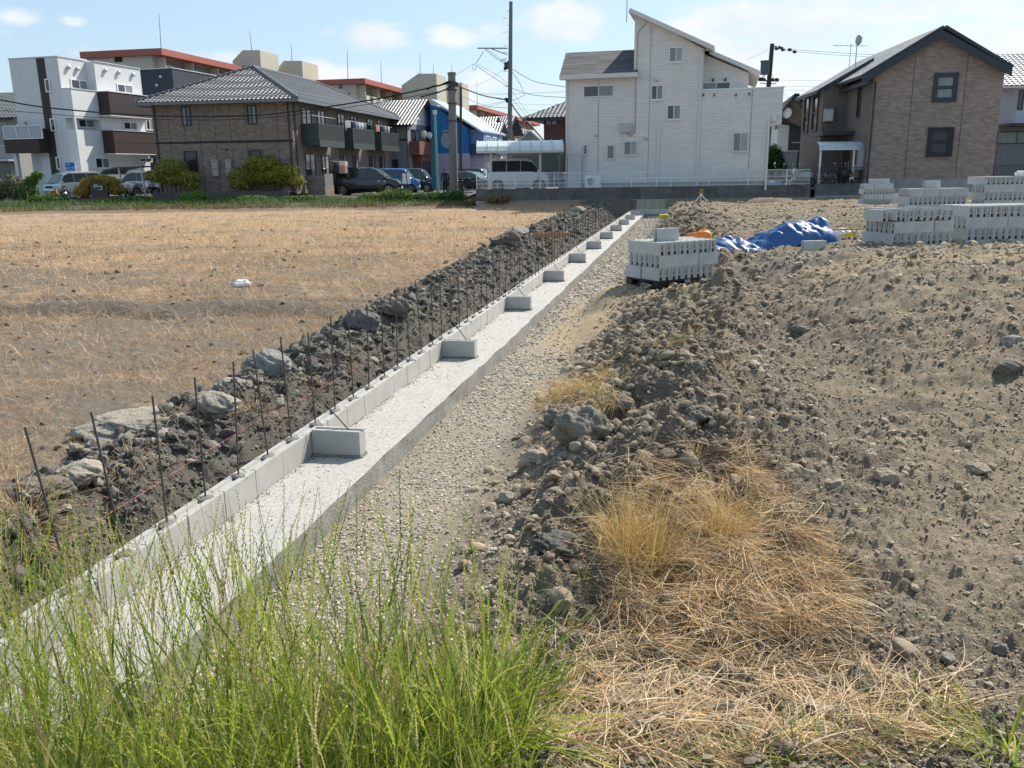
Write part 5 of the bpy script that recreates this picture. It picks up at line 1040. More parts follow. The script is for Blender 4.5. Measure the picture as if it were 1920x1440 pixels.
for (p0, q0, p1, q1, gr, pm) in ((339, 200, 360, 236, None, [m_glassc, m_glass]), (462, 197, 483, 233, None, [m_glass, m_glassc]), (345, 283, 373, 322, 'bars', m_glass), (467, 281, 492, 310, 'bars', m_glass)):
    a0, z1_ = fa(p0, q0); a1, z0_ = fa(p1, q1); window(a.e, 'y', 0, -1, a0, a1, z0_, z1_, fm=m_bronze, pm=pm, fw=.07, d=.07, sash=2 if gr is None else 1, grille=gr, gm=m_bronze)
for p0, p1 in ((399, 413), (425, 438)):
    a0, z1_ = fa(p0, 299); a1, z0_ = fa(p1, 330); mb = MB(); mb.box(a0, a1, -.22, -.002, z0_, z1_); mb.box(a0, a1, -.226, -.221, (z0_+z1_)/2-.06, (z0_+z1_)/2-.04, m=1); mb.box(a0+.1, a1-.12, -.226, -.221, z1_-.14, z1_-.1, m=1); a.add(mb, 'water_heater', [M('heater_beige', (.33, .33, .32), .5), m_dark], bevel=.0)
mb = MB(); xx_, zz_ = fa(425, 280); mb.box(xx_-.08, xx_+.08, -.1, 0, zz_-.06, zz_+.06); a.add(mb, 'wall_lamp', m_bronze)
for xx_, yy_ in ((.2, -.06), (W_-.2, -.06)): tube_part(a, 'downpipe', [(xx_, yy_, Hh-.1), (xx_, yy_, 0)], .045, m_bronze)
tube_part(a, 'downpipe', [(W_+.06, .35, Hh-.1), (W_+.06, .35, 0)], .05, M('pipe_brown', (.10, .07, .06), .5))
m_rail = M('balcony_green', (.045, .058, .052), .5, var=.15); m_cloth = [M('cloth_white', (.62, .64, .68), .9), M('cloth_navy', (.03, .035, .06), .9), M('cloth_pink', (.42, .20, .17), .9), M('cloth_grey', (.28, .29, .31), .9), M('cloth_orange', (.55, .25, .10), .9)]
bal = [(1.3, 5.6), (7.4, 11.9), (13.6, 18.0)]; gk = 0
for (y0, y1) in bal:
    mb = MB(); mb.box(W_, W_+1.15, y0, y1, 2.72, 2.86); b_ = a.add(mb, 'balcony', m_rail); mb = MB(); mb.box(W_+1.15, W_+1.2, y0, y1, 2.65, 3.05); mb.box(W_+1.15, W_+1.2, y0, y1, 3.98, 4.05)
    y = y0
    while y < y1: mb.box(W_+1.16, W_+1.19, y, y+.055, 3.05, 3.98); y += .095
    mb.box(W_, W_+1.19, y0-.05, y0, 2.72, 4.05); a.add(mb, 'railing', m_rail, parent=b_)
    mb = MB(); mb.bar((W_+.7, y0+.2, 4.55), (W_+.7, y1-.2, 4.55), .03); mb.bar((W_, y0+.6, 4.75), (W_+.75, y0+.6, 4.55), .03); mb.bar((W_, y1-.6, 4.75), (W_+.75, y1-.6, 4.55), .03); a.add(mb, 'drying_pole', m_alu, parent=b_)
for (y0, y1) in ((1.5, 3.0), (4.0, 5.3), (7.6, 9.0), (10.2, 11.6), (13.8, 15.2), (16.3, 17.6)): window(a.e, 'x', W_, 1, y0, y1, 2.95, 5.05, fm=m_bronze, pm=[m_glass, m_glassc], fw=.06, d=.06)
for (y0, y1) in ((1.6, 3.2), (4.3, 5.6), (7.7, 9.1), (10.2, 11.5), (13.8, 15.2), (16.3, 17.6)): window(a.e, 'x', W_, 1, y0, y1, .15, 2.25, fm=m_bronze, pm=[m_glass, m_glassc], fw=.06, d=.06)
def garment(loc, rz, w_, h_, mat, label, group, kind=0):
    n = 9; V = []; F = []
    for i in range(n+1):
        for j in range(6):
            s_ = i/n*2-1; t = j/5; ww = w_/2*(1-.12*t) if kind == 0 else w_/2*(1.0 if t < .25 else .68); V.append((s_*ww, .03*math.sin(i*1.9+j*.6)*(t+.2), -t*h_))
    for i in range(n):
        for j in range(5): q = i*6+j; F.append((q, q+6, q+7, q+1))
    me = bpy.data.meshes.new('garment'); me.from_pydata(V, [], F); o = link('garment', me, mat); o.location = loc; o.rotation_euler = (0, 0, rz); tag(o, label, 'laundry', group); sm = o.modifiers.new('thick', 'SOLIDIFY'); sm.thickness = .012; return o
cn = ['white', 'navy', 'pink', 'grey', 'orange']; MA = a.e.matrix_basis; ps = ['nearest', 'middle', 'farthest']
for bi, (y, w_, h_, ci, kd) in enumerate([(7.7, 1.1, .7, 3, 0), (8.9, .5, .75, 1, 1), (9.5, .45, .7, 3, 1), (10.1, .4, .8, 0, 1), (10.7, .5, .7, 0, 1), (11.3, .4, .75, 3, 1), (14.2, .8, .95, 2, 0), (15.4, .5, .8, 1, 1), (16.1, .5, .8, 3, 1), (16.9, .4, .7, 0, 1)]):
    bn = 'middle' if y < 12 else 'farthest'; garment(MA @ Vector((W_+.72, y, 4.53)), a.a+R(90), w_, h_, m_cloth[ci], f'{cn[ci]} laundry hung on the {bn} green balcony, number {ordn(bi)} along the row', 'laundry on the green balconies', kd)
for bi, (y, ci) in enumerate([(4.0, 1), (4.25, 1), (4.5, 1), (4.75, 3), (5.0, 1), (5.3, 4), (5.55, 4), (5.8, 0), (6.1, 1)]): garment(MA @ Vector((W_+1.0+.12*(bi % 2), y, 1.75)), a.a+R(78), .42, .75, m_cloth[ci], f'{cn[ci]} shirt, {ordn(bi)} on the ground floor drying rail', 'shirts on the ground floor drying rail', 1)
mb = MB(); mb.bar((W_+1.05, 3.7, 1.78), (W_+1.05, 6.4, 1.78), .02); mb.bar((W_, 3.9, 2.0), (W_+1.05, 3.9, 1.78), .02); mb.bar((W_, 6.2, 2.0), (W_+1.05, 6.2, 1.78), .02); a.add(mb, 'drying_rail', m_alu)
yw = a.s_(626, 345, W_+1.3)[0]; mb = MB(); mb.box(W_+.1, W_+1.2, 1.4, 1.5, -.4, .9); mb.box(W_+1.2, W_+1.3, 1.4, yw, -.4, .25); o_ = a.add(mb, 'yard_wall', m_bb); mb = MB(); mb.box(W_+1.21, W_+1.27, 1.5, yw, .25, 1.0); a.add(mb, 'screen_panel', M('panel_grey', (.16, .165, .16), .6), parent=o_)
# ---- white modern building, far left
c = B('modern_apartment', 45, 352, 61, 15, 'white three-storey modern block with dark brown balcony panels at the left', z0=.85, cat='apartment')
m_wst = M('white_stucco', (.60, .61, .62), .85, var=.05, vs=2, bump=.15, bs=60); m_brn = M('brown_panel', (.042, .028, .027), .6, var=.25, stretch=(3, 3, .3)); m_wst2 = M('white_stucco_clean', (.66, .67, .68), .85, var=.05, vs=2)
W1 = c.f(107, 105)[0]; W2 = c.f(150, 300)[0]; XL = c.f(20, 140)[0]; T = c.f(75, 108)[1]; h2 = c.f(135, 166)[1]; fl = T/3
L2 = c.s_(262, 130, W1+.7)[0]; yj = c.s_(161, 130, W1)[0]; yb = c.s_(206, 200, W2+.9)[0]
mb = MB(); mb.box(XL, W1, 0, L2, 2.9, T); mb.box(W1*.42, W1, 0, L2, 0, 2.9); mb.box(W1, W1+.7, yj, L2, 2.9, T-.05); c.add(mb, 'wall', m_wst)
zo1 = c.s_(145, 221, W2)[1]; zo0 = c.s_(145, 243, W2)[1]
mb = MB(); mb.box(W1, W2, .0, yb-.01, 0, zo0); mb.box(W1, W2, .0, yb-.01, zo1, h2); mb.box(W2-.14, W2, 0, .14, zo0, zo1); mb.box(W1, W1+.7, yj, L2, 0, 2.9); mb.box(W1+.7, W1+1.0, yb, L2, 0, 1.0); c.add(mb, 'balcony_block', m_wst2)
x0 = c.f(80, 200)[0]; x1 = c.f(95, 200)[0]; mb = MB(); mb.box(x0, x1, -.03, -.001, .2, T-.03); c.add(mb, 'stripe', m_brn)
mb = MB(); mb.box(XL-.04, W1+.04, -.04, L2, T, T+.06); mb.box(W1+.7, W1+.76, yj-.04, L2, T-.05, T+.01); mb.box(W1-.02, W2+.04, -.04, yb, h2, h2+.06); c.add(mb, 'coping', m_alu)
for nm_, q1, q0 in (('upper_balcony', 172, 215), ('lower_balcony', 244, 287)):
    za_ = c.s_(206, q1, W2+.9)[1]; zb_ = c.s_(206, q0, W2+.9)[1]; mb = MB(); mb.box(W2-.3, W2+.9, yb, L2, zb_, za_); o_ = c.add(mb, nm_, m_brn); mb = MB(); mb.box(W2-.32, W2+.94, yb-.04, L2, za_, za_+.05); c.add(mb, 'coping', m_alu, parent=o_); mb = MB(); mb.box(W2-.3, W2+.9, yb, L2, zb_-.05, zb_-.005); c.add(mb, 'soffit', m_wst2, parent=o_)
mb = MB(); xl = XL-.5; xr_ = x0+.1; zb0 = c.f(30, 288)[1]; zb1 = c.f(30, 243)[1]; mb.box(xl, xr_, -.9, -.002, zb0, zb1); b_ = c.add(mb, 'entrance_balcony', m_brn)
mb = MB(); gz0 = zb0+.95
for i in range(3): mb.box(xl+.15+i*1.05, xl+1.12+i*1.05, -.94, -.905, gz0, zb1+.15)
c.add(mb, 'glass_panel', M('balcony_glass', (.32, .35, .38), .2, spec=.6), parent=b_); mb = MB()
for i in range(4): mb.box(xl+.1+i*1.05, xl+.16+i*1.05, -.97, -.945, gz0-.05, zb1+.2)
mb.box(xl+.1, xl+3.3, -.97, -.945, zb1+.15, zb1+.2); mb.box(xl+.1, xl+3.3, -.97, -.945, gz0-.05, gz0); c.add(mb, 'glass_frame', m_white, parent=b_)
mb = MB(); mb.box(XL-.1, XL+.15, -.7, -.45, 0, zb0); mb.box(XL+.15, W1*.42, .6, 5, 0, 2.89); c.add(mb, 'entrance_post', m_wst)
for (p0, q0, p1, q1) in ((84, 148, 97, 173), (94, 222, 107, 246), (105, 294, 117, 318)):
    a0, z1_ = c.f(p0, q0); a1, z0_ = c.f(p1, q1); window(c.e, 'y', -.03, -1, a0, a1, z0_, z1_, fm=m_white, pm=m_glass, fw=.08, sash=1)
a0, z1_ = c.f(45, 226); a1, z0_ = c.f(54, 242); window(c.e, 'y', 0, -1, a0, a1, z0_, z1_, fm=m_white, sash=1, grille='bars', gm=m_alu)
for (p0, q0, p1, q1, X_) in ((131, 147, 164, 168, W1), (218, 156, 248, 175, W1+.7), (145, 222, 176, 241, W1+.02), (230, 227, 257, 245, W1+.7), (272, 222, 288, 246, W1+.7), (177, 295, 205, 318, W2), (259, 296, 285, 306, W1+1.0)):
    y0, z1_ = c.s_(p0, (q0+q1)/2-10, X_); y1, _ = c.s_(p1, (q0+q1)/2, X_); z1_ = c.s_(p0, q0, X_)[1]; z0_ = c.s_(p0, q1-2, X_)[1]; window(c.e, 'x', X_, 1, y0, y1, z0_, z1_, fm=m_white, pm=[m_glass, m_glassc], fw=.08)
for px, py, X_ in ((127, 126, W1), (144, 129, W1), (196, 132, W1+.7), (221, 136, W1+.7), (248, 140, W1+.7)): y_, z_ = c.s_(px, py, X_); mb = MB(); mb.sphere((X_+.1, y_, z_), (.12, .16, .16), 8, 5); c.add(mb, 'vent_hood', m_alu, smooth=True)
# ---- simple houses
def shell(b, W_, H_, L_, mat, name='wall', x0=0, y0=0, z0=-.3): mb = MB(); mb.box(x0, x0+W_, y0, y0+L_, z0, H_); return b.add(mb, name, mat)
def gable_y(b, W_, H_, L_, rise, ov, mat, fas, wallmat=None, x0=0, y0=0, th=.12, ridge=True):
    """ridge runs in depth: gable faces the front"""
    xm = x0+W_/2; mb = MB(); mb.quad((x0, y0, H_), (x0+W_, y0, H_), (xm, y0, H_+rise)); b.add(mb, 'gable_wall', wallmat, fix=False); mb = MB(); mb.quad((x0, y0+L_, H_), (xm, y0+L_, H_+rise), (x0+W_, y0+L_, H_))
    b.add(mb, 'gable_wall', wallmat, fix=False)
    sl = rise/(W_/2); 
    for s_ in (-1, 1):
        xe_ = xm+s_*(W_/2+ov); ze_ = H_-ov*sl; slab_roof(b, (xe_, ze_), (xm, H_+rise), y0-ov, y0+L_+ov, th, mat, name='roof', fascia=fas)
def gable_x(b, W_, H_, L_, rise, ov, mat, fas, wallmat, x0=0, y0=0, th=.12):
    """ridge runs along the front: the front slope is seen"""
    ym = y0+L_/2; mb = MB(); mb.quad((x0, y0, H_), (x0, ym, H_+rise), (x0, y0+L_, H_)); b.add(mb, 'gable_wall', wallmat, fix=False); mb = MB(); mb.quad((x0+W_, y0, H_), (x0+W_, y0+L_, H_), (x0+W_, ym, H_+rise)); b.add(mb, 'gable_wall', wallmat, fix=False)
    sl = rise/(L_/2); ze_ = H_-ov*sl; mb = MB(); xa_, xb_ = x0-ov, x0+W_+ov; top = H_+rise; roofplane = globals()['tiled'] if 'kawara' in mat.name else globals()['roofplane']
    roofplane(mb, [(xa_, y0-ov, ze_+th), (xb_, y0-ov, ze_+th), (xb_, ym, top+th), (xa_, ym, top+th)]); roofplane(mb, [(xb_, y0+L_+ov, ze_+th), (xa_, y0+L_+ov, ze_+th), (xa_, ym, top+th), (xb_, ym, top+th)])
    mb.quad((xa_, y0-ov, ze_), (xb_, y0-ov, ze_), (xb_, y0-ov, ze_+th), (xa_, y0-ov, ze_+th), m=1)
    for xx_ in (xa_, xb_): mb.quad((xx_, y0-ov, ze_), (xx_, y0-ov, ze_+th), (xx_, ym, top+th), (xx_, ym, top), m=1); mb.quad((xx_, y0+L_+ov, ze_), (xx_, y0+L_+ov, ze_+th), (xx_, ym, top+th), (xx_, ym, top), m=1)
    mb.quad((xa_, y0-ov, ze_), (xb_, y0-ov, ze_), (xb_, ym, top), (xa_, ym, top), m=1); b.add(mb, 'roof', [mat, fas], fix=False)
def fit(b, pts, y=0): return [b.f(p[0], p[1], y) for p in pts]
m_dk = M('charcoal_render', (.045, .055, .07), .8, var=.1, vs=2); m_gry = M('grey_siding', (.21, .22, .235), .8, var=.1, vs=1.5); m_fd = M('fascia_dark', (.03, .03, .035), .6)
# dark navy box building
b = B('charcoal_block', 262, 340, 78, 15, 'plain charcoal flat-roofed block rising behind the brick apartment', z0=.8, cat='building'); W_, H_ = b.f(322, 128); shell(b, W_, H_, 18, m_dk)
mb = MB(); mb.box(-.05, W_+.05, -.05, 18, H_, H_+.07); b.add(mb, 'coping', m_alu)
for (px, py) in ((302, 144), (295, 160)): xx_, zz_ = b.f(px, py); mb = MB(); mb.sphere((xx_, -.08, zz_), (.14, .1, .14), 8, 5); b.add(mb, 'vent_hood', m_alu, smooth=True)
for y in (2.2, 6.5, 11): mb = MB(); mb.sphere((W_+.08, y, H_-1.5), (.1, .14, .14), 8, 5); b.add(mb, 'vent_hood', m_alu, smooth=True)
# far-left house
b = B('tiled_house', -60, 352, 66, 12, 'pale house with a blue grey tiled roof cut by the left edge', z0=.8); W_ = b.f(26, 240)[0]; H_ = b.f(0, 218)[1]; shell(b, W_, H_, 8, M('beige_render', (.34, .34, .33), .85)); gable_x(b, W_, H_, 8, 1.9, .6, m_kaw, m_fd, MATS['beige_render'])
window(b.e, 'y', 0, -1, W_-2.4, W_-.6, 3.6, 5.2, fm=m_alu, pm=[m_glass, m_glassc]); window(b.e, 'y', 0, -1, W_-2.4, W_-.6, .6, 2.3, fm=m_alu)
mb = MB(); mb.box(W_-3.2, W_+.1, -1.1, -.01, 2.5, 2.62); mb.box(W_-3.2, W_+.1, -1.12, -1.08, 2.3, 2.5, m=1); b.add(mb, 'awning', [m_alu, M('maroon_band', (.10, .03, .04), .6)])
# grey house with brick balcony
m_ltile = M('silver_kawara', (.15, .16, .17), .40, var=.2, vs=2.5, spec=.9)
b = B('grey_house', 722, 348, 74, 12, 'grey two-storey house with silver tiles and a brick-coloured balcony', z0=.7); W_ = b.f(766, 300)[0]; H_ = b.f(745, 231)[1]; xr2 = b.f(815, 300)[0]
shell(b, W_, H_, 8, m_gry); m_rb = brickmat('red_brick_siding', (.24, .10, .075), (.18, .075, .055), (.12, .07, .055), .3, .08, .008)
zb0, zb1 = b.s_(790, 290, W_+.9)[1], b.s_(790, 265, W_+.9)[1]; mb = MB(); mb.box(W_, W_+.9, .3, 3.4, zb0, zb1); mb.box(W_, W_+.7, 3.4, 4.1, zb0, zb1-.05); mb.box(W_, W_+.9, 4.1, 8.0, zb0, zb1); b.add(mb, 'balcony', m_rb); mb = MB(); mb.box(W_, W_+.75, 1.2, 7.9, -.2, zb0); b.add(mb, 'porch_wall', m_rb)
rise = b.f(765, 191, 4)[1]-H_; gable_x(b, W_+1.2, H_, 8, rise, .6, m_ltile, m_fd, m_white, x0=-1.2)
for (p0, q0, p1, q1) in ((724, 239, 744, 262), (727, 299, 747, 316)):
    a0, z1_ = b.f(p0, q0); a1, z0_ = b.f(p1, q1); window(b.e, 'y', 0, -1, a0, a1, z0_, z1_, fm=m_bronze, pm=[m_glass, m_glassc] if q0 < 290 else m_glass, fw=.06)
for y0, y1 in ((.9, 3.2), (4.6, 7.0)): window(b.e, 'x', W_, 1, y0, y1, zb1-.3, H_-.45, fm=m_bronze, pm=[m_glass, m_glassc], fw=.06)
for y0, y1 in ((1.6, 3.4), (5.0, 6.4)): window(b.e, 'x', W_+.75, 1, y0, y1, .3, 2.3, fm=m_bronze, fw=.06)
mb = MB(); mb.box(0, W_, -.03, -.001, b.f(740, 264)[1], b.f(740, 261)[1]+.02); mb.box(W_-.06, W_, -.032, -.001, 0, H_); b.add(mb, 'trim', m_bronze)
for i, px in enumerate((795, 805)):
    yy_, zz_ = b.s_(px, 252+2*i, W_+.8); q = b.e.matrix_basis @ Vector((W_+.8, yy_, zz_)); d_ = empty('satellite_dish', q, R(-25), ['left of two white satellite dishes on the brick balcony', 'right of two white satellite dishes on the brick balcony'][i], 'antenna'); v, f = ICO[2]; npmesh('dish', v*np.array([.30, .08, .30]), f, mW, d_, smooth=True); MB().tube([(0, .1, 0), (0, .2, -.5)], .03, 6).build('arm', m_alu, d_)
# small tiled annex and brown porch between grey and blue house
b = B('brick_annex', 822, 345, 80, 12, 'low brown brick annex with a tiled lean-to roof behind the pole', z0=.7); W_ = b.f(850, 300)[0]; H_ = b.f(835, 292)[1]; shell(b, W_, H_, 4, m_rb); gable_y(b, W_, H_, 4, b.f(836, 264)[1]-H_, .4, m_ltile, M('fascia_brown', (.12, .05, .04), .6), M('tan_render', (.30, .2, .13), .8)); window(b.e, 'y', 0, -1, .4, 1.2, 0, 1.9, fm=m_bronze, sash=1); window(b.e, 'y', 0, -1, 1.6, 2.4, 0, 1.9, fm=m_bronze, sash=1)
# blue house
m_blue = M('blue_siding', (.018, .16, .42), .6, var=.10, vs=1.2); m_lblue = M('pale_blue_siding', (.22, .34, .55), .7)
b = B('blue_house', 811, 340, 78, 12, 'bright blue house with a long white-edged sloping roof behind the grey pole', z0=.75); W_ = b.f(878, 300)[0]; zt = b.f(811, 195)[1]; zr2 = b.f(878, 240)[1]; zm = b.f(840, 288)[1]
mb = MB(); mb.prism([(0, zm), (W_, zm), (W_, zr2), (0, zt)], lambda p: (p[0], 0, p[1]), lambda p: (p[0], 9, p[1])); b.add(mb, 'wall', m_blue); shell(b, W_, zm, 9, M('lilac_render', (.42, .40, .48), .85), 'ground_floor_wall')
p0 = b.f(808, 188, -.3); p1 = b.f(903, 248, -.3); slab_roof(b, p1, p0, -.4, 9.5, .14, M('bright_metal_roof', (.50, .58, .62), .25, var=.1, vs=1, metal=.3), fascia=m_white)
mb = MB(); zb0, zb1 = b.f(890, 290)[1], b.f(890, 269)[1]; mb.box(W_, W_+2.6, .5, 8, zb0, zb1); b.add(mb, 'balcony', M('navy_siding', (.02, .06, .17), .6)); mb = MB(); mb.box(W_, W_+1.2, 1.0, 8.5, zb1, zr2-.1); b.add(mb, 'upper_wall', m_lblue); mb = MB(); mb.box(W_, W_+1.2, 1.0, 8.5, -.2, zb0); b.add(mb, 'lower_wall', MATS['lilac_render'])
for (y0, y1) in ((1.6, 3.2), (4.4, 6.0)): window(b.e, 'x', W_+1.2, 1, y0, y1, zb1+.1, zr2-.6, fm=m_white, fw=.07)
a0, z1_ = b.f(832, 245); a1, z0_ = b.f(843, 262); window(b.e, 'y', 0, -1, a0, a1, z0_, z1_, fm=m_white); window(b.e, 'x', W_+1.2, 1, 2.0, 3.6, .4, 2.2, fm=m_white)
# two tiled houses behind
for nm, (pl, pr, pe, pt, Y, lb, mw) in enumerate([(872, 905, 258, 223, 92, 'house with dark tiles just right of the blue house', m_gry), (905, 942, 246, 222, 100, 'house with blue grey tiles and a brown gable near the tall pole', M('brown_render', (.17, .11, .085), .8))]):
    b = B('tiled_house', pl, 335, Y, 12, lb, z0=.7); W_ = b.f(pr, 280)[0]; H_ = b.f((pl+pr)/2, pe)[1]; shell(b, W_, H_, 7, mw); gable_x(b, W_, H_, 7, b.f(pl, pt, 3.5)[1]-H_, .9, m_ltile if nm == 0 else M('blue_kawara', (.12, .13, .19), .35, var=.2, vs=3, spec=.8), m_fd, mw); window(b.e, 'y', 0, -1, 1, 2.6, 3.4, 4.8, fm=m_bronze)
b = B('tiled_house', 888, 335, 84, 12, 'small two-tier tiled roof in front of the house with dark tiles', z0=.7); W_ = b.f(922, 280)[0]; H_ = b.f(900, 262)[1]; shell(b, W_, H_, 5, m_gry); gable_x(b, W_, H_, 5, b.f(895, 234, 2.5)[1]-H_, .7, m_ltile, m_fd, m_gry); window(b.e, 'y', 0, -1, W_-1.6, W_-.5, .8, 2.2, fm=m_bronze)
b = B('pale_house', 972, 335, 110, 12, 'distant pale gabled house low between the tall pole and the maroon house', z0=.7); W_ = b.f(1018, 280)[0]; H_ = b.f(990, 268)[1]; shell(b, W_, H_, 7, m_frost); gable_y(b, W_, H_, 7, b.f(997, 246)[1]-H_, .6, m_ltile, m_white, m_frost)
# maroon house
m_mar = M('maroon_siding', (.085, .04, .045), .75, var=.12)
b = B('maroon_house', 1020, 345, 62, 12, 'dark maroon house with a hipped dark roof left of the white house', z0=1.0); W_ = b.f(1075, 280)[0]; H_ = b.f(1030, 212)[1]; shell(b, W_, H_, 8, m_mar); zt = b.f(1058, 181, 3)[1]
mb = MB(); o1 = .9; tiled(mb, [(-1.3, -o1, H_-.35), (W_+o1, -o1, H_-.35), (W_+.2, 4, zt), (1.9, 4, zt)]); tiled(mb, [(-1.3, 8+o1, H_-.35), (-1.3, -o1, H_-.35), (1.9, 4, zt)]); mb.box(-1.32, W_+o1, -o1-.02, -o1+.04, H_-.55, H_-.33, m=1); mb.quad((-1.3, -o1, H_-.36), (W_+o1, -o1, H_-.36), (W_+o1, 8, H_-.36), (-1.3, 8, H_-.36), m=1); b.add(mb, 'roof', [m_ltile, m_fd], fix=False)
a0, z1_ = b.f(1022, 218); a1, z0_ = b.f(1046, 236); window(b.e, 'y', 0, -1, a0, a1, z0_, z1_, fm=m_bronze, pm=m_glassc, fw=.10); tube_part(b, 'downpipe', [(1.6, -.06, H_), (1.6, -.06, 0)], .05, m_bronze)
# olive and dark houses behind the right edge of the white house
m_ol = M('olive_siding', (.13, .115, .075), .8, var=.1)
b = B('olive_house', 1455, 345, 66, 12, 'olive two-storey house with a dark gable roof behind the white balcony', z0=1.0); W_ = b.f(1514, 260)[0]; H_ = b.f(1500, 214)[1]; shell(b, W_, H_, 9, m_ol); gable_y(b, W_, H_, 9, b.f(1472, 178)[1]-H_, .7, m_slate, m_fd, m_ol); mb = MB(); xx_, zz_ = b.f(1475, 212); v, f = ICO[2]; npmesh('satellite_dish', v*np.array([.35, .1, .4])+np.array([xx_, -.3, zz_]), f, mW, b.e, smooth=True)
b = B('low_house', 1452, 350, 58, 12, 'low house with a white end wall and dark corrugated front', z0=1.0); xs_, _ = b.f(1477, 280); W_ = b.f(1519, 280)[0]; H_ = b.f(1490, 252)[1]; zt = b.f(1478, 232)[1]; mb = MB(); mb.prism([(0, 0), (xs_, 0), (xs_, zt-.1), (0, zt)], lambda p: (p[0], 0, p[1]), lambda p: (p[0], 5, p[1])); b.add(mb, 'end_wall', m_wst); mb = MB(); mb.prism([(xs_, 0), (W_, 0), (W_, H_), (xs_, zt-.1)], lambda p: (p[0], -.3, p[1]), lambda p: (p[0], 5, p[1])); b.add(mb, 'wall', m_dk)
p0 = b.f(1461, 224, -.6); p1 = b.f(1520, 250, -.6); slab_roof(b, p1, p0, -.7, 5.4, .14, MATS['fascia_dark'], fascia=m_fd); mb = MB(); xx_, zz_ = b.f(1484, 268, -.35); mb.box(xx_, b.f(1516, 268, -.35)[0], -.38, -.31, zz_, zz_+.05); b.add(mb, 'rail', m_alu)
# house at the right edge
b = B('pale_house', 1862, 345, 52, 6, 'pale two-storey house behind the brick house at the right edge', z0=1.1); W_ = 7; H_ = b.f(1885, 158)[1]; mb = MB(); mb.box(.8, W_, 0, 8, b.f(1900, 236)[1], H_); b.add(mb, 'wall', M('pale_blue_render', (.50, .54, .60), .85)); shell(b, 7, b.f(1900, 236)[1], 8, m_gry, 'lower_wall'); gable_x(b, W_, H_, 8, 2.0, .5, M('pale_kawara', (.25, .27, .32), .35, var=.15, vs=3, spec=.8), m_alu, MATS['pale_blue_render'])
a0, z1_ = b.f(1911, 169); window(b.e, 'y', 0, -1, a0, a0+.3, b.f(1911, 206)[1], z1_, fm=m_bronze, sash=1); a0, z1_ = b.f(1870, 247); window(b.e, 'y', 0, -1, a0, a0+3.4, b.f(1880, 270)[1], z1_, fm=m_bronze, pm=m_glassc, sash=3)
mb = MB(); z_ = b.f(1890, 238)[1]; mb.box(-.1, 7, -1.4, -.01, z_, z_+.15); b.add(mb, 'canopy', m_bronze)
# ---- far apartment blocks with red roof edges
m_cream = M('cream_concrete', (.50, .46, .38), .85, var=.06, vs=.4); m_red = M('red_parapet', (.36, .11, .085), .7, var=.08, vs=.5); m_shad = M('shaded_gallery_wall', (.20, .19, .17), .9)  # gallery walls: cream darkened, the shade behind the balconies put into the colour
def block(px, pt, px2, pt2, Y, ang, lab, floors, gable=True, num=None, L_=None, front_w=None):
    b = B('far_apartment', px, 330, Y, ang, lab, z0=.7, cat='apartment'); W_, H_ = b.f(px2, pt2) ; L2_ = L_; H_ = b.f(px, pt)[1]; fh = 2.9
    mb = MB(); mb.box(0, W_, 0, L2_, 0, H_-.9); b.add(mb, 'wall', m_cream); mb = MB(); mb.box(-.5, W_+1.9, -.6, L2_+.5, H_-.9, H_-.1); b.add(mb, 'roof', m_red)
    n = int(H_/fh); bays = int(L2_/6.4)
    for fl_ in range(max(0, n-floors), n):
        z = H_-.9-(n-fl_)*fh
        mb = MB(); mb.box(W_+.002, W_+.02, 1.2, L2_-.3, z+.15, z+fh-.1); b.add(mb, 'shaded_gallery_wall', m_shad); mb = MB(); mb.box(W_, W_+1.4, 1, L2_, z-.12, z+.02)
        for i in range(bays*2): y = 1+i*(L2_-1)/(bays*2); mb.box(W_+1.3, W_+1.4, y, y+(L2_-1)/(bays*2)*.52, z+.02, z+1.2)
        b.add(mb, 'balcony', m_cream); mb = MB()
        for i in range(bays*2):
            y = 1+i*(L2_-1)/(bays*2); y1_ = y+(L2_-1)/(bays*2)*.54; y2_ = 1+(i+1)*(L2_-1)/(bays*2); mb.box(W_+1.33, W_+1.37, y1_, y2_, z+1.1, z+1.16)
            for q in np.arange(y1_, y2_, .35): mb.box(W_+1.33, W_+1.36, q, q+.05, z, z+1.1)
        b.add(mb, 'railing', m_alu)
        for i in range(bays): y = 1+i*(L2_-1)/bays; mb = MB(); mb.box(W_, W_+1.3, y-.1, y+.1, z, z+fh-.1); b.add(mb, 'partition', m_cream)
        for i in range(bays): y = 2+i*(L2_-1)/bays; window(b.e, 'x', W_+.02, 1, y, y+2.4, z+.2, z+2.1, fm=m_alu, pm=[m_glass, m_glassc], fw=.1)
    return b, W_, H_
bA, wA, hA = block(190, 95, 283, 95, 120, 12, 'far cream apartment slab with a red roof edge, left, behind the modern block', 3, L_=66)
a0, z1_ = bA.f(214, 105); a1, z0_ = bA.f(230, 116); mb = MB(); mb.box(a0, a1, -.02, -.001, z0_, z1_); bA.add(mb, 'stair_opening_shade', m_dark)  # flat dark panel on the wall, shade of the opening put into its colour
bB, wB, hB = block(578, 150, 666, 150, 150, 12, 'far cream apartment slab with a red roof edge, middle, with number 4', 5, L_=110)
a0, z1_ = bB.f(634, 157); a1, z0_ = bB.f(644, 167); window(bB.e, 'y', 0, -1, a0, a1, z0_, z1_, fm=m_white, sash=1); xx_, zz_ = bB.f(654, 180); text('number', '4', 1.6, m_dark, bB.e, (xx_, -.03, zz_), (R(90), 0, 0)); a0, z1_ = bB.f(598, 159); a1, z0_ = bB.f(616, 172); mb = MB(); mb.box(a0, a1, -.02, -.001, z0_, z1_); bB.add(mb, 'stair_opening_shade', m_dark)
bC, wC, hC = block(868, 197, 880, 197, 190, 12, 'farthest cream apartment slab with a red roof edge, right of the stair towers', 3, L_=75)
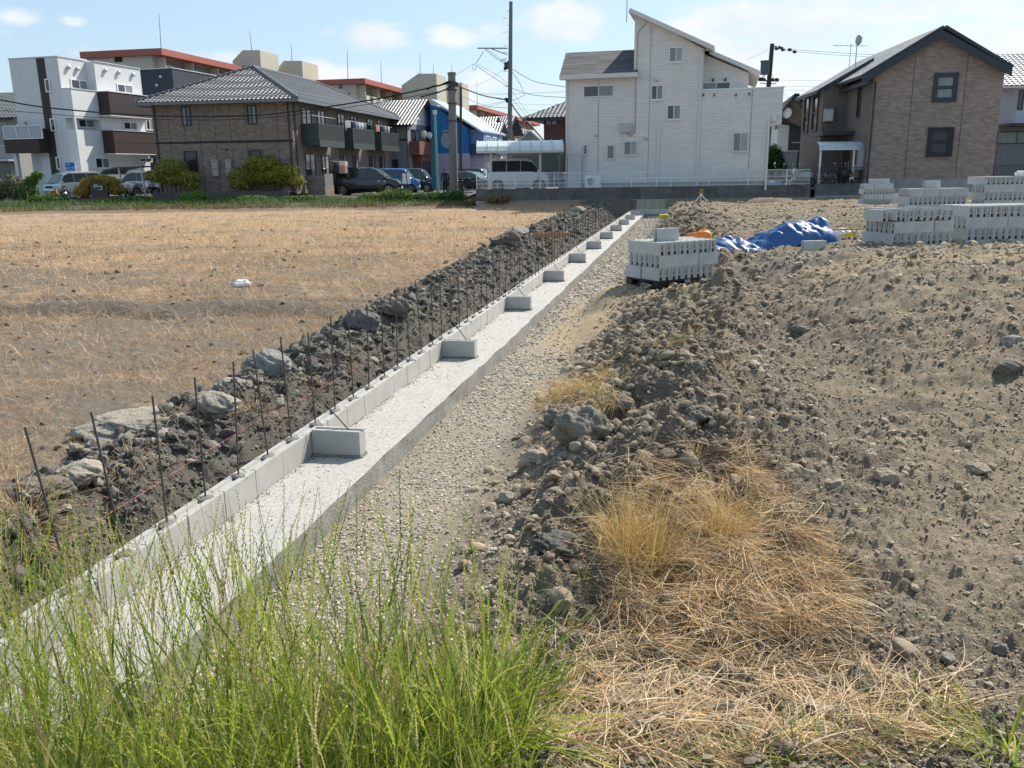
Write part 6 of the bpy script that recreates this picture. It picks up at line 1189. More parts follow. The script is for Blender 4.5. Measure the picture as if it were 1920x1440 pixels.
def tower(pts, base, Y, lab, dep=6):
    b = B('stair_tower', pts[0][0], 330, Y, 12, lab, z0=.7, cat='tower'); q = [b.f(*p) for p in pts]; poly = [(q[0][0], 0)]+q+[(q[-1][0], 0)]
    mb = MB(); mb.prism(poly, lambda p: (p[0], 0, p[1]), lambda p: (p[0], dep, p[1])); b.add(mb, 'wall', m_cream); return b
t1 = tower([(436, 114), (455, 94), (487, 94)], 0, 140, 'sloped-top cream stair tower rising behind the hip roof peak'); t2 = tower([(515, 134), (532, 114), (566, 114)], 0, 146, 'sloped-top cream stair tower just right of the hip roof peak')
t3 = tower([(753, 160), (784, 138), (818, 138)], 0, 160, 'large sloped-top cream stair tower left of the grey concrete pole'); t4 = tower([(822, 168), (835, 155), (866, 155)], 0, 172, 'cream stair tower directly behind the grey concrete pole', 5)
for t, pp in ((t1, [(452, 121, 464, 124)]), (t2, [(536, 139, 541, 142), (545, 139, 550, 142)]), (t3, [(780, 165, 785, 168)]), (t4, [(828, 180, 834, 183), (838, 180, 842, 183)])):
    for (p0, q0, p1, q1) in pp: a0, z1_ = t.f(p0, q0); a1, z0_ = t.f(p1, q1); window(t.e, 'y', 0, -1, a0, a1, z0_, z1_, fm=m_alu, sash=1, fw=.08)
m_mast = M('mast_metal', (.22, .23, .25), .5, metal=.4)
for (px, py0, py1, Y, wh) in ((302, 98, 27, 125, 'tallest, on the left apartment slab'), (472, 94, 57, 142, 'on the first stair tower'), (547, 114, 84, 148, 'on the second stair tower'), (652, 146, 95, 152, 'left end of the middle slab'), (715, 158, 115, 165, 'middle of the middle slab'), (788, 138, 100, 162, 'on the third stair tower'), (813, 138, 122, 163, 'right side of the third tower'), (895, 205, 152, 195, 'on the farthest slab'), (848, 155, 120, 175, 'on the fourth stair tower')):
    a_ = P(px, py0, Y); b_ = P(px-(4 if px < 500 else 1), py1, Y); mb = MB(); mb.tube([a_-Vector((0, 0, 1)), b_], [.07, .03], 6); tag(mb.build('antenna_mast', m_mast), f'thin antenna mast, {wh}', 'antenna', 'antenna masts on the apartment roofs')
# ------------------------------------------------------------ lots, retaining walls, fences
m_paving = M('lot_paving', (.20, .20, .195), .9, var=.15, vs=3, bump=.3)
YR = 45.6
def wx(px, Y, py=350): return P(px, py, Y).x
def wz(py, px, Y): return P(px, py, Y).z
XL0 = wx(892, YR); XR0 = wx(1520, YR); XR1 = 34
mb = MB(); mb.quad((XL0, YR+.1, 1.02), (XR1, YR+.1, 1.02), (XR1+20, 90, 1.02), (XL0+1.5, 90, 1.02)); mb.quad((XL0, YR+.1, 1.02), (XL0+1.5, 90, 1.02), (XL0-1.0, 90, .6), (XL0-1.0, YR+4.5, .6))
tag(mb.build('house_lot', m_paving, fix=False), kind='structure')
a0 = wx(285, 53.2); a1 = wx(622, 53.2)
mb = MB(); mb.quad((a0, 53.3, 1.08), (a1-2.5, 53.3, 1.08), (a1-1, 80, 1.08), (a0, 80, 1.08)); tag(mb.build('apartment_yard', m_paving, fix=False), kind='structure')
m_rw = brickmat('stained_block_wall', (.145, .145, .14), (.115, .115, .11), (.09, .09, .088), .9, .24, .008, off=.5, var=.6, dirt=.75, bump=.3)
m_cop = M('pale_curb', (.36, .36, .35), .9, var=.15)
def rwall(name, x0, x1, z0, z1, label, lip=None):
    e = empty(name, (x0, YR, z0), 0, label, 'retaining wall'); mb = MB(); mb.box(0, x1-x0, 0, .16, 0, z1-z0); mb.build('wall', m_rw, e); mb = MB(); mb.box(0, x1-x0, -.12, -.002, -.2, .015); mb.build('curb', m_cop, e); return e
Z0 = wz(374, 1200, YR); Z1 = wz(351, 1200, YR)
rwall('retaining_wall', XL0, XR0, Z0, Z1, 'long grey stained block retaining wall under the white mesh fence')
mb = MB(); mb.box(XL0, XL0+.16, YR+.161, YR+4.6, .2, 1.015); mb.build('wall', m_rw, bpy.data.objects['retaining_wall']).location = (-XL0, -YR, -Z0)
rwall('retaining_wall', XR0+.25, XR1, Z0+.05, wz(344, 1600, YR), 'darker grey retaining wall under the black iron railing at the right')
mb = MB(); mb.box(a0, a1-2.6, 53.1, 53.3, .4, 1.13); mb.box(a1-2.6, a1-.2, 53.1, 53.3, .4, .80); mb.box(a1-2.6, a1-.2, 53.3, 57.5, .4, .78); tag(mb.build('planter_wall', M('planter_dark', (.095, .085, .085), .9, var=.25, dirt=.3, bump=.4)), 'low dark planter wall below the yellow green bushes', 'wall')
m_wire = M('white_coated_wire', (.68, .70, .70), .5)
def meshfence(x0, x1, y, z, h, step, post, mat, label, name='mesh_fence', hb=(.08, .33, .58, 1.0), t=.007, cat='fence'):
    e = empty(name, (x0, y, z), 0, label, cat); mb = MB(); L_ = x1-x0
    for xx_ in np.arange(0, L_, step): mb.box(xx_, xx_+t, -.003, .004, .04, h)
    mb.build('mesh_panel', mat, e, fix=False); mb = MB()
    for f_ in hb: mb.box(0, L_, -.012, -.004, h*f_-.012, h*f_+.010)
    mb.build('rail', mat, e, fix=False); o = None
    for xx_ in np.arange(0, L_+.01, post):
        if o is None: mb = MB(); mb.box(-.022, .022, .01, .05, -.05, h+.02); o = mb.build('post', mat, e)
        else: c_ = o.copy(); C.objects.link(c_); c_.location = (xx_, 0, 0)
    return e
meshfence(XL0+.05, XR0-.05, YR+.06, Z1, .80, .06, 2.02, m_wire, 'white welded mesh fence running along the grey retaining wall', t=.013)
m_iron = M('black_iron', (.02, .022, .025), .5); zk1 = wz(344, 1600, YR)
meshfence(wx(1490, YR+.3), XR1, YR+.3, zk1, wz(312, 1750, YR+.3)-zk1, .07, 2.4, m_iron, 'black iron mesh railing in front of the brick house', hb=(.06, .28, 1.0), t=.012)
mb = MB(); mb.box(XR0-.02, XR0+.02, YR-.02, YR+1.9, Z1, Z1+.8); 
# garden wall, shed, bush between the houses
e_ = P(1438, 320, 52); mb = MB(); mb.box(e_.x, e_.x+1.1, 52, 52.15, 1, wz(293, 1450, 52)); tag(mb.build('garden_wall', brickmat('tan_block', (.22, .19, .13), (.17, .15, .11), (.1, .09, .07), .4, .2, .01, dirt=.4)), 'short tan block garden wall beside the grey shed', 'wall')
sh = empty('storage_shed', P(1466, 325, 50.5), -R(4), 'tall grey metal storage shed between the white and the brick house', 'shed'); hh_ = wz(284, 1480, 50.5)-sh.location.z; mb = MB(); mb.box(0, .8, 0, .9, -.5, hh_); mb.build('body', M('shed_grey', (.24, .25, .26), .5, var=.06), sh); mb = MB(); mb.box(-.05, .85, -.06, .95, hh_, hh_+.05); mb.build('roof', m_alu, sh); mb = MB(); mb.box(-.20, -.01, 0, .9, -.5, hh_-.02); mb.build('side_panel', m_bronze, sh)
# ------------------------------------------------------------ carport
z0 = 1.0; Yc = 47.2
cpo = empty('carport', (wx(905, Yc), Yc, z0), 0, 'carport with a curved translucent roof left of the white house', 'carport'); ox = cpo.location.x
X0, X1 = wx(892, Yc)-ox, wx(1058, Yc)-ox; zA = wz(285, 950, Yc)-z0; zB = wz(267, 950, Yc+1.2)-z0; m_poly = M('polycarbonate', (.56, .66, .66), .25, var=.12, vs=.8, spec=.6, alpha=.92); m_cream2 = M('carport_cream', (.50, .48, .42), .5, var=.05)
prof = [(-.25, zA), (.0, zA+.30), (.5, zA+.48), (1.4, zA+.62), (2.6, zA+.60), (3.6, zA+.4), (4.3, zA+.12)]; V = []; F = []; nX = 8
for i in range(nX+1):
    for (yy_, zz_) in prof: V.append((X0+.1+(X1-X0-.15)*i/nX, yy_, zz_))
n_ = len(prof)
for i in range(nX):
    for j in range(n_-1): q = i*n_+j; F.append((q, q+n_, q+n_+1, q+1))
me = bpy.data.meshes.new('roof_panel'); me.from_pydata(V, [], F); link('roof_panel', me, m_poly, cpo)
mb = MB()
for i in range(nX+1):
    xx_ = X0+.1+(X1-X0-.15)*i/nX
    for j in range(n_-1): mb.bar((xx_, prof[j][0], prof[j][1]+.02), (xx_, prof[j+1][0], prof[j+1][1]+.02), .045)
for p in (prof[0], prof[-1]): mb.bar((X0+.1, p[0], p[1]), (X1-.05, p[0], p[1]), .09, .12)
mb.build('rib', m_cream2, cpo)
for px, yy_ in ((921, 0), (1013, 0), (921+0, 4.0), (1046, 4.0)):
    xx_ = wx(px, Yc+yy_)-ox if yy_ == 0 else wx(px, Yc)-ox+.3; mb = MB(); mb.box(xx_-.06, xx_+.06, yy_, yy_+.1, 0, zA+.02); mb.bar((xx_, yy_+.05, zA-.1), (xx_, yy_+(.9 if yy_ == 0 else -.9), zA+.42), .07); mb.build('post', m_cream2, cpo)
mb = MB(); xx_ = X1-2.6; mb.box(wx(960, 51.6)-ox, X1+.2, 4.5, 4.53, .8, 2.3); mb.build('back_screen', M('screen_poly', (.28, .33, .33), .3, alpha=.8), cpo)
# ------------------------------------------------------------ vehicles
m_tyre = M('tyre_rubber', (.02, .02, .02), .8); m_rim = M('alloy_rim', (.45, .46, .48), .3, metal=.7); m_cg = M('car_glass', (.02, .028, .032), .06, var=.3, vs=2, spec=.9); m_cgl = M('car_screen', (.10, .17, .18), .06, var=.3, vs=2, spec=.9); m_chr = M('chrome', (.6, .62, .64), .15, metal=.9); m_lamp = M('lamp_lens', (.62, .65, .68), .12, spec=.9); m_red = M('red_lens', (.30, .02, .02), .25, spec=.8)
def paint(n, c, metal=.25): return M('paint_'+n, c, .22, var=.02, metal=metal, spec=.6, coat=.6)
def car(label, loc, rz, L, Wd, top, mat, belt=.98, wins=(), ws=(0, 0), wr=.29, wb=None, screen=None, name='parked_car', group=None, plate=(.75, .75, .72)):
    e = empty(name, loc, rz, label, 'car', group); w_ = Wd/2; xs = [t[0] for t in top]; zs_ = [t[1] for t in top]; f_ = lambda x_: float(np.interp(x_, xs[::-1], zs_[::-1]))
    st = sorted(set(list(np.linspace(-L/2, L/2, 26))+xs)); V = []; F = []
    def sec(x_):
        zt = f_(x_); en = 1-.10*max(0, (abs(x_)-(L/2-.45))/.45)**2; ww = w_*en; gh = max(0, zt-belt); bz = min(belt, zt-.07)
        tin = .17*gh/.8
        return [(ww*.88, .20), (ww*.97, .32), (ww, .60), (ww*.985, bz), (ww*.96-tin*.75, bz+(zt-bz)*.62), (ww*.93-tin, zt-.05), (ww*.80-tin, zt), (0, zt+.02)]
    for x_ in st:
        s_ = sec(x_); V += [(x_, -p[0], p[1]) for p in s_]+[(x_, p[0], p[1]) for p in reversed(s_[:-1])]
    n = 15
    for i in range(len(st)-1):
        for j in range(n-1): F.append((i*n+j, i*n+j+1, (i+1)*n+j+1, (i+1)*n+j))
        F.append((i*n+n-1, i*n, (i+1)*n, (i+1)*n+n-1))
    F.append(tuple(range(n))); F.append(tuple(reversed(range((len(st)-1)*n, len(st)*n))))
    me = bpy.data.meshes.new('body'); me.from_pydata(V, [], F); me.update(); bm = bmesh.new(); bm.from_mesh(me); bmesh.ops.recalc_face_normals(bm, faces=bm.faces); bm.to_mesh(me); bm.free(); me.polygons.foreach_set('use_smooth', [True]*len(me.polygons))
    try: me.set_sharp_from_angle(angle=R(40))
    except Exception: pass
    link('body', me, mat, e)
    def sidept(x_, t, s, off=.012):
        S_ = sec(x_); a_, b_, c_ = S_[3], S_[4], S_[5]; p = (a_[0]*(1-t*2)+b_[0]*t*2, a_[1]*(1-t*2)+b_[1]*t*2) if t < .5 else (b_[0]*(2-2*t)+c_[0]*(2*t-1), b_[1]*(2-2*t)+c_[1]*(2*t-1)); return (x_, s*(p[0]+off), p[1])
    for s in (-1, 1):
        for (xa_, xb_) in wins:
            mb = MB(); xx = np.linspace(xa_, xb_, 7); tt = [.10, .35, .6, .88]
            for i in range(6):
                for j in range(3):
                    mb.quad(sidept(xx[i], tt[j], s), sidept(xx[i+1], tt[j], s), sidept(xx[i+1], tt[j+1], s), sidept(xx[i], tt[j+1], s))
            mb.build('side_window', m_cg, e, smooth=True)
    def topq(xa_, xb_, nm, mt, off=.015):
        mb = MB(); nrm = Vector((-(f_(xb_)-f_(xa_)), 0, xb_-xa_)).normalized(); nrm = nrm if nrm.z > 0 else -nrm
        for i in range(4):
            for j in range(6):
                def pt(i_, j_):
                    x_ = xa_+(xb_-xa_)*i_/4; ww = sec(x_)[6][0]+.01; return Vector((x_, ww*(j_/3-1), f_(x_)+.012+.008*(1-abs(j_/3-1))))+nrm*off
                mb.quad(pt(i, j), pt(i+1, j), pt(i+1, j+1), pt(i, j+1))
        mb.build(nm, mt, e, smooth=True)
    topq(ws[0], ws[1], 'windscreen', screen or m_cgl)
    wb = wb or L*.68; r = wr
    for s in (-1, 1):
        for xw in (wb/2, -wb/2):
            MB().disc((xw, s*(w_-.005), r+.03), (0, 1, 0), r+.07, .03, 22).build('wheel_arch', m_dark, e); wh = MB().disc((xw, s*(w_-.06), r), (0, 1, 0), r, .19, 22).build('wheel', m_tyre, e, smooth=True)
            mb = MB(); yo = s*(w_+.037)
            for k in range(10): a_ = k*math.pi/5; mb.bar((xw, yo, r), (xw+r*.68*math.cos(a_), yo, r+r*.68*math.sin(a_)), .035, .014)
            mb.tube([(xw+r*.7*math.cos(t), yo, r+r*.7*math.sin(t)) for t in np.linspace(0, 2*math.pi, 17)], .018, 5, cap=False); mb.disc((xw, yo, r), (0, 1, 0), .05, .02, 10); mb.build('rim', m_rim, wh)
    zf = f_(L/2-.12); mb = MB(); mb.box(L/2-.03, L/2+.025, -w_*.5, w_*.5, zf-.24, zf-.12); mb.box(L/2-.02, L/2+.022, -w_*.6, w_*.6, .26, .40); mb.build('grille', m_dark, e, bevel=.01)
    for s in (-1, 1):
        mb = MB(); mb.box(L/2-.26, L/2+.005, s*w_*.60-(.14), s*w_*.60+.14, zf-.22, zf-.06); mb.build('headlight', m_lamp, e, bevel=.03); mb = MB(); mb.box(-L/2-.01, -L/2+.07, s*w_*.80-.06, s*w_*.80+.06, .75, 1.15); mb.build('tail_light', m_red, e, bevel=.015)
        mx_ = ws[0]-.1; mb = MB(); mb.box(mx_-.06, mx_+.06, s*(w_+.02), s*(w_+.16), belt+.02, belt+.17) if s > 0 else mb.box(mx_-.06, mx_+.06, -w_-.16, -w_-.02, belt+.02, belt+.17); mb.build('wing_mirror', mat, e, bevel=.03)
        mb = MB(); mb.box(L/2-.10, L/2+.005, s*w_*.85-.07, s*w_*.85+.07, .38, .46); mb.build('fog_lamp', m_lamp, e, bevel=.015)
        if wins:
            xs2 = [a_[1] for a_ in wins[:-1]]+[wins[-1][0]-.02]; mb = MB()
            for x_ in xs2[:2]: mb.box(x_-.005, x_+.005, s*w_-.004 if s > 0 else -w_-.003, s*w_+.003 if s > 0 else -w_+.004, .34, belt-.02)
            mb.build('door_gap', m_dark, e); mb = MB()
            for x_ in xs2[:2]: mb.box(x_-.22, x_-.06, s*w_ if s > 0 else -w_-.03, s*w_+.03 if s > 0 else -w_, belt-.16, belt-.12)
            mb.build('door_handle', m_chr, e)
    mb = MB(); mb.box(L/2+.026, L/2+.035, -.17, .17, .40, .56); mb.build('number_plate', M('plate_%d' % int(plate[0]*100), plate, .5), e); return e
VAN = [(2.35, .50), (2.33, .82), (2.15, .98), (1.55, 1.13), (.80, 1.70), (.35, 1.84), (-1.9, 1.83), (-2.22, 1.70), (-2.33, 1.1), (-2.35, .5)]
KEI = [(1.70, .50), (1.69, .82), (1.6, .98), (1.22, 1.08), (.80, 1.66), (.5, 1.76), (-1.4, 1.77), (-1.62, 1.62), (-1.69, 1.0), (-1.70, .5)]
KVAN = [(1.70, .50), (1.68, .95), (1.62, 1.06), (1.40, 1.13), (.98, 1.72), (.6, 1.88), (-1.5, 1.89), (-1.66, 1.72), (-1.70, .9), (-1.71, .5)]
SED = [(2.1, .45), (2.08, .72), (1.9, .86), (1.0, .98), (.3, 1.40), (-.2, 1.48), (-1.1, 1.45), (-1.8, 1.12), (-2.05, 1.02), (-2.1, .45)]
black = paint('black', (.012, .014, .02)); def_ = None
def at(px, Y, z=.665): v = P(px, 350, Y); return Vector((v.x, Y, z))
car('black minivan parked broadside in front of the balconies', at(690, 60.7), R(-3), 4.70, 1.70, VAN, black, belt=1.05, wins=((1.15, 1.5), (.15, 1.1), (-1.0, .08), (-2.15, -1.08)), ws=(1.5, .82), wr=.33)
car('blue and white kei car behind the black minivan', at(744, 65.5), R(-4), 3.4, 1.48, KEI, paint('blue', (.02, .13, .42)), wins=((.15, 1.1), (-.75, .1), (-1.5, -.82)), ws=(1.2, .82))
car('black boxy kei car, nose beside the pale green pole', at(776, 67.5), R(-6), 3.4, 1.48, KEI, paint('black_blue', (.014, .018, .025)), wins=((.15, 1.1), (-.75, .1), (-1.5, -.82)), ws=(1.2, .82))
car('black hatchback right of the grey concrete pole', at(885, 64), R(-24), 3.9, 1.66, [(p[0]*.93, p[1]*1.02) for p in SED], paint('black2', (.012, .014, .018)), belt=.95, wins=((-.2, .75), (-1.3, -.26)), ws=(.95, .33))
car('dark maroon tall kei car behind the black hatchback', at(890, 71), R(-18), 3.4, 1.48, KEI, paint('maroon', (.05, .022, .03)), wins=((.15, 1.1), (-.75, .1), (-1.5, -.82)), ws=(1.2, .82))
car('small olive car half hidden by the carport post', at(912, 80), R(-18), 3.4, 1.48, KEI, paint('olive', (.16, .17, .09)), wins=((.15, 1.1), (-.75, .1)), ws=(1.2, .82))
car('white tall kei van parked under the carport', Vector((wx(972, 49.3), 49.3, 1.02)), R(-1), 3.4, 1.48, KEI, paint('white', (.62, .63, .63), 0), wins=((.15, 1.1), (-.62, .12), (-1.56, -.66)), ws=(1.2, .82))
car('silver car nose showing beyond the white van under the carport', Vector((wx(1022, 52.6), 52.6, 1.02)), R(-12), 3.9, 1.66, [(p[0]*.93, p[1]*1.02) for p in SED], paint('silver', (.42, .43, .44), .6), belt=.95, wins=((-.2, .75), (-1.3, -.26)), ws=(.95, .33))
car('silver blue kei van facing the street at the left, sign behind it', at(138, 57.6, .66), R(240), 3.4, 1.48, [(p[0], p[1]*.95) for p in KVAN], paint('silver_blue', (.36, .43, .46), .5), belt=1.05, wins=((.35, 1.25), (-.6, .3), (-1.55, -.66)), ws=(1.4, .99), plate=(.6, .45, .05), screen=m_cgl)
car('silver car parked behind the bicycles under the canopy', at(268, 63, .7), R(180), 3.4, 1.48, KEI, MATS['paint_silver'], wins=((.15, 1.1), (-.62, .12), (-1.56, -.66)), ws=(1.2, .82))
# ------------------------------------------------------------ bicycles and motorcycles
m_bk = M('bike_black', (.015, .016, .02), .4); m_sil = M('bike_silver', (.4, .41, .42), .35, metal=.6)
def bike(label, loc, rz, fr=None, basket=True, group=None):
    e = empty('bicycle', loc, rz, label, 'bicycle', group); fr = fr or m_bk
    for xw in (-.53, .53):
        mb = MB(); mb.tube([(xw+.33*math.cos(t), 0, .33+.33*math.sin(t)) for t in np.linspace(0, 6.2832, 25)], .018, 6, cap=False); wh = mb.build('wheel', m_tyre, e, smooth=True); mb = MB()
        for k in range(12): a_ = k*math.pi/6; mb.bar((xw, 0, .33), (xw+.32*math.cos(a_), 0, .33+.32*math.sin(a_)), .004)
        mb.disc((xw, 0, .33), (0, 1, 0), .03, .08, 8); mb.build('spokes', m_sil, wh)
    mb = MB()
    for p, q in (((.53, 0, .33), (.38, 0, .95)), ((.40, 0, .80), (.0, 0, .30)), ((.0, 0, .30), (-.18, 0, .80)), ((.40, 0, .72), (-.12, 0, .55)), ((0, 0, .30), (-.53, 0, .33)), ((-.16, 0, .72), (-.53, 0, .33))): mb.tube([p, q], .016, 6)
    mb.build('frame', fr, e); mb = MB(); mb.tube([(.20, -.27, 1.02), (.34, -.2, 1.05), (.38, 0, .98), (.34, .2, 1.05), (.20, .27, 1.02)], .013, 6); mb.build('handlebar', m_sil, e)
    mb = MB(); mb.sphere((-.2, 0, .86), (.14, .08, .04), 8, 5); mb.build('saddle', m_bk, e); mb = MB(); mb.tube([(.53+.37*math.cos(t), 0, .33+.37*math.sin(t)) for t in np.linspace(.2, 2.4, 9)], .02, 5); mb.tube([(-.53+.37*math.cos(t), 0, .33+.37*math.sin(t)) for t in np.linspace(.8, 3.2, 9)], .02, 5); mb.build('mudguard', fr, e)
    mb = MB(); mb.tube([(0, -.05, .30), (.1, -.1, .16)], .01, 5); mb.tube([(0, .05, .30), (-.1, .1, .44)], .01, 5); mb.disc((0, .03, .30), (0, 1, 0), .09, .01, 12); mb.build('crank', m_sil, e)
    if basket:
        mb = MB()
        for z_ in np.linspace(.72, .98, 6): mb.box(.42, .70, -.17, -.163, z_, z_+.012); mb.box(.42, .70, .163, .17, z_, z_+.012); mb.box(.70, .707, -.17, .17, z_, z_+.012); mb.box(.42, .427, -.17, .17, z_, z_+.012)
        for t in np.linspace(-.17, .17, 7): mb.box(.70, .706, t-.004, t+.004, .72, .99)
        mb.box(.42, .7, -.17, .17, .715, .725); mb.build('basket', m_bk, e)
    return e
bike('black city bicycle leaning on the iron railing before the brick wall', Vector((wx(1666, YR+.75), YR+.75, 1.06)), R(3))
for i, (px, Y, rz, lb) in enumerate([(244, 57.5, 70, 'leftmost dark bicycle under the grey canopy'), (257, 57.8, 100, 'second dark bicycle under the grey canopy, beside the post'), (270, 57.4, 60, 'third dark bicycle under the grey canopy'), (284, 58.2, 95, 'fourth dark bicycle under the grey canopy, by the brick wall'), (303, 57.4, 75, 'rightmost bicycle of the row, outside the canopy')]): bike(lb, at(px, Y, .68), R(rz), group='bicycles under the grey canopy')
bike('bicycle seen end-on behind the railing, left one below the clear canopy', Vector((wx(1533, 47.3), 47.3, 1.04)), R(80), m_sil, False, 'bicycles below the clear porch canopy'); bike('bicycle seen end-on behind the railing, right one below the clear canopy', Vector((wx(1552, 47.3), 47.3, 1.04)), R(98), m_sil, False, 'bicycles below the clear porch canopy')
bike('bicycle standing by the grey pole in front of the dark cars', at(872, 60), R(20), None, True); bike('bicycle parked just left of the black hatchback', at(862, 61.5), R(60), None, True)
def moto(label, loc, rz, body, scooter=False):
    e = empty('motorcycle', loc, rz, label, 'motorcycle')
    for xw in (-.6, .6): mb = MB(); mb.tube([(xw+.25*math.cos(t), 0, .29+.25*math.sin(t)) for t in np.linspace(0, 6.2832, 21)], .055, 8, cap=False); wh = mb.build('wheel', m_tyre, e, smooth=True); MB().disc((xw, 0, .29), (0, 1, 0), .17, .05, 14).build('hub', m_rim, wh)
    v, f = ICO[3]; V_ = np.sign(v)*np.abs(v)**.75*np.array([.42, .19, .22])+np.array([-.30, 0, .66]); npmesh('rear_body', V_, f, body, e, smooth=True); V_ = np.sign(v)*np.abs(v)**.75*np.array([.13, .21, .33])+np.array([.45, 0, .72]); npmesh('front_cowl', V_, f, body, e, smooth=True)
    mb = MB(); mb.box(-.2, .45, -.16, .16, .28, .40); mb.tube([(.6, 0, .29), (.42, 0, 1.0)], .035, 8); mb.build('frame', m_bk, e, bevel=.03); mb = MB(); mb.sphere((-.28, 0, .87), (.38, .14, .07), 10, 6); mb.build('seat', m_bk, e, smooth=True)
    mb = MB(); mb.tube([(.32, -.34, 1.05), (.42, 0, 1.02), (.32, .34, 1.05)], .017, 6); mb.build('handlebar', m_bk, e)
    for s in (-1, 1): mb = MB(); mb.tube([(.38, s*.25, 1.04), (.40, s*.3, 1.22)], .008, 5); mb.sphere((.40, s*.32, 1.27), (.02, .08, .05), 8, 5); mb.build('mirror', m_rim, e, smooth=True)
    mb = MB(); mb.box(-.76, -.72, -.1, .1, .62, .70); mb.build('tail_light', m_red, e); mb = MB(); mb.box(-.80, -.77, -.1, .1, .42, .56); mb.build('number_plate', mW, e); return e
moto('black motorcycle seen from behind at the clear canopy post', Vector((wx(1580, 46.6), 46.6, 1.04)), R(100), m_bk); moto('white scooter behind the fence by the grey shed', Vector((wx(1502, 48.2), 48.2, 1.04)), R(195), MATS['paint_white']); moto('dark scooter with a blue cover in front of the grey shed', Vector((wx(1468, 47.2), 47.2, 1.04)), R(110), m_bk)
mb = MB(); mb.sphere((0, 0, .22), (.55, .35, .24), 12, 7); o = mb.build('folded_cover', m_tarp, smooth=True); o.location = (wx(1452, 46.8), 46.8, 1.0); tag(o, 'folded blue sheet heaped behind the white mesh fence', 'sheet')
# porch canopy
q = Vector((wx(1530, 46.4), 46.4, 1.02)); cn2 = empty('porch_canopy', q, 0, 'small curved clear canopy on white posts in front of the brick house porch', 'canopy'); w2 = wx(1612, 46.4)-q.x; zt_ = wz(279, 1570, 46.4)-1.02; V = []; F = []; pr = [(-.1, zt_), (-.02, zt_+.2), (.2, zt_+.33), (.6, zt_+.38), (1.2, zt_+.3)]
for i in range(15):
    for p in pr: V.append((w2*i/14, p[0], p[1]+(.012 if i % 2 else 0)))
for i in range(14):
    for j in range(4): k_ = i*5+j; F.append((k_, k_+5, k_+6, k_+1))
me = bpy.data.meshes.new('roof_panel'); me.from_pydata(V, [], F); link('roof_panel', me, M('clear_corrugated', (.50, .60, .66), .25, alpha=.9, spec=.6), cn2); mb = MB(); mb.box(0, w2, -.12, -.06, zt_-.06, zt_); mb.build('beam', m_white, cn2)
for t in (.04, .80): mb = MB(); mb.box(w2*t, w2*t+.08, 0, .08, 0, zt_+.1); mb.build('post', m_white, cn2)
for i, (px, py) in enumerate(((1524, 259), (1529, 259), (1534, 257), (1594, 245), (1601, 244), (1608, 241))):
    Y_ = 50 if px < 1560 else 47.5
# ------------------------------------------------------------ bicycle canopy, nameplate, sign at the left
q = at(200, 57.2, .68); bc = empty('bicycle_canopy', q, -R(8), 'grey lean-to bicycle canopy between the modern block and the brick apartment', 'canopy'); mt = M('canopy_grey', (.16, .18, .19), .5); mb = MB()
pr = [(0, 1.6), (.25, 1.85), (1.2, 2.02), (2.9, 2.05)]
for j in range(3): mb.obox(((pr[j][0]+pr[j+1][0])/2-.2, 1.2, (pr[j][1]+pr[j+1][1])/2), ((pr[j+1][0]-pr[j][0])/2, 0, (pr[j+1][1]-pr[j][1])/2), (0, 1.4, 0), (0, 0, .03))
mb.build('roof', mt, bc)
for xx_ in (1.05, 2.6): mb = MB(); mb.bar((xx_-.05, 0, 2.0), (xx_+.05, 0, -.1), .09); mb.build('post', m_alu, bc)
q = at(169, 53.4, .75); npl = empty('nameplate_wall', q, 0, 'dark stone nameplate wall with a metal emblem under the arching yellow bush', 'sign'); mb = MB(); mb.box(0, 1.0, 0, .25, -.2, 1.05); mb.build('stone_wall', M('plum_stone', (.085, .065, .07), .7, var=.2), npl); mb = MB(); mb.box(.18, .88, -.02, -.001, .45, 1.0); pl_ = mb.build('plate', M('plate_dark', (.035, .04, .05), .4), npl); mb = MB(); mb.box(.25, .70, -.035, -.022, .78, .81); mb.box(.25, .28, -.035, -.022, .69, .9); mb.box(.70, .73, -.035, -.022, .62, .81); mb.box(.28, .48, -.035, -.022, .88, .9); mb.box(.5, .73, -.035, -.022, .60, .62); mb.build('emblem', m_chr, npl)
mb = MB(); mb.box(-.9, 2.2, -.15, .1, -.3, .12); mb.build('brick_base', m_rb, npl)
q = P(133, 322, 59.2); sg = empty('signboard', q, -R(8), 'blue and white signboard with Japanese lettering above the silver van', 'sign'); mb = MB(); mb.box(-.37, .37, 0, .04, -.37, .62); mb.build('board', mW, sg); mb = MB(); mb.box(-.35, .35, -.012, -.001, .08, .60); mb.build('blue_field', M('sign_blue', (.01, .12, .48), .5), sg)
w3 = M('sign_white', (.8, .8, .8), .6); text('lettering', 'はたの', .25, w3, sg, (0, -.02, .22), (R(90), 0, 0)); text('lettering', '介護の', .12, w3, sg, (-.12, -.02, .47), (R(90), 0, 0)); text('lettering', '400-2505', .15, m_dark, sg, (0, -.02, -.17), (R(90), 0, 0)); text('lettering', 'デイサービス', .07, m_dark, sg, (0, -.02, .0), (R(90), 0, 0)); mb = MB()
for xx_ in (-.3, .3): mb.box(xx_-.02, xx_+.02, .05, .09, -1.7, .6)
mb.build('post', m_alu, sg)
q = at(104, 55.6, .62); o = MB().box(-.14, .14, -.14, .14, 0, .05).prism([(-.11, .05), (.11, .05), (.04, .75), (-.04, .75)], lambda p: (p[0], -.06, p[1]), lambda p: (p[0], .06, p[1])).build('traffic_cone', M('cone_orange', (.65, .20, .03), .5)); o.location = q; tag(o, 'orange yellow marker stand at the corner of the silver van', 'traffic marker')
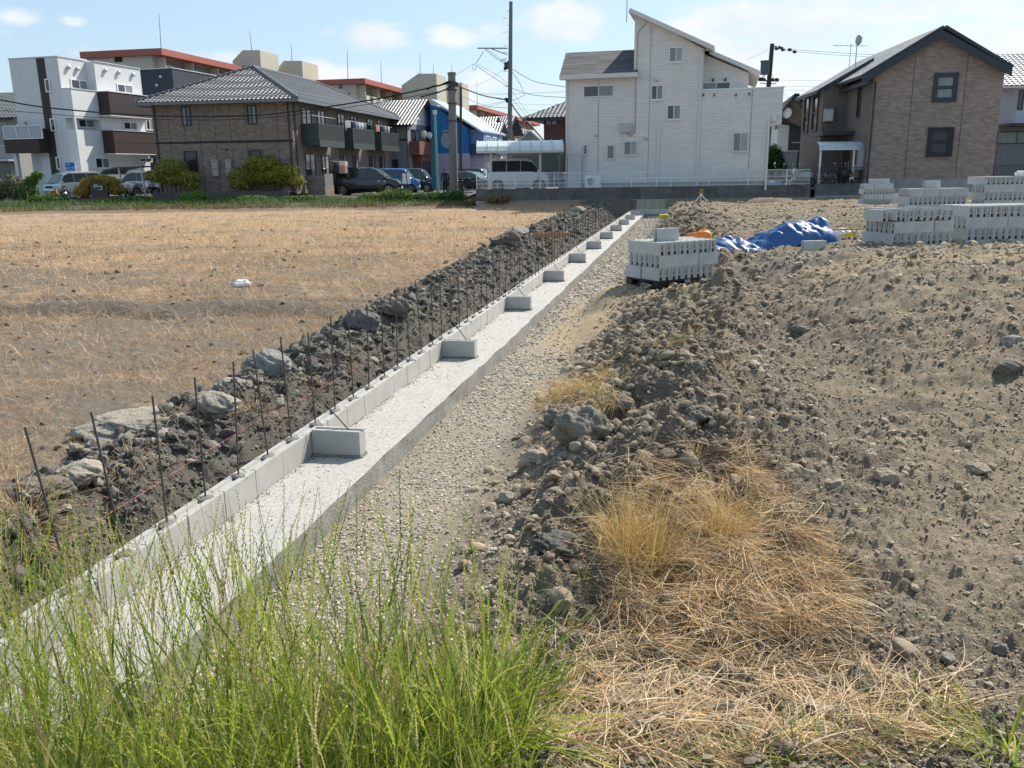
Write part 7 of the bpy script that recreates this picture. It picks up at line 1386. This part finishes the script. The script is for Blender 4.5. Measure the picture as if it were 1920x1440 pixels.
q = at(762, 52.0, .5); ws_ = empty('notice_board', q, 0, 'small blank white notice board on a thin red and black post in the weeds', 'sign'); z_ = wz(345, 767, 52)-.5; z1_ = wz(325, 767, 52)-.5; mb = MB(); mb.box(-.21, .03, 0, .02, z_+.02, z1_); mb.box(.05, .26, 0, .02, z_, z1_+.02); mb.build('board', mW, ws_); mb = MB(); mb.bar((.0, -.02, z1_), (.22, -.02, -.3), .03); mb.build('post', M('post_red', (.15, .03, .03), .5), ws_)
# ------------------------------------------------------------ poles and wires
m_conc = M('pole_concrete', (.19, .18, .16), .85, var=.12, vs=2, stretch=(1, 1, .3), bump=.2); m_conc2 = M('pole_concrete_dark', (.17, .175, .18), .85, var=.12, vs=2); m_cable = M('cable_black', (.012, .013, .015), .6)
def pole(name, px, ptop, pbot, Y, r0, r1, mat, label, lean=0):
    b_ = P(px, pbot, Y); t_ = P(px+lean, ptop, Y); e = empty(name, b_, 0, label, 'utility pole'); d = t_-b_; mb = MB(); mb.tube([(0, 0, -.5)]+[d*k for k in (0, .25, .5, .75, 1)], [r0, r0]+[r0+(r1-r0)*k for k in (.25, .5, .75, 1)], 14); mb.build('shaft', mat, e, smooth=True); return e, d
pe, pd = pole('utility_pole', 851, 138, 366, 50.2, .25, .21, m_conc, 'thick concrete utility pole rising from weeds at the field edge', -4)
for f_ in (.62, .76, .87, .93): MB().disc(pd*f_, (0, 0, 1), .29, .05, 14).build('band', m_bronze, pe)
mb = MB(); mb.disc(pd*1.0, (0, 0, 1), .24, .12, 12); mb.build('cap', m_conc2, pe); mb = MB(); mb.box(pd.x-.36, pd.x-.28, -.45, -.22, pd.z*.6, pd.z*.62); mb.box(-.1, .45, -.4, -.28, pd.z*.89, pd.z*.92); mb.build('bracket', m_bronze, pe)
p2, d2 = pole('utility_pole', 955, 3, 340, 57.5, .17, .11, m_conc2, 'tall slim utility pole with a side arm, behind the carport', 3)
mb = MB(); za = P(955, 91, 57.5).z-p2.location.z; zb_ = P(955, 100, 57.5).z-p2.location.z; mb.bar((0, -.1, za), (-1.9, -.1, za+.03), .07); mb.tube([(0, -.1, zb_-.08), (-.3, -.1, zb_), (-1.0, -.1, za-.02)], .03, 6); mb.bar((-.1, -.1, P(955, 113, 57.5).z-p2.location.z), (-.45, -.1, P(955, 113, 57.5).z-p2.location.z), .05); mb.build('crossarm', m_alu if False else MATS['mast_metal'], p2)
mb = MB()
for py in (21, 34, 47, 60, 73, 86, 98, 110, 122, 134, 147, 162, 176): z_ = P(955, py, 57.5).z-p2.location.z; s = 1 if py % 2 else -1; mb.bar((0, 0, z_), (s*.30, -.02, z_), .02)
mb.build('climbing_steps', m_bronze, p2)
for (px, py) in ((948, 120), (951, 126), (947, 128), (953, 118)): q = P(px, py, 57.5)-p2.location; mb = MB(); mb.sphere(q, (.10, .1, .14), 8, 5); mb.build('insulator', m_bronze, p2, smooth=True)
for (px, py) in ((949, 186), (952, 190)): q = P(px, py, 57.5)-p2.location; mb = MB(); mb.sphere(q, (.14, .1, .10), 8, 5); mb.build('cable_clamp', m_cable, p2, smooth=True)
p3, d3 = pole('utility_pole', 1440, 82, 175, 64, .17, .15, m_bronze, 'dark utility pole with a drum transformer behind the white house balcony', 8)
tb = P(1434, 128, 63.5)-p3.location; mb = MB(); mb.tube([tb-Vector((0, 0, .42)), tb+Vector((0, 0, .42))], .30, 14); mb.tube([tb+Vector((0, 0, .42)), tb+Vector((0, 0, .5))], .34, 14); mb.build('transformer', M('transformer_grey', (.07, .09, .11), .5), p3); mb = MB()
for (xa_, ya_, xb_, yb_, t) in ((1422, 151, 1460, 152, .08), (1428, 147, 1440, 134, .06), (1425, 156, 1455, 157, .05), (1445, 86, 1470, 90, .07)): mb.bar(P(xa_, ya_, 63.6)-p3.location, P(xb_, yb_, 63.6)-p3.location, t)
mb.build('crossarm', m_bronze, p3)
for (px, py) in ((1456, 91), (1462, 89), (1468, 93), (1481, 93), (1490, 97), (1425, 148), (1432, 149), (1450, 149), (1457, 149)): q = P(px, py, 63.5)-p3.location; mb = MB(); mb.sphere(q, (.16, .12, .12), 8, 5); mb.build('insulator', m_bronze, p3, smooth=True)
p4, d4 = pole('utility_pole', 864, 160, 345, 66, .10, .09, m_bronze, 'thin dark pole just right of the thick concrete pole', 0)
pg, dg = pole('sign_pole', 821, 209, 362, 52, .10, .07, M('mint_paint', (.13, .36, .32), .5), 'slim pale green pole left of the thick concrete pole', -6); pg['category'] = 'pole'; MB().disc(dg*.99, (0, 0, 1), .12, .25, 10).build('cap', m_alu, pg); o = MB().box(-.32, -.1, -.05, .1, .2, 3.1).build('blue_sleeve', M('sleeve_teal', (.02, .10, .16), .6), pg)
mr_ = P(840, 264, 50.0); mi = empty('traffic_mirror', mr_, R(35), 'round traffic mirror seen from its grey back, fixed to the concrete pole', 'mirror'); mb = MB(); mb.disc((0, 0, 0), (0, 1, 0), .43, .08, 20); mb.disc((0, -.03, 0), (0, 1, 0), .30, .06, 16); mb.build('back_shell', M('mirror_grey', (.20, .23, .26), .5), mi); mb = MB()
mb.bar((0, -.06, -.1), (.5, .1, -.1), .05); mb.build('bracket', m_alu, mi)
def wire(pts, r=.014, label=None, ns=10, group=None):
    q = [P(*p) for p in pts]; out = []
    if len(q) == 2: d = (q[1]-q[0]).length; q = [q[0], (q[0]+q[1])/2-Vector((0, 0, d*.02)), q[1]]
    ex_ = [q[0]*2-q[1]]+q+[q[-1]*2-q[-2]]
    for i in range(1, len(ex_)-2):
        for k in range(ns):
            t = k/ns; a_, b_, c_, d_ = ex_[i-1:i+3]; out.append(.5*((2*b_)+(c_-a_)*t+(2*a_-5*b_+4*c_-d_)*t*t+(3*b_-a_-3*c_+d_)*t**3))
    out.append(q[-1]); mb = MB(); mb.tube(out, r, 5); return tag(mb.build('overhead_wire', m_cable), label, 'wire', group)
wire([(-80, 170, 47), (0, 187, 47.5), (100, 203, 48), (285, 217, 49), (460, 217, 49.5), (565, 207, 50), (715, 184, 50), (843, 156, 50)], .038, 'thickest black cable swagged across the left buildings to the concrete pole')
wire([(-80, 200, 47), (60, 211, 47.5), (200, 221, 48.5), (400, 225, 49.2), (545, 216, 50), (700, 194, 50), (843, 168, 50)], .016, 'thin lower cable below the thickest one across the left buildings')
wire([(200, 266, 52), (300, 270, 52), (420, 268, 52), (545, 266, 52), (600, 262, 52)], .010, 'faint cable crossing the middle of the brick apartment')
wire([(800, 168, 50), (812, 162, 50), (825, 160, 50), (843, 152, 50)], .05, 'short thick cable splice left of the concrete pole top'); wire([(788, 182, 50), (820, 174, 50), (843, 164, 50)], .035, 'second shorter cable splice under the thick one')
g_ = 'overhead wires between the poles'
for i, (pts, r, lb) in enumerate([
 ([(852, 158, 50.2), (880, 170, 53), (910, 180, 55), (948, 187, 57.5)], .042, 'twisted black cable bundle from the concrete pole to the tall slim pole'),
 ([(958, 193, 57.5), (975, 217, 56), (992, 232, 55), (1008, 250, 54), (1020, 264, 53)], .05, 'lumpy cable bundle descending right from the tall slim pole'),
 ([(961, 130, 57.5), (990, 147, 57), (1010, 155, 56), (1060, 163, 55)], .016, 'highest cable from the tall pole to the white house'),
 ([(892, 122, 56), (925, 145, 57), (960, 165, 57.5), (1000, 178, 58), (1060, 183, 58)], .016, 'cable dipping behind the tall pole toward the maroon house'),
 ([(894, 119, 56), (930, 140, 57), (960, 162, 58)], .010, 'parallel thin wire just above the dipping cable'),
 ([(907, 90, 57.5), (925, 105, 57.5), (945, 119, 57.5)], .018, 'short jumper under the side arm of the tall pole'),
 ([(912, 91, 57.5), (930, 104, 57.5), (948, 117, 57.5)], .012, 'second short jumper beside the first under the side arm'),
 ([(907, 96, 57.5), (897, 112, 57), (890, 121, 56)], .018, 'cable hanging left from the end of the side arm'),
 ([(888, 121, 56), (886, 130, 56), (891, 131, 56), (893, 123, 56)], .012, 'small loop of wire below the left end of the side arm'),
 ([(888, 120, 56), (862, 136, 60), (840, 150, 64)], .008, 'thin wire running left from the small loop'),
 ([(868, 181, 62), (900, 195, 62), (925, 201, 60), (950, 202, 58)], .014, 'sagging wire from the thin dark pole to the tall pole'),
 ([(900, 176, 66), (960, 176, 66), (1060, 172, 66)], .010, 'nearly level distant wire left of the white house'),
 ([(961, 136, 57.5), (972, 152, 57), (980, 168, 56.5), (984, 180, 56)], .016, 'wire dropping steeply right of the tall pole'),
 ([(960, 188, 57.5), (972, 184, 57), (982, 179, 56)], .012, 'short wire joining the steep drop to the tall pole'),
 ([(962, 187, 57.5), (985, 215, 57), (1005, 238, 57)], .010, 'straight thin wire sloping down right of the tall pole'),
 ([(960, 170, 57.5), (980, 200, 57), (1000, 225, 57)], .008, 'fainter thin wire parallel to the sloping one'),
 ([(870, 207, 70), (900, 200, 68), (946, 190, 58)], .009, 'faint wire rising to the tall pole from the left'), ([(905, 206, 70), (925, 198, 66), (948, 191, 58)], .009, 'second faint wire rising to the tall pole from the left'),
 ([(880, 166, 62), (920, 148, 60), (945, 130, 57.5)], .007, 'thin diagonal wire crossing up to the tall pole insulators'),
 ([(960, 194, 70), (1010, 196, 70), (1060, 194, 70)], .006, 'faint level wire above the maroon house'), ([(960, 204, 70), (1010, 207, 70), (1060, 206, 70)], .006, 'fainter level wire just above the maroon roof'),
 ([(1463, 91, 63.5), (1540, 97, 62), (1630, 102, 60), (1700, 103, 58)], .012, 'wire from the transformer pole toward the brick house roof'), ([(1465, 94, 63.5), (1550, 102, 62), (1640, 107, 60)], .010, 'second wire just below it toward the brick house roof'),
 ([(1840, 106, 62), (1880, 105, 60), (1960, 102, 58)], .012, 'wire right of the brick house gable'), ([(1400, 112, 66), (1425, 101, 65), (1441, 92, 63.5)], .008, 'thin wire left of the transformer pole top'),
 ([(1462, 152, 68), (1510, 151, 68), (1550, 152, 68)], .008, 'level wire right of the transformer pole, uppermost'), ([(1462, 162, 68), (1500, 162, 68), (1540, 163, 68)], .008, 'level wire right of the transformer pole, middle'), ([(1462, 170, 68), (1500, 170, 68), (1535, 171, 68)], .008, 'level wire right of the transformer pole, lowest'),
 ([(1445, 122, 63.5), (1448, 140, 63.5), (1462, 165, 62), (1500, 205, 60), (1518, 212, 58)], .010, 'wire curving down from the transformer pole over the olive house')]): wire(pts, r, lb, group=g_)
for (px, py, lb) in ((980, 222, None), (987, 229, None)): pass
# ------------------------------------------------------------ shrubs and weeds
m_leaf = M('leaf', (1, 1, 1), .55, var=.1, vs=9, spec=.3, vcol=True, backlit=.3); m_bark = M('shrub_bark', (.10, .075, .055), .9, bump=.5)
def foliage(cs, n, size, cols, parent=None, name='foliage', shell=.55):
    """cs: list of lobes (x,y,z, rx,ry,rz) in local metres"""
    wts = np.array([c[3]*c[4]+c[5]*c[3] for c in cs]); idx = rng.choice(len(cs), n, p=wts/wts.sum()); c = np.array(cs)[idx]; d = rng.normal(size=(n, 3)); d /= np.linalg.norm(d, axis=1)[:, None]; rr = (shell+(1-shell)*rng.uniform(0, 1, n)**.5)
    nzz = 1+.55*fbm(d[:, 0]*3+idx, d[:, 1]*3+d[:, 2]*2, 3, 7); p = c[:, :3]+d*c[:, 3:]*(rr*nzz)[:, None]; p[:, 2] = np.maximum(p[:, 2], .02)
    nrm = d+rng.normal(0, .6, (n, 3)); nrm /= np.linalg.norm(nrm, axis=1)[:, None]; t1 = np.cross(nrm, rng.normal(size=(n, 3))); t1 /= np.linalg.norm(t1, axis=1)[:, None]; t2 = np.cross(nrm, t1); s = size*rng.uniform(.5, 1.6, n)[:, None]
    V = np.stack([p-t1*s*.4, p+t2*s, p+t1*s*.4, p-t2*s*.8], 1).reshape(-1, 3); col = np.repeat(pal(n, cols, .25), 4, 0); return npmesh(name, V, np.arange(4*n).reshape(-1, 4), m_leaf, parent, col=col)
YG = [(.36, .33, .045), (.22, .24, .04), (.46, .40, .06), (.11, .15, .03), (.28, .28, .045)]
def shrub(px, Y, z, lobes, n, size, cols, label, stems=3, name='shrub', group=None):
    e = empty(name, at(px, Y, z), 0, label, 'shrub', group); foliage(lobes, n, size, cols, e); h_ = max(l[2] for l in lobes)
    for i in range(stems): mb = MB(); xx_ = (i-(stems-1)/2)*lobes[0][3]*.5; mb.tube([(xx_*.4, .1*i, -.2), (xx_*.7, 0, h_*.4), (xx_*1.2, .1, h_*.8)], [.05, .04, .02], 6); mb.build('stem', m_bark, e)
    return e
shrub(325, 54.2, 1.1, [(0, 0, 1.5, .95, .8, .55), (-.95, .1, 1.0, .8, .7, .40), (.9, 0, .9, .75, .7, .42), (.2, .1, .8, 1.1, .8, .4), (1.1, 0, .45, .6, .6, .3)], 15000, .055, YG, 'rounded yellow green bush in front of the brick wall, left of the heaters', 4)
shrub(500, 54.2, 1.1, [(-.2, 0, 1.65, 1.1, .8, .5), (-1.4, .1, 1.0, .95, .7, .48), (1.0, 0, 1.15, 1.0, .7, .5), (.2, 0, .9, 1.6, .8, .45), (1.7, 0, .6, .7, .6, .35), (-1.6, 0, .5, .8, .6, .4)], 21000, .055, YG, 'largest yellow green bush at the corner of the brick apartment', 6)
shrub(183, 53.7, .72, [(-.9, 0, .55, .5, .5, .36), (-.5, .1, 1.0, .6, .5, .32), (.1, .2, 1.25, .7, .5, .24), (.8, 0, 1.05, .6, .5, .33), (1.15, 0, .6, .5, .5, .33)], 13000, .05, [(.46, .34, .05), (.28, .26, .04), (.48, .28, .07), (.14, .17, .04)], 'yellow orange bush arching over the dark nameplate wall', 2)
GR = [(.07, .15, .03), (.10, .20, .035), (.05, .10, .025), (.14, .22, .05)]
shrub(1450, 50.8, 1.02, [(0, 0, 1.3, .62, .6, .75), (.4, 0, .9, .5, .5, .5), (-.1, 0, 2.0, .4, .4, .4)], 7000, .06, [(.03, .085, .02), (.05, .12, .025), (.02, .055, .015)], 'dark green garden bush between the white house and the shed', 2)
shrub(996, 95, .7, [(0, 0, 3.2, 2.0, 1.5, 1.2)], 3000, .16, GR, 'distant green tree top above the carport roof', 1)
shrub(25, 55.0, .5, [(0, 0, 1.0, .6, .6, .8), (-1.0, 0, .9, .7, .6, .7)], 5000, .07, [(.16, .17, .09), (.10, .13, .06), (.2, .19, .12)], 'tall greyish weed clump at the left edge of the field', 3, 'weed_clump'); shrub(52, 54.4, .5, [(0, 0, .8, .6, .5, .7), (.3, 0, 1.4, .4, .4, .35), (.7, 0, 1.75, .35, .3, .25)], 4500, .06, GR, 'green leafy sapling beside the tall greyish weeds', 3, 'weed_clump')
shrub(138, 57, .8, [(0, 0, .3, .3, .3, .3)], 300, .05, GR, 'small green plant hidden by the silver van', 1, 'weed_clump')
for i, (px, Y, w_, h_, lb, cs_) in enumerate([(362, 51.0, .75, .62, 'bright feathery weed clump below the rounded bush', [(.17, .27, .04), (.12, .22, .035)]), (88, 51.5, 1.1, .55, 'green weed clump before the silver van', GR), (690, 50.4, .55, .38, 'grassy weed tuft in front of the black minivan', [(.16, .24, .06), (.11, .18, .04)]), (740, 50.2, 1.0, .62, 'tall flowering weed clump below the notice board', [(.18, .25, .07), (.12, .19, .04), (.24, .27, .10)]), (800, 50, .9, .42, 'dark green ivy bush around the pale green pole', GR), (848, 49.6, .75, .52, 'dark green ivy bush at the foot of the concrete pole', [(.04, .10, .025), (.07, .15, .035)]), (460, 51.2, 1.2, .34, 'low green weeds below the largest bush', GR), (240, 51.2, 1.4, .36, 'low green weeds below the bicycle canopy', GR), (560, 51, 1.2, .30, 'low green weeds left of the minivan', GR),
      (893, 45.9, .55, .50, 'dry brown bush at the left end of the retaining wall', [(.24, .17, .09), (.30, .22, .12), (.18, .13, .07)]), (935, 45.1, .60, .42, 'second dry brown bush in front of the retaining wall', [(.24, .17, .09), (.30, .22, .12), (.18, .13, .07)])]):
    v_ = wx(px, Y); zg = TZ(v_, Y); e = empty('weed_clump', (v_, Y, zg), 0, lb, 'weeds'); foliage([(0, 0, h_*.45, w_, w_*.6, h_*.5), (w_*.4, 0, h_*.6, w_*.5, .4, h_*.45), (-w_*.5, 0, h_*.4, w_*.6, .4, h_*.4)], int(3800*w_), .06, cs_, e)
    m_ = 160; v, f, c, _ = strands(np.stack([rng.normal(0, w_*.5, m_), rng.normal(0, .2, m_), np.zeros(m_)], 1), rng.uniform(0, 6.28, m_), rng.normal(1.3, .15, m_), h_*rng.uniform(.7, 1.5, m_), rng.uniform(0, .5, m_), np.full(m_, .022), 3, pal(m_, cs_, .3)); tag(npmesh('blades', v, f, m_leaf, e, col=c), kind='stuff')
n = 30000; x = rng.uniform(wx(-80, 50), wx(875, 48), n); y = rng.uniform(47.4, 52.5, n); x = x+.0*y; ok = (fbm(x*.5, y*.5, 3, 88)*.5+.5 > rng.uniform(.15, .6, n)); x, y = x[ok], y[ok]; n = len(x); z = terrain(x, y, False)[0]
V, F, Cc, _ = strands(np.stack([x, y, z-.02], 1), rng.uniform(0, 6.28, n), rng.normal(1.1, .3, n), rng.uniform(.10, .38, n)*(.6+.8*(fbm(x*.4, y*.3, 2, 89)*.5+.5)), rng.uniform(0, .9, n), np.full(n, .035), 2, np.where((y < 48.2)[:, None], pal(n, [(.25, .17, .10), (.2, .14, .09)], .2), pal(n, GR+[(.2, .2, .08)], .3))); tag(npmesh('verge_grass', V, F, m_leaf, col=Cc), 'green and brown weeds on the verge between field and street', 'grass', kind='stuff')
# ------------------------------------------------------------ the walker beyond the pole
wp = at(835, 58.0, .665); pe_ = empty('person', wp, R(0), 'person in a dark jacket and trousers walking away beside the concrete pole', 'person')
J = {'pel': (0, 0, .92, .135, .10), 'abd': (0, .0, 1.08, .13, .09), 'che': (0, .01, 1.30, .17, .11), 'neck': (0, .01, 1.46, .06, .06), 'hl': (0, .03, 1.56, .075, .085), 'ht': (0, .03, 1.66, .07, .08),
     'lh': (-.09, 0, .88, .095, .095), 'lk': (-.10, .10, .50, .07, .07), 'la': (-.10, .02, .10, .045, .045), 'lf': (-.10, .16, .04, .045, .03), 'rh': (.09, 0, .88, .095, .095), 'rk': (.10, -.02, .48, .07, .07), 'ra': (.10, -.20, .14, .045, .045), 'rf': (.10, -.10, .03, .045, .03),
     'ls': (-.19, 0, 1.38, .065, .06), 'le': (-.25, -.06, 1.12, .05, .05), 'lw': (-.27, .04, .90, .035, .035), 'lp': (-.27, .07, .82, .04, .022), 'rs': (.19, 0, 1.38, .065, .06), 're': (.26, .05, 1.13, .05, .05), 'rw': (.27, .16, .93, .035, .035), 'rp': (.27, .20, .86, .04, .022)}
ed = [('pel', 'abd'), ('abd', 'che'), ('che', 'neck'), ('neck', 'hl'), ('hl', 'ht'), ('pel', 'lh'), ('lh', 'lk'), ('lk', 'la'), ('la', 'lf'), ('pel', 'rh'), ('rh', 'rk'), ('rk', 'ra'), ('ra', 'rf'), ('che', 'ls'), ('ls', 'le'), ('le', 'lw'), ('lw', 'lp'), ('che', 'rs'), ('rs', 're'), ('re', 'rw'), ('rw', 'rp')]
for s, (bx, by, bz) in (('l', (-.27, .07, .82)), ('r', (.27, .20, .86))):
    for k in range(4): nm = f'{s}f{k}'; J[nm] = (bx, by-.025+.018*k+.02, bz-.075-.008*(k in (1, 2)), .010, .010); ed.append((s+'p', nm))
    J[s+'th'] = (bx*.9, by+.045, bz-.03, .011, .011); ed.append((s+'p', s+'th'))
ks = list(J); me = bpy.data.meshes.new('body'); me.from_pydata([J[k][:3] for k in ks], [(ks.index(a_), ks.index(b_)) for a_, b_ in ed], []); bo = link('body', me, None, pe_); sk = bo.modifiers.new('skin', 'SKIN'); bo.modifiers.new('sub', 'SUBSURF').levels = 2
for i, k_ in enumerate(ks): me.skin_vertices[0].data[i].radius = J[k_][3:5]
me.skin_vertices[0].data[0].use_root = True
bpy.context.view_layer.update(); dg_ = bpy.context.evaluated_depsgraph_get(); bm_ = bpy.data.meshes.new_from_object(bo.evaluated_get(dg_)); bo.modifiers.clear(); bo.data = bm_; bm_.materials.clear()
for q in (M('skin', (.45, .28, .2), .6), M('dark_jacket', (.03, .035, .045), .9), M('black_trousers', (.012, .013, .016), .9), M('black_hair', (.012, .01, .01), .6), M('dark_shoe', (.02, .02, .02), .5)): bm_.materials.append(q)
for p in bm_.polygons:
    c_ = p.center; p.use_smooth = True; arm = abs(c_.x) > .2
    p.material_index = 3 if (c_.z > 1.55 and c_.y < .09) or c_.z > 1.64 else (0 if c_.z > 1.47 or (arm and c_.z < .89) else (1 if (c_.z > .86 or arm) else (2 if c_.z > .09 else 4)))
